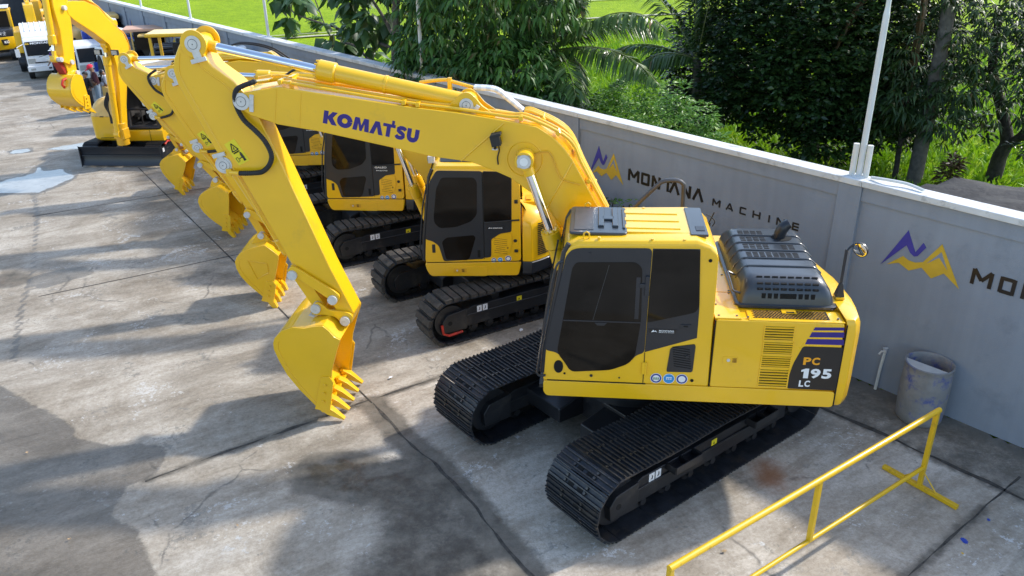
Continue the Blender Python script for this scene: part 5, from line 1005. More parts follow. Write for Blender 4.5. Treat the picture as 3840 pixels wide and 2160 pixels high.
# ------------------------------------------------------------------ the three short-tailed excavators behind it
def compact(x, y, yaw, trk, label, ta, tb, name_txt=None, red=False, badge=False, boomtop=3.95, plate=True, toothdir=(-.5,-1)):
    R = empty('excavator', (x, y, 0), rad(yaw)); tag(R, label, 'excavator', 'short-tailed excavators parked in a row')
    track_set(R, rad(trk-yaw), .99, .52, 1.40, .40, .155, True, red=red)
    VL = 1.2
    def arcp(r, a0, a1, n): return [(r*math.cos(rad(a)), r*math.sin(rad(a))) for a in np.linspace(a0, a1, n)]
    tail = arcp(1.44, 122, 238, 16)
    # floor and lower skirts
    m = MB(); sk = T['c_skirt']; m.prism(resample(sk, .05, 4), -1.15, VL); deck = build('deck', m, 'yellow', R, bevel=.02)
    m = MB(); q = T['c_toolbox']; m.prism(resample(q, .03, 3), VL+.001, VL+.006); m.mat(1).box((.45,VL+.008,1.10), (.22,.006,.075)); m.mat(2).box((.40,VL+.011,1.10), (.05,.004,.06)); m.mat(3).cyl((.50,VL+.011,1.10), (.50,VL+.016,1.10), .016, 10); build('toolbox_door', m, ['yellow', 'yellow2', 'grille', 'steel'], deck, bevel=.004, seg=1)
    m = MB(); ring = lambda z, k: [(-.60,1.19*min(1,k+.02),z)]+[(a*k, b*k, z) for a, b in tail]+[(-.60,-1.19*min(1,k+.02),z)]
    m.loft([ring(.98,.95), ring(1.03,.985), ring(1.22,1.0), ring(1.235,.99)]); build('tail_skirt', m, 'dkgrey', R, bevel=.006)
    m = MB(); m.loft([ring(1.236,.985), ring(1.30,.985), ring(1.85,.98), ring(1.95,.965), ring(2.08,.88), ring(2.17,.70), ring(2.19,.62)]); eng = build('engine_housing', m, 'yellow', R, bevel=.012, angle=45)
    m = MB(); m.box((-.75,.62,2.165), (.26,.42,.05), Matrix.Rotation(rad(-6),3,'X')); m.mat(1).box((-.72,.66,2.195), (.10,.26,.004)); build('top_cover', m, ['yellow', 'yellow2'], eng, bevel=.01)
    m = MB()
    for j in range(17):
        z = 1.34+j*.034
        for i in range(4):
            a0 = 127+i*10.4
            for k in range(3):
                a = rad(a0+(k+.5)*3.0); r = 1.425; m.box((r*math.cos(a), r*math.sin(a), z), (.012,.072,.016), Matrix.Rotation(a,3,'Z'))
    build('side_grille', m, 'void', eng, smooth=False)
    # cab
    prof = T['c_cab']; P = resample(prof, .07, 4)
    m = MB(); m.loft([[(u*.985,.10,z-.0) for u, z in P], [(u,.16,z) for u, z in P], [(u,1.06,z) for u, z in P], [(u,VL-.03,z-.015*(z > 2.6)) for u, z in P], [(u*.995,VL,z-.06*(z > 2.7)) for u, z in P]]); cab = build('cab', m, 'yellow', R, bevel=.012, angle=40)
    y = VL
    m = MB(); m.prism(resample(T['c_door'], .04, 3), y-.02, y+.008); door = build('cab_door', m, 'dkgrey', cab, bevel=.006)
    m = MB(); m.prism(resample(T['c_win'], .05, 4), y+.006, y+.012); build('door_window', m, 'glass', door, smooth=False)
    m = MB(); m.prism(resample(T['c_low'], .04, 4), y+.006, y+.012); build('lower_window', m, 'glass', door, smooth=False)
    m = MB(); m.box((.125,y+.008,1.40), (.045,.012,.13)); build('door_handle', m, 'void', door)
    m = MB(); m.prism(resample(T['c_rearblk'], .03, 3), y-.02, y+.007); sp = build('rear_side_panel', m, 'dkgrey', cab, bevel=.005)
    m = MB(); m.prism(resample(T['c_rear'], .03, 3), y+.006, y+.011); build('rear_side_window', m, 'glass', cab, smooth=False)
    m = MB(); m.tube([(.02,y+.012,1.945),(-.55,y+.012,1.985)], .014, 8); build('slide_rail', m, 'rubber', cab)
    m = MB(); m.prism(resample(T['c_vent'], .08, 4), y+.006, y+.016); m.mat(1)
    for k in range(8): m.box((-.24,y+.017,1.66-k*.036), (.22 if k not in (4,5) else .15,.004,.010), Matrix.Rotation(rad(-9),3,'Y'))
    m.cyl((-.355,y+.016,1.50), (-.355,y+.020,1.50), .018, 10); build('side_vent', m, ['yellow', 'grille'], cab, bevel=.004)
    q = T['c_lab']; m = MB()
    if plate:
        m.prism([(-.02,1.825),(-.30,1.825),(-.30,1.875),(-.02,1.875)], y+.007, y+.010); m.mat(1); put_text(m, 'MONTANA', (-.115, y+.012, 1.838), (-1,0,0), (0,0,1), .024, .16, .02); m.prism([(-.04,1.84),(-.06,1.865),(-.075,1.85),(-.09,1.862),(-.105,1.84),(-.08,1.848)], y+.0105, y+.012)
        build('name_plate', m, ['blackprint', 'label'], cab, smooth=False, fixn=False)
    if name_txt:
        m = MB(); put_text(m, name_txt, (-.02, y+.012, 1.895), (-1,0,0), (0,0,1), .04, .24, .03); build('lettering', m, 'label', cab, smooth=False, fixn=False)
    seal_stickers(cab, [(-.12,1.275),(-.225,1.28),(-.36,1.30)], y, .042)
    m = MB(); m.box((.872,y,1.50), (.055,.012,.15)); m.box((-.50,y+.01,2.30), (.055,.03,.06)); m.box((-.495,y+.01,1.44), (.06,.03,.05)); m.cyl((-.48,y,1.62), (-.48,y+.012,1.62), .03, 14); build('latch_stop', m, 'rubber', cab, bevel=.008)
    m = MB(); m.box((.035,y-.001,2.05), (.008,.02,1.5)); m.box((.2,y-.001,1.252), (1.6,.012,.010)); build('panel_gap', m, 'void', cab)
    m = MB(); m.prism([(1.02,1.67),(1.03,1.67),(.895,2.74),(.882,2.74)], .17, 1.10); build('windscreen', m, 'glass', cab)
    m = MB()
    for v in (.14,1.17): m.tube([(1.04,v,1.28),(1.02,v,1.67),(.885,v,2.72),(.83,v,2.85)], .032, 8)
    m.tube([(1.06,1.18,1.30),(1.10,1.20,1.5),(1.02,1.2,2.2),(.93,1.18,2.6)], .013, 7); build('front_frame', m, 'dkgrey', cab)
    m = MB(); m.box((.86,.85,2.93), (.10,.14,.11)); m.cyl((.92,.85,2.93), (.925,.85,2.93), .045, 14); build('cab_lamp', m, 'steel', cab, bevel=.02)
    m = MB(); m.plan(rrect(.1,.72,.25,1.02,.08), 2.90, 2.935); build('roof_hatch', m, 'hoodgrey', cab, bevel=.012)
    # boom, cylinders, arm and bucket
    V = -.12; h = .19; pn = ta((4.885,4.505)); nose = [(pn[0]+.10,pn[1]-.02),(pn[0]+.06,pn[1]+.08),(pn[0]-.05,pn[1]+.12),(pn[0]-.30,pn[1]+.17)]
    bx = [(2.9,boomtop+.02),(2.0,boomtop-.05),(1.45,boomtop-.25),(1.1,boomtop-.62),(.62,2.35),(.34,1.65),(.32,1.42),(.48,1.32),(.66,1.42),(1.1,2.35),(1.55,2.95),(2.0,3.22),(2.9,3.45),(pn[0]-.35,pn[1]-.17),(pn[0]-.05,pn[1]-.12)]
    m = MB(); m.prism(nose+bx, V-h, V+h); boom = build('boom', m, 'yellow', R, bevel=.014)
    m = MB(); keeper(m, pn[0], pn[1], V+h, -.11, -.01, .085); build('arm_pin', m, ['steel', 'tube'], boom, bevel=.003, seg=1)
    m = MB(); m.prism(resample([(2.55,boomtop-.05),(2.36,boomtop+.15),(2.22,boomtop+.15),(1.95,boomtop-.08)], .05, 3), V-.1, V+.1); build('cylinder_lug', m, 'yellow', boom, bevel=.006)
    m = MB()
    for v in (V+.12, V+.04, V-.06, V-.14): m.tube(smooth_path([(pn[0]-.1,v,pn[1]+.2),(3.2,v,boomtop+.04),(2.4,v,boomtop+.03),(1.7,v,boomtop-.06),(1.25,v,boomtop-.35),(.85,v,2.95)], 5), .017, 8)
    build('boom_pipe', m, 'yellow', boom)
    m = MB()
    for v in (V-.05, V+.08): m.tube(smooth_path([(3.3,v,boomtop+.18),(2.9,v,boomtop+.34),(2.3,v,boomtop+.26),(1.9,v,boomtop+.02)], 6), .018, 8)
    build('hydraulic_hose', m, 'rubber', boom)
    hd = ta((5.40,5.15)); p0 = (2.28, boomtop+.08); L1 = Vector(hd)-Vector(p0); p1 = Vector(p0)+L1*.53
    cylinder(R, 'arm_cylinder', p0, (p1.x,p1.y), hd, V, .085, .045)
    for v in (V+h+.10, V-h-.10): cylinder(R, 'boom_cylinder', (.95,1.35), (1.28,2.25), (1.55,3.15), v, .075, .045, ringfrac=())
    arm_set(R, ta, tb, V, .15, .15, .43, bprof=T['c_bucket'], blug=(T['c_blug'], (4.068,1.334)), nteeth=4, badge=badge, toothdir=toothdir)
    m = MB(); m.box((pn[0]-.42,V+h+.09,pn[1]+.02), (.42,.16,.22)); build('valve_box', m, 'yellow2', boom, bevel=.04)
    return R
cP = T['c_pins']
E2 = compact(-.415, 13.74, 180, 210.5, 'short-tailed yellow excavator next behind the large one, its bucket with a raised square', Sim((5.418,5.173),(4.565,2.16),cP[2],cP[1]), ID, red=True, badge=True)
E3 = compact(-2.65, 17.06, 176, 208.3, 'short-tailed yellow excavator third from the front, white lettering under its side window', Sim((5.418,5.173),(4.565,2.16),(5.323,3.847),(4.098,1.606)), Sim((4.068,1.334),(3.977,-.116),(3.819,1.265),(3.56,-.06)), name_txt='GALEO', boomtop=3.8)
E4 = compact(-4.9, 20.4, 181, 209, 'short-tailed yellow excavator fourth from the front, mostly hidden, bucket near the blade', Sim((5.418,5.173),(4.565,2.16),(4.22,3.15),(3.684,1.465)), Sim((4.068,1.334),(3.977,-.116),(3.539,1.14),(3.566,-.06)), boomtop=3.1)
# ------------------------------------------------------------------ the small excavator with a dozer blade
def blade_excavator():
    X, Y = -11.05, 24.2; R = empty('excavator', (X, Y, 0), rad(270)); tag(R, 'small yellow excavator with dark grey dozer blade and open-fronted cab, boom folded up high', 'excavator')
    tr_ = track_set(R, rad(266-270), .93, .45, 1.05, .30, .135, False, labels=False, holes=False)
    b, fr = tr_[0]
    m = MB(); m.box((1.0,.18,.36), (.10,.01,.11)); build('side_label', m, 'label', fr); m = MB(); m.tube([(1.22,.185,.30),(1.20,.19,.14),(1.08,.19,.10)], .03, 6); m.tube([(.55,.19,.52),(.75,.21,.56),(.9,.2,.50)], .035, 6); build('guard_edge', m, 'red', fr)
    m = MB(); prof = [(.10,.04),(.05,.12),(.02,.25),(.02,.38),(.05,.50),(.11,.60),(.13,.60),(.075,.49),(.05,.38),(.05,.26),(.08,.13),(.13,.05)]
    m.prism(prof, -1.19, 1.19); m.box((.075,0,.335), (.035,2.36,.03)); bl = build('dozer_blade', m, 'dkgrey', R, bevel=.006, loc=(1.45,.02,0), rotz=rad(-4))
    for v in (1.19,-1.19):
        m = MB(); m.prism([(.15,.02),(.02,.10),(-.01,.3),(.02,.52),(.14,.62)], v-.012, v+.012); build('end_plate', m, 'dkgrey', bl, bevel=.004)
    for v in (.38,-.38):
        m = MB(); m.tube([(.55,v,.38),(1.45,v,.32)], .075, 4); build('blade_arm', m, 'sand' if v < 0 else 'black', R)
    m = MB(); m.tube([(.6,0,.50),(1.2,0,.44)], .07, 12); m.tube([(1.1,0,.45),(1.46,0,.40)], .045, 12); build('blade_cylinder', m, 'black', R)
    # upper body
    m = MB(); m.prism(resample([(1.0,.60),(1.02,.93),(-1.1,.93),(-1.1,.60)], .05, 3), .02, 1.08); m.mat(1).box((1.016,.72,.77), (.012,.012,.32)); build('deck', m, ['yellow', 'void'], R, bevel=.02)
    m = MB()
    pts = lambda z, ins: [(x, y, z) for x, y in resample([(.95-ins,-.12),(.86-ins,-.95+ins),(.55,-1.10+ins),(-.6,-1.1+ins),(-1.05+ins,-.8),(-1.2+ins,-.2),(-1.2+ins,.4),(-1.05+ins,.95),(-.6,1.07-ins),(-.45,1.07-ins),(-.45,-.12)], .12, 4)]
    m.loft([pts(.60,.06), pts(.66,.01), pts(1.0,0), pts(1.29,.0), pts(1.30,.02)]); body = build('body', m, 'yellow', R, bevel=.012, angle=45)
    m = MB(); m.loft([pts(1.305,.01), pts(1.42,.03), pts(1.60,.14), pts(1.72,.28), pts(1.76,.40)]); build('engine_hood', m, 'beige', R, angle=50)
    m = MB(); m.box((.895,-.62,1.305), (.04,.10,.02)); m.box((.93,-.5,.70), (.02,.5,.012)); build('panel_gap', m, 'void', body)
    # cab
    pf = [(.92,.95),(.80,2.30),(.66,2.40),(-.55,2.42),(-.62,2.3),(-.62,.95)]
    m = MB(); m.prism(resample([(.78,2.28),(.66,2.40),(-.55,2.42),(-.62,2.28)], .05, 3), .10, 1.0); cab = build('cab', m, 'yellow', R, bevel=.03)
    m = MB()
    for v in (.12, .98):
        m.tube([(.92,v,.95),(.79,v,2.30)], .055, 8); m.tube([(-.58,v,.95),(-.60,v,2.30)], .06, 8)
    m.tube([(.92,.12,.98),(.92,.98,.98)], .06, 8); m.tube([(.785,.12,2.30),(.785,.98,2.30)], .05, 8); m.tube([(.87,.12,1.5),(.87,.98,1.5)], .03, 6); m.tube([(.2,.98,.95),(.2,.98,2.30)], .05, 8); build('cab_frame', m, 'dkgrey', cab)
    m = MB(); m.box((-.60,.55,1.62), (.03,.84,1.36)); m.box((.1,.55,.965), (1.3,.86,.03)); m.box((.1,.09,1.6), (1.3,.02,1.3)); m.box((-.1,.55,1.15), (.5,.5,.2)); m.box((-.32,.55,1.5), (.14,.48,.6)); m.tube([(.45,.32,.98),(.40,.32,1.42)], .022, 6); m.tube([(.45,.78,.98),(.40,.78,1.42)], .022, 6); m.box((.35,.25,1.25), (.4,.14,.12)); m.box((.35,.85,1.25), (.4,.14,.12)); build('seat_and_levers', m, 'cabinside', cab, bevel=.02)
    # boom set on its own swing post
    P = empty('swing_post', (1.40, .09, 0), rad(255-270), R)
    m = MB(); m.cyl((0,0,.62), (0,0,1.25), .17, 20); m.box((0,0,.95), (.26,.36,.30)); build('post', m, 'yellow2', P, bevel=.02)
    bm_ = [(-.10,.95),(-.36,2.0),(-.62,2.55),(-.84,3.0),(-.86,3.27),(-.75,3.54),(-.55,3.74),(-.28,4.02),(.02,4.34),(.45,4.54),(1.02,4.60),(1.14,4.48),(1.10,4.28),(.95,4.126),(.66,3.93),(.36,3.727),(-.10,3.37),(-.19,3.05),(-.22,2.75),(-.14,2.17),(.12,1.0)]
    m = MB(); m.prism(bm_, -.14, .14); boom = build('boom', m, 'yellow', P, bevel=.014)
    for v in (.10, .04, -.08):
        m = MB(); m.tube(smooth_path([(.75,v,4.63),(.35,v,4.56),(-.05,v,4.34),(-.36,v,3.98),(-.62,v,3.72),(-.82,v,3.55),(-.91,v,3.27),(-.89,v,2.95),(-.55,v,2.35),(-.3,v,1.7)], 5), .018, 7); build('boom_pipe', m, 'yellow2', boom)
    for v in (.17, -.19):
        m = MB(); m.box((-.12,v*1.5,3.15), (.06,.21,.14)); m.mat(1).box((-.085,v*1.5,3.15), (.012,.17,.11)); m.mat(0).tube([(-.20,v*.6,3.05),(-.13,v*1.4,3.09)], .015, 6); build('work_lamp', m, ['rubber', 'lamp'], boom)
    for k, v in enumerate((-.20,-.25,-.30)):
        m = MB(); m.tube(smooth_path([(-.14,v,2.05),(.02,v-.03,1.75),(.0-.05*k,v-.05,1.45),(-.04,v,1.2)], 6), .022, 7); build('hydraulic_hose', m, 'rubber', boom)
    cylinder(P, 'arm_cylinder', (-.62,3.85), (.40,4.72), (1.1,4.86), -.02, .075, .04, 'yellow')
    cylinder(P, 'boom_cylinder', (.14,.95), (-.06,3.02), (-.10,3.35), .0, .085, .042, 'yellow')
    am = [(1.15,4.86),(.98,4.66),(1.06,4.0),(1.21,3.2),(1.24,2.90),(1.30,2.80),(1.46,2.80),(1.565,2.92),(1.585,3.26),(1.49,3.95),(1.527,4.5),(1.50,4.75)]
    m = MB(); m.prism(am, -.13, .13); arm = build('arm', m, 'yellow', P, bevel=.02)
    for (u, z) in ((1.22,4.45),(1.29,2.87),(1.40,3.15),(1.74,3.27)):
        m = MB(); m.cyl((u,-.21,z), (u,.21,z), .06, 14); build('linkage_pin', m, 'steel', P, bevel=.005, seg=1)
    cylinder(P, 'bucket_cylinder', (1.58,4.8), (1.69,3.64), (1.755,3.28), 0, .08, .042, 'yellow', ringfrac=())
    for v in (.16,-.16):
        m = MB(); m.prism(resample([(1.36,3.20),(1.72,3.36),(1.79,3.26),(1.42,3.08)], .03, 3), v-.015, v+.015); build('guide_link', m, 'yellow', P)
    m = MB(); m.prism(resample([(1.68,3.30),(1.80,3.30),(1.60,2.82),(1.48,2.84)], .03, 3), -.10, .10); build('bucket_link', m, 'maroon', P, bevel=.01)
    bk = [(1.86,2.56),(1.82,2.69),(1.74,2.80),(1.65,2.87),(1.56,2.89),(1.50,2.87),(1.45,2.86),(1.41,2.84),(1.37,2.80),(1.355,2.6),(1.34,2.4),(1.33,2.2),(1.37,1.96),(1.45,2.0),(1.54,2.05),(1.63,2.11),(1.72,2.19),(1.80,2.28),(1.85,2.38),(1.87,2.47)]
    bucket_parts(P, bk, [(1.66,2.84),(1.60,2.92),(1.53,2.94),(1.46,2.90),(1.34,2.94),(1.24,2.92),(1.22,2.82),(1.32,2.76),(1.5,2.82)], 0, .37, ID, 'yellow', nteeth=4, toothdir=(-.62,-.45))
    m = MB(); m.tube([(1.72,.18,2.80),(1.85,.18,2.78),(1.91,.18,2.68),(1.86,.18,2.60),(1.79,.18,2.64)], .03, 8); build('lifting_hook', m, 'red', P)
    return R
blade_excavator()

# ------------------------------------------------------------------ machines and trucks at the back of the yard
def crawler(R, gauge, wid, halfL, r, rot=0.):
    for s in (1,-1):
        m = MB(); n = 16; P = [(halfL+r*math.cos(a), r+r*math.sin(a)) for a in np.linspace(-PI/2, PI/2, n)]+[(-halfL+r*math.cos(a), r+r*math.sin(a)) for a in np.linspace(PI/2, 3*PI/2, n)]
        m.prism(P, s*gauge-wid/2, s*gauge+wid/2)
        for k in range(-int(halfL/.09), int(halfL/.09)+1): m.box((k*.09,s*gauge,2*r+.008), (.03,wid*.97,.025))
        for a in np.linspace(-80, 80, 8):
            for q in (1,-1): c, sn = math.cos(rad(a)), math.sin(rad(a)); m.box((q*(halfL+r*c),s*gauge,r+r*sn), (.04,wid*.97,.04), Matrix.Rotation(-q*rad(a),3,'Y'))
        o = build('track_belt', m, 'shoe', R, rotz=rot)
        m = MB(); m.box((0,s*(gauge+wid*.5),r*1.05), (halfL*1.7,.05,r*.7)); build('track_frame', m, 'black', R, rotz=rot, bevel=.01)
    m = MB(); m.box((0,0,r*1.2), (1.2,gauge*2,r*.6)); build('car_body', m, 'black', R, rotz=rot)

def rear_view_excavator():
    R = empty('excavator', (-25.8, 42.4, 0), rad(118)); tag(R, 'yellow and black excavator seen from behind, white characters on its black hood', 'excavator')
    crawler(R, .95, .5, 1.3, .33)
    tail = lambda z, k: [(.2,1.2*k,z)]+[(-1.0+.45*math.cos(a)*k-.25, 1.2*math.sin(a)*k, z) for a in np.linspace(PI/2, 3*PI/2, 14)]+[(.2,-1.2*k,z)]
    m = MB(); m.loft([tail(.55,.95), tail(.62,1.), tail(1.12,1.), tail(1.14,.99)]); cw = build('counterweight', m, 'yellow', R, angle=45, bevel=.01)
    m = MB(); m.loft([tail(1.145,.99), tail(1.25,.99), tail(1.45,.93), tail(1.50,.8)]); build('engine_hood', m, 'dkgrey', R, angle=45)
    m = MB()
    def onrear(a, z, w, h): c = (-1.25+.455*math.cos(a), 1.21*math.sin(a)); m.box((c[0],c[1],z), (.02,w,h), Matrix.Rotation(math.atan2(1.2*math.sin(a)*.4, math.cos(a)), 3, 'Z'))
    for z in (.80,.85,.90,.95,1.0): onrear(rad(180), z, .30, .018)
    m.mat(0); build('louver', m, 'void', cw)
    m = MB(); a = rad(215); p = Vector((-1.25+.46*math.cos(a), 1.215*math.sin(a), .90)); xd = Vector((.55,-.85,0)).normalized(); m.add([p+xd*(-.22)+Vector((0,0,-.12)), p+xd*.5+Vector((0,0,-.16)), p+xd*.5+Vector((0,0,.14)), p+xd*(-.28)+Vector((0,0,.14))], [(0,1,2,3)]); m.mat(1); put_text(m, 'KOM', p+xd*(-.15)+Vector((-.01,-.01,-.05)), xd, (0,0,1), .12, .40, .05); build('lettering', m, ['blackprint', 'label'], cw, smooth=False, fixn=False)
    p = Vector((-1.66,-.42,1.23)); xd = Vector((.16,-.98,0)).normalized()
    for i in range(2):
        m = MB(); o = p+xd*(i*.17)
        for s in (((0,.11),(.14,.11)),((.07,.15),(.07,.11)),((0,.11),(0,.085)),((.14,.11),(.14,.085)),((.01,.055),(.13,.055)),((.05,.09),(.10,0)),((.10,.09),(.02,0))) if i == 0 else (((.07,.15),(0,.09)),((.07,.15),(.14,.09)),((.03,.08),(.11,.08)),((.03,.045),(.11,.045)),((0,.0),(.14,.0)),((.07,.08),(.07,0))):
            m.tube([o+xd*s[0][0]+Vector((-.01,0,s[0][1])), o+xd*s[1][0]+Vector((-.01,0,s[1][1]))], .007, 4)
        build('lettering', m, 'label', R, smooth=False)
    m = MB(); m.prism(resample([(1.3,1.15),(1.25,2.25),(-.55,2.35),(-.6,1.15)], .1, 4), -1.1, 1.1); cab = build('cab', m, 'yellow', R, bevel=.05)
    m = MB(); m.box((-.605,-.0,1.78), (.03,1.9,.92)); build('rear_window', m, 'glass', cab); m = MB(); m.box((.3,-1.105,1.78), (1.4,.02,.85)); build('side_window', m, 'glass', cab)
    m = MB(); m.box((.3,0,2.38), (1.7,2.1,.05)); build('roof', m, 'white', cab, bevel=.02); m = MB(); m.tube([(-.66,-.5,1.9),(-.68,-.35,2.15)], .015, 5); build('wiper', m, 'sand', cab)
    m = MB(); m.prism([(1.9,.06),(1.83,.3),(1.9,.62),(1.96,.62),(1.9,.3),(1.96,.06)], -1.2, 1.2); build('dozer_blade', m, 'dkgrey', R)
rear_view_excavator()

def gooseneck(x, y, yaw, label, hgt, paint='yellow'):
    R = empty('excavator', (x, y, 0), rad(yaw)); tag(R, label, 'excavator', 'machines far back by the end wall')
    crawler(R, .95, .5, 1.3, .36)
    m = MB(); m.plan(resample([(1.1,-1.15),(1.1,1.15),(-1.2,1.15),(-1.6,.5),(-1.6,-.5),(-1.2,-1.15)], .2, 4), .75, 1.7); build('body', m, paint, R, bevel=.05)
    m = MB(); m.prism(resample([(1.1,1.2),(.9,2.5),(-.5,2.5),(-.5,1.2)], .08, 3), .15, 1.1); cab = build('cab', m, paint, R, bevel=.03)
    m = MB(); m.prism([(1.12,1.35),(1.13,1.35),(.96,2.35),(.95,2.35)], .22, 1.03); m.box((.3,1.11,1.85), (.9,.02,.8)); build('windows', m, 'glass', cab)
    h = hgt; m = MB(); m.prism([(.9,1.3),(1.0,2.0),(1.25,h-.45),(1.7,h-.05),(2.2,h),(2.45,h-.08),(2.45,h-.30),(2.1,h-.35),(1.75,h-.62),(1.5,2.2),(1.35,1.3)], -.5, -.15); m.prism([(2.15,h+.08),(2.55,h),(2.6,h-.4),(2.45,h-1.6),(2.2,h-1.6),(2.15,h-.4)], -.52, -.13); build('boom', m, paint, R, bevel=.03)
    m = MB(); m.prism(resample([(2.2,h-1.5),(2.7,h-1.6),(2.9,h-2.0),(2.6,h-2.4),(2.1,h-2.3)], .1, 3), -.8, .2); build('bucket', m, paint, R, bevel=.02)
    cylinder(R, 'arm_cylinder', (1.35,h-.1), (1.9,h+.12), (2.25,h+.05), -.32, .08, .045, paint, ringfrac=())
gooseneck(-22.0, 40.1, 300, 'yellow excavator boom rising right behind the white truck roof', 2.95)
gooseneck(-24.2, 45.6, 290, 'darker yellow excavator farthest back in front of the dark end wall', 2.6, 'yellow2')

def beacon_machine():
    R = empty('road_roller', (-17.6, 37.0, 0), rad(300)); R.scale = (.9,.9,1.2); tag(R, 'pale yellow machine cab with black windows and orange beacon far back', 'road roller', 'machines far back by the end wall')
    m = MB(); m.box((0,0,.75), (2.6,1.5,.6)); build('body', m, 'beige', R, bevel=.05)
    for u in (1.2,-1.2):
        m = MB(); m.cyl((u,-.8,.5), (u,.8,.5), .5, 28); build('drum_roller', m, 'dkgrey', R, bevel=.02)
    m = MB(); m.box((0,0,1.55), (1.3,1.3,1.0)); cab = build('cab', m, 'glass', R, bevel=.04); m = MB(); m.box((0,0,2.1), (1.5,1.5,.16)); build('roof', m, 'beige', cab, bevel=.05)
    m = MB(); m.cyl((.3,-.2,2.18), (.3,-.2,2.34), .09, 14, .07); build('beacon', m, 'orange', cab)
beacon_machine()

def truck(x, y, yaw, label, cabpaint, w=1.72, H=1.95, name=True, bed='white'):
    R = empty('truck', (x, y, 0), rad(yaw)); tag(R, label, 'truck')
    hw = w/2
    m = MB(); pf = resample([(0,.42),(.02,.95),(-.16,1.55),(-.26,1.72),(-1.45,1.80),(-1.5,1.7),(-1.5,.42)], .08, 4); m.loft([[(u,-hw+.03,z-.02) for u, z in pf], [(u,-hw+.10,z) for u, z in pf], [(u,hw-.10,z) for u, z in pf], [(u,hw-.03,z-.02) for u, z in pf]]); cab = build('cab', m, cabpaint, R, bevel=.03, angle=40)
    m = MB(); m.prism([(-.0,1.02),(.03,1.02),(-.15,1.58),(-.18,1.58)], -hw+.10, hw-.10); build('windscreen', m, 'glass', cab, bevel=.008)
    for s in (1,-1):
        m = MB(); m.prism(resample([(-.30,1.02),(-.38,1.55),(-1.15,1.58),(-1.15,1.02)], .05, 3), s*(hw-.035), s*(hw-.018)); build('side_window', m, 'glass', cab)
        m = MB(); m.box((.015,s*(hw-.22),.80), (.03,.30,.22), Matrix.Rotation(rad(4),3,'Y')); build('headlight', m, 'lamp', cab, bevel=.02)
        m = MB(); m.tube([(-.1,s*(hw-.02),1.5),(.12,s*(hw+.22),1.42),(.12,s*(hw+.22),1.0)], .015, 6); m.box((.12,s*(hw+.24),1.18), (.05,.17,.32)); build('wing_mirror', m, 'white' if cabpaint == 'white' else 'rubber', cab, bevel=.02)
        m = MB(); m.box((-.75,s*(hw-.012),.98), (.02,.02,1.0)); m.box((-.55,s*(hw-.012),.94), (.12,.02,.03)); build('door', m, 'tube', cab)
    m = MB(); m.box((.06,0,.48), (.14,w*1.0,.24)); bp = build('bumper', m, cabpaint, R, bevel=.03); m = MB(); m.box((.135,.05,.48), (.01,.36,.10)); m.mat(1).box((.142,.0,.48), (.004,.12,.07)); build('number_plate', m, ['label', 'blackprint'], bp)
    for s in (1,-1): m = MB(); m.box((.135,s*(hw-.2),.47), (.01,.18,.08)); build('fog_lamp', m, 'lamp', bp)
    m = MB(); m.box((.018,0,.72), (.02,w*.62,.05)); m.box((-.0,-.1,1.0), (.03,.5,.02), Matrix.Rotation(rad(12),3,'X')); build('grille', m, 'rubber', cab)
    if name:
        m = MB(); p = Vector((-.104,-.56,1.475)); ud = Vector((-.305,0,.95)); put_text(m, 'MONTANA L', p, (0,1,0), ud, .085, 1.02, .03); m.mat(1).add([p+Vector((.0,-.24,0)), p+Vector((-.02,-.15,.08)), p+Vector((-.01,-.11,.04)), p+Vector((-.02,-.08,.07)), p+Vector((0,-.03,0))], [(0,1,2,3,4)]); build('lettering', m, ['label', 'emblemyellow'], cab, smooth=False, fixn=False)
    if bed == 'white':
        m = MB(); m.prism(resample([(-.32,1.72),(-.62,2.08),(-1.0,2.22),(-1.5,2.24),(-1.5,1.78)], .05, 3), -hw+.05, hw-.05)
        for k in range(7): y = -hw+.22+k*(w-.44)/6; m.tube([(-.52,y,1.985),(-.66,y,2.10),(-1.02,y,2.235),(-1.45,y,2.252)], .022, 6)
        build('roof_deflector', m, 'white', cab, bevel=.02); m = MB(); m.box((-3.7,0,1.05), (4.0,w*.95,1.0)); build('cargo_box', m, 'white', R, bevel=.03)
    m = MB(); m.box((-2.8,0,.45), (5.4,.8,.18)); build('chassis', m, 'black', R)
    for u in (-.55,-4.2):
        for s in (1,-1):
            m = MB(); m.cyl((u,s*(hw-.20),.36), (u,s*(hw+.02),.36), .36, 26); wh = build('wheel', m, 'rubber', R, bevel=.03); m = MB(); m.cyl((u,s*(hw-.0),.36), (u,s*(hw+.03),.36), .19, 20); build('rim', m, 'sand', wh)
    return R
truck(-20.0, 36.5, 299, 'white cab-over truck with ribbed roof deflector and lettering on its windscreen', 'white')

def crane_truck():
    R = truck(-17.1, 34.9, 300, 'blue and white crane truck with its cab panel hanging open', 'white', 1.7, name=False, bed='none'); R.scale = (.92,.92,.95)
    m = MB(); m.box((-.85,-.93,1.15), (.95,.06,.62), Matrix.Rotation(rad(-20),3,'X')); m.mat(1).box((-.85,-.972,1.15), (.7,.02,.35), Matrix.Rotation(rad(-20),3,'X')); build('open_panel', m, ['blue', 'white'], R, bevel=.01)
    m = MB(); m.box((.05,.25,.78), (.12,.9,.42)); build('front_panel', m, 'blue', R, bevel=.04)
    m = MB(); m.box((-2.0,0,1.3), (.6,.6,1.6)); m.box((-3.2,.1,2.0), (3.6,.3,.3)); build('crane_column', m, 'blue', R, bevel=.03); m = MB(); m.box((-3.6,0,.95), (3.4,1.8,.5)); build('truck_bed', m, 'blue', R, bevel=.02)
crane_truck()

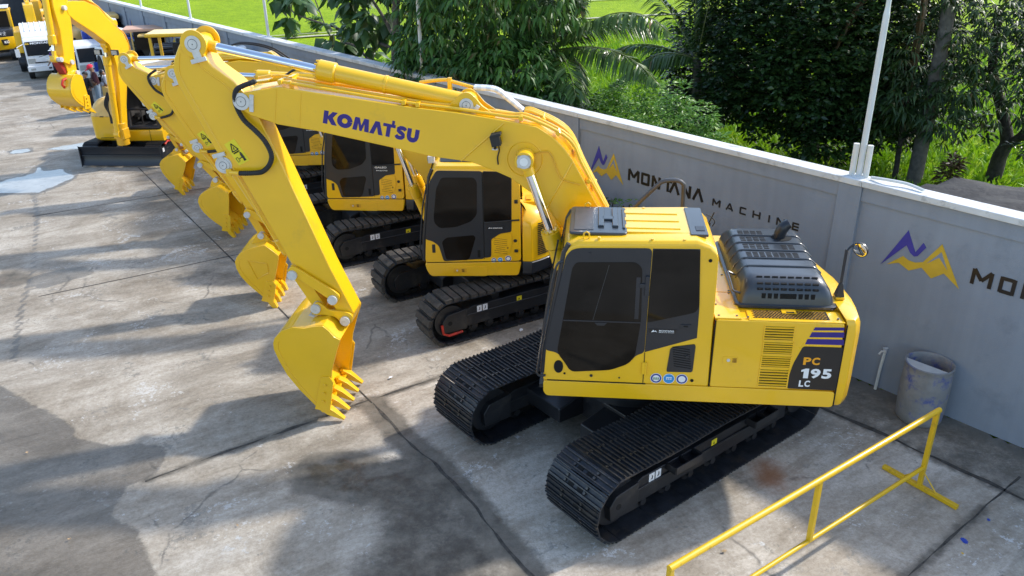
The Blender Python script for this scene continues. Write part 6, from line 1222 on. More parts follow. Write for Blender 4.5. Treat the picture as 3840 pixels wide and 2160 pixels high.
def beige_digger():
    R = empty('excavator', (-20.4, 39.3, 0), rad(120)); tag(R, 'faded yellow excavator with a rounded tail standing behind the blue crane truck', 'excavator')
    crawler(R, .8, .42, 1.1, .32)
    tail = lambda z, k: [(.6,.95*k,z)]+[(-.7+.65*math.cos(a)*k, .95*math.sin(a)*k, z) for a in np.linspace(PI/2, 3*PI/2, 14)]+[(.6,-.95*k,z)]
    m = MB(); m.loft([tail(.55,.93), tail(.62,1.), tail(1.35,1.), tail(1.62,.9), tail(1.74,.66), tail(1.76,.5)]); b = build('body', m, 'beige', R, angle=50); m = MB(); m.tube([(-1.36,-.3,1.2),(-1.2,-.7,1.2),(-.7,-.96,1.2)], .012, 5); m.box((-1.345,-.2,1.42), (.03,.08,.08)); build('panel_gap', m, 'void', b)
    m = MB(); m.box((.5,.45,1.7), (1.0,.8,1.1)); c = build('cab', m, 'beige', R, bevel=.05); m = MB(); m.box((.5,.86,1.8), (.8,.02,.7)); m.box((-.01,.45,1.85), (.02,.6,.6)); build('windows', m, 'glass', c)
    m = MB(); m.prism([(.8,1.0),(1.2,2.2),(2.2,2.7),(2.3,2.5),(1.5,2.0),(1.1,1.0)], -.35, -.05); build('boom', m, 'beige', R, bevel=.02)
beige_digger()

def blue_tractor():
    R = empty('tractor', (-14.55, 32.0, 0), rad(290)); R.scale = (.95,.95,1.15); tag(R, 'bright blue tractor standing left of the yellow canopy', 'tractor')
    m = MB(); m.prism(resample([(.9,.6),(.9,1.15),(.5,1.42),(-.5,1.5),(-.5,.6)], .1, 4), -.35, .35); b = build('hood', m, 'blue', R, bevel=.04); m = MB(); m.box((.91,0,.9), (.02,.5,.35)); build('front_grille', m, 'void', b)
    m = MB(); m.box((-1.0,0,.9), (1.0,.9,.5)); m.box((-1.05,0,1.9), (1.0,1.1,.06))
    for v in (.5,-.5): m.tube([(-.6,v,1.1),(-.65,v,1.9)], .03, 6); m.tube([(-1.45,v,1.1),(-1.45,v,1.9)], .03, 6)
    build('platform', m, 'blue', R, bevel=.02)
    for u, r, v in ((.6,.35,.5),(-1.1,.55,.65)):
        for s in (1,-1): m = MB(); m.cyl((u,s*(v-.12),r), (u,s*(v+.12),r), r, 22); build('wheel', m, 'rubber', R, bevel=.04)
    m = MB(); put_text(m, 'KUBOTA', (.915,-.25,.62), (0,1,0), (0,0,1), .09, .5, .03); build('lettering', m, 'label', R, smooth=False, fixn=False)
blue_tractor()

def canopy_machine():
    R = empty('road_roller', (-11.45, 28.6, 0), rad(276)); R.scale = (.78,.92,1.62); tag(R, 'yellow road machine with a flat canopy roof on four posts', 'road roller')
    m = MB(); m.box((.35,.30,1.80), (1.5,1.75,.07)); can = build('canopy', m, 'yellow', R, bevel=.025)
    for u in (1.0,-.3):
        for v in (-.42,1.02): m = MB(); m.box((u,v,1.30), (.10,.10,.92)); build('canopy_post', m, 'yellow', R, bevel=.012)
    m = MB(); m.box((0,.3,.75), (2.6,1.4,.45)); build('body', m, 'black', R, bevel=.04); m = MB(); m.box((.2,.3,1.1), (.45,.45,.12)); m.box((-.02,.3,1.35), (.1,.45,.45)); build('seat', m, 'rubber', R, bevel=.03)
    m = MB(); m.tube([(.75,.3,.9),(.62,.3,1.28)], .03, 8); m.tube([(.62+.16*math.cos(a)*.4,.3+.16*math.sin(a),1.28+.06*math.cos(a)) for a in np.linspace(0,2*PI,16)], .015, 6); build('steering_wheel', m, 'rubber', R)
    for u in (1.2,-1.2): m = MB(); m.cyl((u,-.35,.5), (u,.95,.5), .5, 26); build('drum_roller', m, 'dkgrey', R, bevel=.02)
    R2 = empty('excavator', (-14.1, 32.9, 0), rad(285)); R2.scale = (.8,.8,1.42); tag(R2, 'old excavator with salmon and pale yellow roof behind the blue tractor', 'excavator')
    crawler(R2, .8, .4, 1.0, .32)
    m = MB(); m.box((-.5,.2,1.72), (1.5,2.3,.10)); m.mat(1).box((.55,.55,1.62), (.7,1.5,.06)); build('cab_roof', m, ['pink', 'beige'], R2, bevel=.03); m = MB(); m.box((-.3,.2,1.25), (1.2,1.3,.9)); build('cab', m, 'glass', R2, bevel=.03); m = MB(); m.box((-.2,.2,.8), (2.0,1.8,.35)); build('body', m, 'beige', R2, bevel=.05)
    for s in (1,-1): m = MB(); m.box((.25,.2+s*.75,1.25), (.07,.07,.9)); build('cab_post', m, 'beige', R2)
    R3 = empty('car', (-12.9, 31.6, 0), rad(200)); R3.scale = (.75,.75,1.55); tag(R3, 'dark vehicle with a silver roof seen through the yellow canopy posts', 'car')
    m = MB(); m.prism(resample([(1.9,.3),(1.9,.7),(1.1,.8),(.6,1.25),(-1.5,1.3),(-1.9,.8),(-1.9,.3)], .1, 4), -.8, .8); b = build('body', m, 'black', R3, bevel=.05); m = MB(); m.box((-.5,0,1.31), (1.9,1.5,.05)); m.box((-.5,-.3,1.345), (1.8,.1,.02)); m.box((-.5,.3,1.345), (1.8,.1,.02)); build('roof', m, 'tube', b, bevel=.02); m = MB(); m.box((-.4,0,1.05), (1.6,1.62,.3)); build('windows', m, 'glass', b, bevel=.02)
    for u in (1.2,-1.2):
        for s in (1,-1): m = MB(); m.cyl((u,s*.62,.32), (u,s*.83,.32), .32, 20); build('wheel', m, 'rubber', R3, bevel=.03)
canopy_machine()

def white_crane():
    R = empty('crane', (-10.55, 25.3, .62), rad(26)); R.scale = (.80,1,1); tag(R, 'white telescopic crane boom lying level behind the row of excavators', 'crane')
    m = MB(); m.prism([(-1.2,1.55),(-1.2,1.85),(1.2,2.02),(1.3,1.95),(1.3,1.70),(.6,1.55)], -.25, .25); m.prism([(1.0,1.68),(1.0,1.95),(3.2,2.13),(3.2,1.9)], -.2, .2); b = build('telescopic_boom', m, 'white', R, bevel=.02); m = MB(); m.prism([(-.2,1.60),(1.2,1.74),(1.2,1.80),(-.2,1.66)], -.256, -.25); build('red_stripe', m, 'red', b)
    m = MB(); m.prism(resample([(2.6,1.78),(2.5,2.0),(2.75,2.16),(3.3,1.98),(3.45,1.78)], .05, 3), -.35, .3); build('boom_head', m, 'white', R, bevel=.03)
    m = MB(); m.box((-.5,.1,.8), (2.2,1.2,1.3)); m.cyl((2.7,0,-.62), (2.7,0,1.8), .09, 12); build('carrier', m, 'dkgrey', R, bevel=.05)
    for u in (-1.2,.3):
        for s in (1,-1): m = MB(); m.cyl((u,s*.5+.1,-.26), (u,s*.72+.1,-.26), .36, 20); build('wheel', m, 'rubber', R, bevel=.03)
    R = empty('crane', (-15.7, 34.0, 0), rad(318)); R.scale = (.8,.8,2.2); tag(R, 'white box-shaped crane boom far back in front of the dark bushes', 'crane')
    m = MB(); m.box((0,0,.95), (1.9,.35,.30)); m.box((-1.0,.0,1.05), (.8,.9,.35)); m.box((1.0,.05,.85), (.3,.4,.45)); build('boom', m, 'white', R, bevel=.04); m = MB(); m.box((-.6,0,.45), (1.8,1.2,.6)); m.box((.4,-.3,.62), (1.5,.3,.25), Matrix.Rotation(rad(18),3,'Y')); build('carrier', m, 'white', R, bevel=.05)
    for u in (-1.1,-.1):
        for s in (1,-1): m = MB(); m.cyl((u,s*.45,.3), (u,s*.65,.3), .3, 18); build('wheel', m, 'rubber', R)
white_crane()

# ------------------------------------------------------------------ people
def person(loc, yaw, label, joints, cols, cap=None, hair=True, extra=None, h=1.7):
    """one skinned body; joints: name -> (forward, left, up) at 1.7 m tall"""
    R = empty('person', loc, rad(yaw)); tag(R, label, 'person', None); k = h/1.7
    J = dict(pel=(0,0,.92), spine=(.0,0,1.12), chest=(.0,0,1.32), neck=(.01,0,1.46), head=(.03,0,1.56), crown=(.03,0,1.66), lh=(0,.10,.88), rh=(0,-.10,.88), lk=(.03,.11,.48), rk=(.02,-.11,.48), la=(0,.11,.08), ra=(-.02,-.11,.08), lt=(.15,.12,.04), rt=(.13,-.12,.04),
             ls=(0,.19,1.40), rs=(0,-.19,1.40), le=(.02,.25,1.13), re=(.02,-.25,1.13), lw=(.16,.22,.95), rw=(.16,-.22,.95), lf=(.24,.20,.92), rf=(.24,-.20,.92))
    J.update(joints)
    E = [('pel','spine','shirt'),('spine','chest','shirt'),('chest','neck','skin'),('neck','head','skin'),('head','crown','skin'),('pel','lh','trouser'),('pel','rh','trouser'),('lh','lk','trouser'),('rh','rk','trouser'),('lk','la','trouser'),('rk','ra','trouser'),('la','lt','shoe'),('ra','rt','shoe'),
         ('chest','ls','shirt'),('chest','rs','shirt'),('ls','le','shirt'),('rs','re','shirt'),('le','lw','skin'),('re','rw','skin'),('lw','lf','skin'),('rw','rf','skin')]
    rr = dict(pel=.145, spine=.135, chest=.155, neck=.055, head=.095, crown=.07, lh=.10, rh=.10, lk=.068, rk=.068, la=.05, ra=.05, lt=.042, rt=.042, ls=.075, rs=.075, le=.05, re=.05, lw=.034, rw=.034, lf=.035, rf=.035)
    names = list(J); me = bpy.data.meshes.new('body'); me.from_pydata([Vector(J[n])*k for n in names], [(names.index(a), names.index(b)) for a, b, _ in E], [])
    o = bpy.data.objects.new('body', me); C.objects.link(o); sk = o.modifiers.new('skin', 'SKIN'); sk.use_smooth_shade = True
    for i, n in enumerate(names):
        v = me.skin_vertices[0].data[i]; f = 1.25 if n in ('chest', 'spine', 'pel') else 1; v.radius = (rr[n]*k, rr[n]*k*f); v.use_root = n == 'pel'
    o.modifiers.new('sub', 'SUBSURF').levels = 2; o.modifiers['sub'].render_levels = 2
    dg = bpy.context.evaluated_depsgraph_get(); m2 = bpy.data.meshes.new_from_object(o.evaluated_get(dg)); bpy.data.objects.remove(o)
    order = ['skin', 'shirt', 'trouser', 'shoe']; m2.materials.clear()
    for c in order: m2.materials.append(M[cols.get(c, 'skin')])
    segs = [(Vector(J[a])*k, Vector(J[b])*k, c) for a, b, c in E]
    for p in m2.polygons:
        c = p.center; best = None
        for a, b, lab in segs:
            t = max(0, min(1, (c-a).dot(b-a)/max(1e-6, (b-a).length_squared))); dd = (c-a-(b-a)*t).length
            if lab == 'skin' and (a-Vector(J['chest'])*k).length < 1e-4: dd += .05*k if t < .55 else 0
            if best is None or dd < best[0]: best = (dd, lab)
        p.material_index = order.index(best[1]); p.use_smooth = True
    m2.name = 'body'; bo = link(bpy.data.objects.new('body', m2), R)
    hd = Vector(J['head'])*k; cr = Vector(J['crown'])*k; up = (cr-hd).normalized(); c = hd+up*.055*k
    m = MB(); m.ell((c.x-.012,c.y,c.z), (.108*k,.100*k,.098*k), 16, 10); hb = [v for v in m.v]
    if hair or cap:
        rot = Vector((0,0,1)).rotation_difference(up).to_matrix(); m = MB(); rings = []
        for j in range(7):
            t = j/6*PI*.52; rings.append([c+rot @ Vector((.112*k*math.sin(max(t,.05))*math.cos(q)-.006, .104*k*math.sin(max(t,.05))*math.sin(q), .112*k*math.cos(t))) for q in np.linspace(0, 2*PI, 18, endpoint=False)])
        m.loft(rings); 
        if cap: m.loft([[c+rot @ Vector(p) for p in ((.06*k,-.085*k,.012),(.06*k,.085*k,.012),(.06*k,.085*k,-.0),(.06*k,-.085*k,-.0))], [c+rot @ Vector(p) for p in ((.19*k,-.06*k,-.02),(.19*k,.06*k,-.02),(.19*k,.06*k,-.03),(.19*k,-.06*k,-.03))]])
        build('cap' if cap else 'hair', m, cap or 'hair', R)
    # face and hands
    rot = Vector((0,0,1)).rotation_difference(up).to_matrix(); f0 = hd+up*.03*k
    m = MB(); m.ell(f0+rot @ Vector((.098*k,0,-.0)), (.022*k,.014*k,.028*k), 8, 6); build('nose', m, 'skin', R)
    for n, s in (('lf',1),('rf',-1)):
        p = Vector(J[n])*k; w = Vector(J[n[0]+'w'])*k; d = (p-w).normalized(); sd = d.cross(Vector((0,0,1))).normalized(); m = MB()
        for q in range(4): b0 = p+sd*(q-1.5)*.018*k; m.tube([b0, b0+d*.045*k-Vector((0,0,.008)), b0+d*(.07-.006*abs(q-1.4))*k-Vector((0,0,.025))], .0085*k, 6)
        m.tube([p+sd*s*.03*k-d*.03*k, p+sd*s*.05*k+d*.02*k], .009*k, 6); build('fingers', m, 'skin', R)
    if extra: extra(R, J, k)
    return R
def box_in_hands(R, J, k):
    t = empty('cardboard_box', R.matrix_basis @ Vector((.40,0,1.12))); t.rotation_euler.z = R.rotation_euler.z; tag(t, 'open cardboard box held by the man in the red cap', 'box')
    m = MB(); m.box((0,0,-.06), (.26,.34,.01)); 
    for s in (1,-1): m.box((0,s*.17,0), (.26,.008,.12)); m.box((s*.13,0,0), (.008,.34,.12))
    m.box((.20,0,.11), (.16,.32,.008), Matrix.Rotation(rad(-50),3,'Y')); build('carton', m, 'card', t)
def back_print(R, J, k):
    m = MB(); c = Vector(J['chest'])*k; m.box((c.x-.20*k,0,c.z-.03), (.006,.20,.09)); m.mat(1).box((c.x-.204*k,-.05,c.z-.03), (.004,.06,.06)); build('shirt_print', m, ['label', 'blackprint'], R)
def shoulder_bag(R, J, k):
    t = empty('shoulder_bag', R.matrix_basis @ Vector((.15,.12,.98))); t.rotation_euler.z = R.rotation_euler.z; tag(t, 'small grey bag slung on the man in the white shirt', 'bag'); m = MB(); m.ell((0,0,0), (.07,.12,.09), 12, 8); m.tube(smooth_path([(0,.08,.06),(-.04,.02,.25),(-.14,-.2,.38),(-.30,-.12,.3),(-.34,.1,.1)], 5), .012, 6); build('bag', m, 'greycloth', t)
AR = dict(lw=(.30,.14,1.10), rw=(.30,-.14,1.10), lf=(.38,.10,1.10), rf=(.38,-.10,1.10), le=(.06,.26,1.12), re=(.06,-.26,1.12))
person((-14.72,29.55,0), 215, 'man in red cap, maroon shirt and pale jeans looking down into a box', dict(AR, head=(.06,0,1.55), crown=(.10,0,1.64), neck=(.03,0,1.45)), dict(shirt='shirt_maroon', trouser='denim', shoe='hair'), cap='cap_red', hair=False, extra=box_in_hands, h=1.74)
person((-14.93,29.2,0), 80, 'man in black shirt and black trousers seen from behind, head bowed', dict(head=(.08,0,1.53), crown=(.13,0,1.61), neck=(.04,0,1.44), lw=(.22,.12,1.05), rw=(.22,-.12,1.05), lf=(.28,.08,1.05), rf=(.28,-.08,1.05)), dict(shirt='shirt_black', trouser='shirt_black', shoe='white'), extra=back_print, h=1.55)
person((-14.55,30.0,0), 205, 'man in white shirt, dark cap and grey trousers with folded arms', dict(head=(.08,0,1.53), crown=(.13,0,1.61), neck=(.04,0,1.44), lw=(.22,-.02,1.12), rw=(.22,.02,1.06), lf=(.20,-.12,1.12), rf=(.20,.12,1.06)), dict(shirt='shirt_white', trouser='greycloth', shoe='hair'), cap='dkgrey', hair=False, extra=shoulder_bag, h=1.5)
person((-19.2,35.5,0), 250, 'person in purple top and white helmet beside the white truck', {}, dict(shirt='purple', trouser='shirt_black', shoe='hair'), cap='white', hair=False, h=1.45)
for i, (x, y) in enumerate(((-14.05,29.9),(-13.95,29.95))): pass
t = empty('crate', (-14.55, 29.85, 0), rad(20)); tag(t, 'yellow-brown machine counterweight block standing beside the man in white', 'machine part'); m = MB(); m.prism(resample([(-.15,0),(.15,0),(.12,.85),(-.12,.95)], .04, 3), -.12, .12); build('block', m, 'beige', t, bevel=.02)
# ------------------------------------------------------------------ vegetation
def leaf_mesh(name, P, D, L, W, mat_, parent=None, droop=.25, tint=None, fold=.18):
    P = np.asarray(P, float); D = np.asarray(D, float); n = len(P); D /= np.linalg.norm(D, axis=1)[:,None]+1e-9
    L = np.broadcast_to(np.asarray(L, float), (n,)); W = np.broadcast_to(np.asarray(W, float), (n,))
    up = np.tile([0,0,1.], (n,1))+rng.normal(0, .45, (n,3)); side = np.cross(D, up); side /= np.linalg.norm(side, axis=1)[:,None]+1e-9; nr = np.cross(side, D)
    mid = P+D*(L*.48)[:,None]+nr*(L*.06)[:,None]; tip = P+D*L[:,None]-np.array([0,0,1.])*(L*droop)[:,None]
    a = mid+side*(W*.5)[:,None]-nr*(W*fold)[:,None]; b = mid-side*(W*.5)[:,None]-nr*(W*fold)[:,None]
    V = np.stack([P, a, tip, b, mid], 1).reshape(-1, 3); k = np.arange(n)[:,None]*5
    F = np.concatenate([k+np.array([[0,1,4]]), k+np.array([[1,2,4]]), k+np.array([[2,3,4]]), k+np.array([[3,0,4]])], 1).reshape(-1, 3)
    me = bpy.data.meshes.new(name); me.vertices.add(len(V)); me.vertices.foreach_set('co', V.ravel()); me.loops.add(F.size); me.loops.foreach_set('vertex_index', F.ravel().astype(np.int32))
    me.polygons.add(len(F)); me.polygons.foreach_set('loop_start', np.arange(len(F))*3); me.polygons.foreach_set('loop_total', np.full(len(F), 3)); me.update(calc_edges=True)
    t = rng.uniform(0, 1, n) if tint is None else np.clip(tint, 0, 1); at = me.attributes.new('tint', 'FLOAT', 'POINT'); at.data.foreach_set('value', np.repeat(t, 5).astype(np.float32))
    me.materials.append(M[mat_]); me.polygons.foreach_set('use_smooth', np.ones(len(F), bool))
    return link(bpy.data.objects.new(name, me), parent)

def clumps(ells, n, per, spread, down=.3, shell=.55, flat=.0):
    """leaf bases and directions in clumps spread through ellipsoids (cx,cy,cz,rx,ry,rz,weight)"""
    w = np.array([e[6] for e in ells]); w = w/w.sum(); P = []; D = []; T_ = []
    for e, k in zip(ells, rng.multinomial(n, w)):
        q = rng.normal(size=(k, 3)); q /= np.linalg.norm(q, axis=1)[:,None]; r = shell+(1-shell)*rng.uniform(0, 1, k)**.6
        r *= 1+.16*np.sin(q[:,0]*5+e[0])*np.sin(q[:,2]*4+e[1]*3)
        C = q*r[:,None]*np.array(e[3:6])+np.array(e[:3]); tt = rng.normal(.45, .22, k)
        for i in range(k):
            a0 = rng.uniform(0, 2*PI); out = q[i]
            for j in range(per):
                a = a0+2*PI*j/per+rng.normal(0, .3); d = np.array([math.cos(a), math.sin(a), rng.normal(-down, .25)])+out*.55
                P.append(C[i]+d*spread*rng.uniform(.1, .5)); D.append(d); T_.append(tt[i]+rng.normal(0, .13))
    return np.array(P), np.array(D), np.array(T_)

def trunk(name, paths, mat_, parent, n=10):
    m = MB()
    for pts, r0, r1 in paths:
        Q = smooth_path(pts, 6); k = len(Q); m.tube([p+Vector((.03*noise.noise(p*2.1),.03*noise.noise(p*1.7+Vector((4,4,4))),0)) for p in Q], [(r0+(r1-r0)*i/(k-1))*(1+.12*noise.noise(Q[i]*3)) for i in range(k)], n)
    return build(name, m, mat_, parent, angle=80)

def W3(s, v, z): p = WL(s, -v, z); return (p.x, p.y, p.z)
def tree(kind, base, label, paths, bark, leafs):
    R = empty(kind, base); tag(R, label, 'tree'); B = Vector(base)
    trunk('trunk', [([Vector(p)-B for p in pts], a, b) for pts, a, b in paths], bark, R)
    for (P, D, T_), L, W, mt, kw in leafs:
        n = len(P); leaf_mesh('crown', P-np.array(base), D, L*rng.uniform(.65, 1.2, n), W*rng.uniform(.7, 1.15, n), mt, R, tint=T_, **kw)
    return R

# round-leaved tree, open crown, just behind the wall
b1 = W3(19.2, 12.0, -.1); pts1 = [(24.9,12.0,3.6,.42),(24.6,12.1,4.1,.45),(25.4,12.0,4.2,.4),(24.1,11.8,2.75,.35),(24.9,11.6,2.55,.3),(23.6,12.0,2.7,.3),(22.6,11.9,2.85,.4),(22.9,12.2,3.2,.25),(21.8,12.0,3.1,.45),(22.3,12,3.5,.3),(21.0,12.0,3.65,.5),(20.9,12.2,4.4,.6),(21.9,12.3,4.5,.5),(20.2,12.0,2.9,.42),(20.5,11.9,2.5,.35),(19.8,12.1,3.9,.55),(19.3,12.0,4.8,.6),(20.2,12.3,5.2,.7),(21.6,12.6,5.4,.7)]
tree('round_leaved_tree', b1, 'open tree with large round dark leaves and a mottled trunk leaning over the wall',
     [([W3(19.25,12.0,-.1), W3(19.15,12.0,1.5), W3(19.08,12.0,2.8), W3(18.95,12.0,3.6), W3(18.9,12.1,5.4)], .17, .09), ([W3(19.1,12.0,2.6), W3(20.2,11.95,2.75), W3(21.4,12,3.1), W3(22.6,11.9,2.9), W3(24.2,11.8,2.7), W3(25.2,11.6,2.6)], .05, .015), ([W3(19.0,12.0,3.2), W3(20.6,12,3.35), W3(22.4,12.1,3.45), W3(24.6,12.0,3.65), W3(25.2,12,4.0)], .045, .014), ([W3(22.3,12.3,2.4), W3(23.2,12.3,3.2), W3(24.0,12.3,4.3)], .025, .018), ([W3(19.0,12,3.5), W3(20,12.1,4.2), W3(21.5,12.3,5.2)], .06, .02)],
     'bark', [(clumps([(*W3(s, v, z), r*.9, r*.9, r*.75, r*r) for s, v, z, r in pts1], 130, 4, .20, .75, .1), .42, .36, 'leaf_teak', dict(droop=.35))])
# drooping-leaf tree that hangs over the wall
b2 = W3(15.9, 13.0, -.1); e2 = [(*W3(16.2,12.6,4.6),2.3,1.9,1.5,3),(*W3(17.7,12.3,3.4),1.0,.9,1.0,1.1),(*W3(16.3,11.7,3.2),1.3,.9,.75,1.2),(*W3(14.6,12.2,3.2),1.4,1.1,.9,1.4),(*W3(13.7,12.4,2.75),.9,.9,.6,.8),(*W3(17.2,11.5,2.75),.9,.75,.5,.7),(*W3(15.0,12.9,5.4),2.2,2.0,1.6,2.2),(*W3(17.6,12.8,5.6),1.6,1.5,1.4,1.4)]
tree('drooping_leaf_tree', b2, 'dense tree with drooping palm-shaped leaf clusters hanging over the wall coping',
     [([W3(15.9,13.0,-.1), W3(16,12.9,2), W3(16.1,12.8,4), W3(16,12.8,6)], .2, .08), ([W3(16,12.9,2.4), W3(17.2,12.5,3.2), W3(18.4,12.3,3.9)], .08, .03), ([W3(16,12.9,2.2), W3(15,12.4,3), W3(14,12.4,3.3)], .08, .03)],
     'bark', [(clumps(e2, 2500, 6, .18, .72, .5), .25, .082, 'leaf_rubber', dict(droop=.4))])
b2b = W3(12.9, 12.6, -.1)
tree('dark_shrub', b2b, 'dark leafy shrub at the foot of the drooping tree behind the wall', [([W3(12.9,12.6,-.1), W3(12.95,12.6,1.6), W3(13,12.5,2.4)], .05, .03)], 'barkdark',
     [(clumps([(*W3(13.3,12.5,2.3),.8,.7,.6,1.5),(*W3(12.6,12.6,2.1),.6,.6,.55,1),(*W3(14.0,12.2,2.3),.7,.6,.6,1)], 330, 6, .14, .3, .4), .17, .07, 'leaf_mango', dict(droop=.3))])
# big dark dense tree
b3 = (8.41, 22.35, -.1); e3 = [(8.3,22.6,4.6,2.6,2.6,2.5,5),(6.9,22.4,2.9,1.7,1.7,1.8,2.2),(9.9,22.2,3.4,1.8,1.8,2.2,2.6),(7.6,21.6,1.9,1.7,1.4,1.3,1.8),(9.4,21.2,1.9,1.5,1.4,1.2,1.8),(6.2,22.6,2.2,1.2,1.3,1.3,1.2),(8.2,21.0,3.2,1.9,1.2,1.9,2),(7.2,23.4,5.6,2,2,1.6,1.8),(9.8,22.9,5.8,2,2,1.8,2),(*W3(15.2,20.2,2.5),1.2,1.1,1.3,1.3),(*W3(15.3,20.0,1.0),1.1,1.0,.8,.9),(*W3(14.6,20.6,4.3),1.5,1.4,1.4,1.4),(8.4,20.9,1.0,1.2,.9,.6,.5),(10.6,21.6,1.3,.8,.8,.6,.5)]
tree('dense_dark_tree', b3, 'broad dense tree with small dark glossy leaves behind the wall, right of the palms', [([b3, (8.42,22.3,.9), (8.4,22.3,2.2), (8.3,22.4,4.5)], .22, .10), ([(8.4,22.3,1.3), (7.4,22.1,2.2), (6.6,22.3,3)], .10, .04), ([(8.4,22.3,1.4), (9.4,22,2.4), (10.2,22,3.4)], .10, .04)], 'barkdark',
     [(clumps(e3, 10500, 6, .15, .15, .35), .18, .10, 'leaf_dense', dict(droop=.1))])
# young long-leaved tree and coconut trunk
bm = W3(9.119, 20.5, -.1)
tree('long_leaved_tree', bm, 'slim tree with drooping rosettes of long dark leaves beside the palm trunk', [([bm, W3(9.15,20.5,.6), W3(9.18,20.5,1.3), W3(9.2,20.5,2.2)], .075, .05), ([W3(9.15,20.5,1.1), W3(8.6,20.5,1.7), W3(8.2,20.5,2.2)], .035, .02)], 'barkdark',
     [(clumps([(*W3(9.7,20.4,1.9),.75,.7,.7,1.5),(*W3(9.1,20.2,2.3),.8,.7,.6,1.5),(*W3(8.3,20.4,1.9),.7,.6,.6,1.2),(*W3(8.0,20.6,2.7),.7,.6,.6,1.2),(*W3(9.0,20.6,3.3),1.1,.9,.8,1.6),(*W3(7.4,21,3.4),1.0,.9,.8,1.3),(*W3(8.3,21.4,4.3),1.6,1.2,.9,1.8),(*W3(7.3,21.6,2.2),.8,.7,.6,.8)], 520, 8, .10, .55, .4), .27, .055, 'leaf_mango', dict(droop=.35))])
def frond(base, d, Lf, droop, nl=62, ll=.62, wdt=.035, hang=.6, side_=None):
    """a palm leaf: rib points, leaflet bases, leaflet directions"""
    d = Vector(d).normalized(); rib = []; p = Vector(base); st = Lf/nl
    for i in range(nl+1):
        rib.append(p.copy()); d = (d+Vector((0,0,-droop*(i/nl)*2/nl))).normalized(); p = p+d*st
    P = []; D = []; L_ = []
    for i in range(4, nl+1):
        t = i/nl; dd = (rib[min(i+1, nl)]-rib[i-1]).normalized(); sd = dd.cross(Vector((0,0,1))).normalized()
        for s in (1,-1):
            q = (sd*s*.8+dd*.55+Vector((0,0,.15-hang*(.5+.5*t)+random.gauss(0,.06)))).normalized(); P.append(rib[i]); D.append(q); L_.append(ll*math.sin(PI*min(.97,.12+.86*t))**.6)
    return rib, P, D, L_
def palm(name, top, base, label, fronds, lm='leaf_palm', trunk_r=(.16,.12), dry=()):
    R = empty(name, base); tag(R, label, 'palm tree'); B = Vector(base)
    if trunk_r: trunk('trunk', [([Vector((0,0,0)), (Vector(top)-B)*.5+Vector((.05,.02,0)), Vector(top)-B], *trunk_r)], 'palmbark', R, 12)
    for i, f in enumerate(fronds):
        rib, P, D, L_ = frond(top, *f); m = MB(); m.tube([p-B for p in rib], [.022*(1-.8*k/len(rib)) for k in range(len(rib))], 6)
        ro = build('frond', m, 'leaf_palm_rib' if i not in dry else 'leaf_dry_rib', R); leaf_mesh('leaflets', np.array(P)-np.array(base), D, np.array(L_)*rng.uniform(.95, 1.25, len(P)), .075, 'leaf_dry' if i in dry else lm, ro, droop=.35, tint=rng.normal(.45, .2, len(P)), fold=.1)
    return R
M['leaf_palm_rib'] = mat('palm_rib', (.22,.24,.08), .5, var=.2); M['leaf_dry_rib'] = mat('dry_palm_rib', (.22,.15,.07), .8, var=.2)
# directions along the wall: a = towards the camera's right (decreasing s)
ax = Vector((-wc, -ws, 0)); av = Vector((-ws, wc, 0))       # right along the wall, towards the yard
palm('coconut_palm', W3(14.6,13.6,3.5), W3(14.65,13.6,-.1), 'palm with long fronds arching to the right out of the drooping tree',
     [(ax*.9+Vector((0,0,.62)),3.7,1.25),(ax*1.+av*.1+Vector((0,0,.22)),3.6,.85),(ax*.8+av*.5+Vector((0,0,.05)),2.6,.9),(ax*.3+av*.2+Vector((0,0,1.)),2.6,1.4),(-ax*.7+Vector((0,0,.8)),2.6,1.5),(ax*.6-av*.7+Vector((0,0,.6)),2.6,1.4),(-ax*.3-av*.5+Vector((0,0,.9)),2.6,1.3)])
palm('coconut_palm', W3(14.7,19.2,2.6), W3(14.6,19.2,-.1), 'palm with tall upright fronds between the rice field and the dense dark tree',
     [(-ax*.15+Vector((0,0,1.2)),4.2,.5),(-ax*.75+Vector((0,0,.95)),3.4,1.1),(-ax*.9+av*.3+Vector((0,0,.30)),3.0,1.1),(-ax*.8+av*.5+Vector((0,0,-.05)),2.6,.9),(ax*.2+Vector((0,0,1.3)),3.2,.6),(-ax*.5-av*.4+Vector((0,0,1.1)),2.9,1.0),(-ax*.4+av*.7+Vector((0,0,.3)),1.8,1.3)])
bc = W3(8.682, 20.6, -.1)
palm('coconut_palm', W3(8.73,20.6,7.2), bc, 'tall leaning palm with a grey ringed trunk and hanging dry fronds', [(-ax*.5+av*.2+Vector((0,0,-.6)),4.6,1.2),(-ax*.9+Vector((0,0,.1)),3.6,1.8),(ax*.9+Vector((0,0,.2)),3.6,1.8),(av*.9+Vector((0,0,.2)),3.4,1.7),(-av*.9+Vector((0,0,.5)),3.4,1.5)], trunk_r=(.19,.12), dry=(0,))
R = empty('dry_frond', W3(9.25,20.5,5.4)); tag(R, 'dry brown palm frond hanging down beside the palm trunk', 'palm frond')
rib, P, D, L_ = frond((0,0,0), (.02,0,-1), 3.2, .05, 44, .6, hang=.9); m = MB(); m.tube(rib, [.03*(1-.7*k/len(rib)) for k in range(len(rib))], 6); build('rib', m, 'leaf_dry_rib', R); leaf_mesh('leaflets', P, np.array(D)+np.array([0,0,-.9]), L_, .05, 'leaf_dry', R, droop=.3, fold=.1)
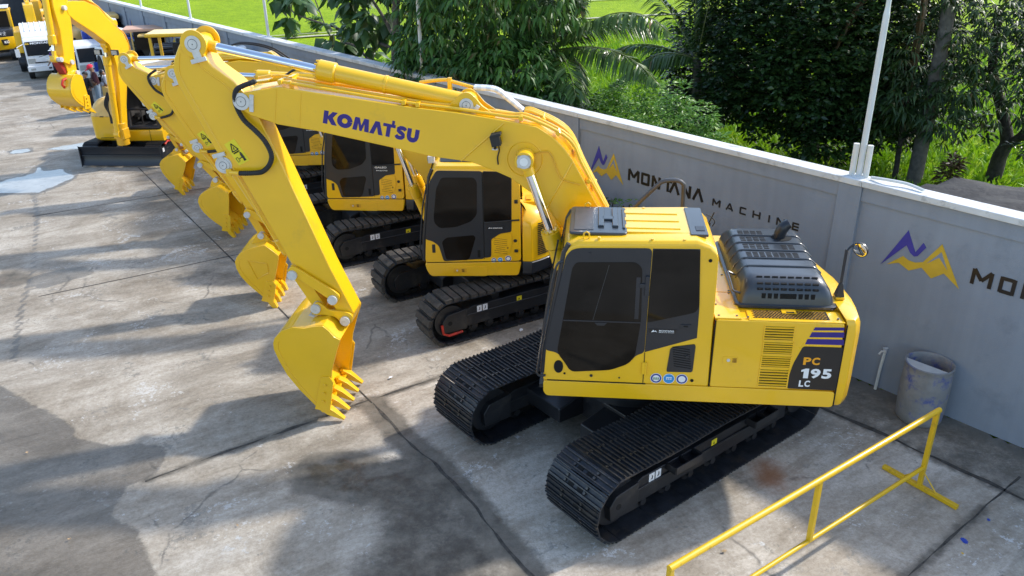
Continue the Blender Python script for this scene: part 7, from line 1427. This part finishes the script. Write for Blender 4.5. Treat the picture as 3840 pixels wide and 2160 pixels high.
# right-hand tree, open, with crooked branches
br = W3(7.513, 22.5, -.1)
tree('crooked_tree', br, 'crooked branching tree with scattered dark leaves at the right edge behind the wall',
     [([br, W3(7.5,22.5,.6), W3(7.42,22.5,1.1), W3(7.7,22.5,1.8), W3(8.1,22.4,2.8), W3(8.3,22.5,4.2)], .21, .08), ([W3(7.45,22.5,.9), W3(7.1,22.4,1.3), W3(6.9,22.4,1.8), W3(6.5,22.4,2.6), W3(6.3,22.3,3.8)], .13, .05), ([W3(7.9,22.5,2.2), W3(8.6,22.3,2.5), W3(9.2,22.2,2.9)], .06, .02), ([W3(7.2,22.4,1.2), W3(6.4,22.0,1.5), W3(5.8,22,2.1)], .07, .03)], 'barkdark',
     [(clumps([(*W3(8.9,22,2.2),.9,.8,.7,1),(*W3(8.2,22.3,3.6),1.5,1.2,1.0,2.2),(*W3(6.6,22.2,3.4),1.5,1.2,1.0,2.2),(*W3(7.4,22.6,4.9),2.0,1.6,1.0,2.2),(*W3(5.9,22,2.3),.9,.8,.7,1),(*W3(9.3,22.4,4.6),1.3,1.1,1.0,1.4),(*W3(8.1,21.9,1.4),.5,.5,.4,.35),(*W3(6.6,21.9,1.2),.6,.5,.3,.3),(*W3(7.3,22.2,2.4),1.0,.8,.6,.7)], 1050, 6, .16, .3, .35), .17, .075, 'leaf_dense', dict(droop=.2))])
# bright shrubs behind the wall, one after the other
for i, (s, v, z, r, lab) in enumerate(((13.3,13.6,2.1,.55,'low bright green shrub left end of the row behind the wall'),(12.5,13.4,2.35,.65,'bright green shrub with one tall shoot behind the wall emblem'),(11.6,13.3,2.35,.75,'bushy bright green shrub right of the palm fronds behind the wall'),(10.8,13.2,2.45,.75,'tallest bright green shrub in the row, below the upright palm'),(10.0,13.0,2.25,.7,'rounded bright green shrub in front of the dense dark tree'),(9.4,12.8,2.0,.55,'small bright green shrub at the right end of the row'))):
    b = W3(s, v, -.1)
    tree('green_shrub', b, lab, [([b, W3(s+.05,v,1.0), W3(s,v,z)], .05, .025)], 'barkdark', [(clumps([(*W3(s,v,z),r,r,r*.8,2),(*W3(s+.25,v,z-.6),r*.8,r*.8,r*.6,1.2),(*W3(s-.2,v+.1,z+r*.75),r*.4,r*.35,r*.5,.6),(*W3(s-.3,v,z-1.2),r*.7,r*.7,r*.6,.7)], 300, 7, .12, .1, .35), .135, .045, 'leaf_shrub', dict(droop=.15))])['group'] = 'bright shrubs behind the wall'
R = empty('croton', W3(7.62,20.0,.2)); tag(R, 'small dark red leafed plant on the grass between the right trunks', 'plant'); m = MB(); m.tube([(0,0,-.3),(0,0,.5)], .02, 6); build('stem', m, 'barkdark', R)
P, D, T_ = clumps([(0,0,.5,.22,.22,.45,1)], 46, 6, .1, -.1, .2); leaf_mesh('leaves', P, D, .26, .055, 'leaf_croton', R, tint=T_, droop=.25)
for s, v, z, kk, lab in ((9.85,10.4,1.45,'leaf_mango','dark thin-leaved plant against the wall beside the boom'),(9.4,10.5,1.5,'leaf_shrub','upright green shoots against the wall below the tube rail'),(8.95,10.45,1.45,'leaf_croton','reddish green bush against the wall under the wall lettering')):
    R = empty('potted_shrub', W3(s,v,0)); tag(R, lab, 'plant', 'plants along the foot of the wall'); m = MB()
    for k in range(5): m.tube([(.05*k-.1,0,0),(.08*k-.16,.03*(k-2),z*.6),(.11*k-.22,.05*(k-2),z+.2)], .012, 5)
    build('stems', m, 'barkdark', R); P, D, T_ = clumps([(0,0,z,.30,.22,.35,1),(0,0,z-.6,.3,.22,.4,.8)], 75, 5, .07, -.2, .2); leaf_mesh('leaves', P, D, .11, .035, kk, R, tint=T_)
# planting seen through the yard machines at the back
for x, y, z, r, lab in ((-10.9,29.9,1.3,.75,'dark green bush between the canopy posts at the back'),(-14.9,34.2,1.4,.6,'dull green bush under the white far crane boom')):
    R = empty('bush', (x,y,0)); tag(R, lab, 'bush'); m = MB(); m.tube([(0,0,0),(0,0,z)], .04, 6); build('stem', m, 'barkdark', R); P, D, T_ = clumps([(0,0,z,r,r,r*.75,1)], 260, 6, .12, .1, .4); leaf_mesh('leaves', P, D, .16, .07, 'leaf_mango', R, tint=T_)
for (x, y, h, lab) in ((-12.3,48.5,1.0,'sapling at the left end of the field path'),(-11.4,50.6,.9,'second sapling along the field path'),(-9.9,52.1,.9,'sapling on the field path nearest the round-leaved tree'),(5.1,58.6,1.0,'lone sapling far out in the rice above the palm fronds')):
    R = empty('sapling', (x,y,-.1)); tag(R, lab, 'sapling'); m = MB(); m.tube([(0,0,0),(.02,0,h*.8)], .02, 6); build('stem', m, 'barkdark', R); P, D, T_ = clumps([(0,0,h*.6,.35,.35,h*.45,1)], 90, 5, .1, 0, .2); leaf_mesh('leaves', P, D, .2, .08, 'leaf_rubber', R, tint=T_)

# heap under a dark sheet behind the wall on the right
R = empty('covered_heap', W3(3.5,13.2,0)); tag(R, 'low heap under a dark grey creased sheet behind the wall on the right', 'heap')
m = MB(); ns, nv = 60, 26; vs = []
for i in range(ns+1):
    for j in range(nv+1):
        s = 7.4-11.5*i/ns; v = 11.2+3.4*j/nv; f = j/nv; e = min(1, max(0, (7.4-s)/2.2)); e = e*e*(3-2*e)
        z = (2.35+.45*min(1, max(0, (6.6-s)/3.5)))*e*(1-.25*(f-.35)**2)*(1 if f < .93 else (1-f)/.07)
        p = Vector((s*1.6, v*2.2, 0)); z += e*(.07*noise.noise(p)+.05*noise.noise(p*2.7)+.025*abs(noise.noise(Vector((s*.7, v*9, 3)))))
        q = WL(s, -v, max(-.1, z)); vs.append((q.x, q.y, q.z))
m.add(vs, [(i*(nv+1)+j, (i+1)*(nv+1)+j, (i+1)*(nv+1)+j+1, i*(nv+1)+j+1) for i in range(ns) for j in range(nv)]); o = build('sheet', m, 'tarp', None, angle=80); o.parent = R; o.matrix_parent_inverse = Matrix.Translation(-Vector(R.location))

# rice and grass blades: one mass, densest near the wall
def blades():
    N_ = 90000; s = rng.uniform(-4, 34, N_); v = 11.4+rng.exponential(9.5, N_); k = v < 46; s, v = s[k], v[k]; n = len(s)
    X = s*wc+v*ws; Y = s*ws-v*wc; P = np.stack([X, Y, np.full(n, -.13)], 1); D = np.stack([rng.normal(0, .38, n), rng.normal(0, .38, n), np.ones(n)], 1)
    t = .45+.3*np.sin(X*.9+Y*.35)*np.sin(Y*.6)+rng.normal(0, .18, n)
    o = leaf_mesh('rice_and_grass', P, D, rng.uniform(.22, .55, n)*(1+.25*(v > 18)), .05+.0012*v, 'grassblade', None, droop=.25, tint=t, fold=.08); tag(o, 'bright green rice and grass growing beyond the wall', 'grass', kind='stuff')
blades()
# the ground of the yard beyond what the stains cover: behind the camera and to the left
m = MB(); Q = [WL(-60,-WD), WL(47,-WD), WL(47,90), WL(-60,90)]; m.add([(q.x,q.y,-.05) for q in Q], [(0,1,2,3)])
M['concrete'] = mat('plain_concrete', (.34,.325,.30), .85, var=.25, vscale=.5, dirt=(.16,.15,.13), dscale=.6, damt=.3); tag(build('yard_ground', m, 'concrete', smooth=False), kind='structure')
for k, (x, y, a, sz) in enumerate(((-7.05,8.55,.3,.05),(-6.6,9.1,1.,.025),(-.9,9.75,.2,.03),(-1.9,10.9,.8,.04),(-3.3,7.6,2,.02),(-5.2,7.4,.5,.02),(1.9,11.55,.4,.09),(.15,12.4,1.2,.05),(2.35,7.05,.4,.03))):
    t = empty('litter' if k > 5 else 'fallen_leaf', (x,y,.006), a); tag(t, ['green leaf lying on the damp concrete, lower left','brown leaf beside the damp edge, left','pale scrap near the bucket teeth','small pale flake behind the bucket','brown leaf in the middle foreground','small brown leaf in the left foreground','crumpled white litter between two machines\' tracks','small white scrap under the second machine','small dark chip by the crawler front'][k], 'leaf' if k <= 5 else 'litter')
    m = MB(); q = [(sz*math.cos(b)*(1+.3*math.sin(3*b)), sz*.6*math.sin(b), .012+.02*random.random()) for b in np.linspace(0,2*PI,9)[:-1]]; m.add(q+[(0,0,.03 if k > 5 else .016)], [(i,(i+1) % 8,8) for i in range(8)]); build('piece', m, 'leaf_shrub' if k == 0 else ('label' if k in (2,3,6,7) else 'card'), t)
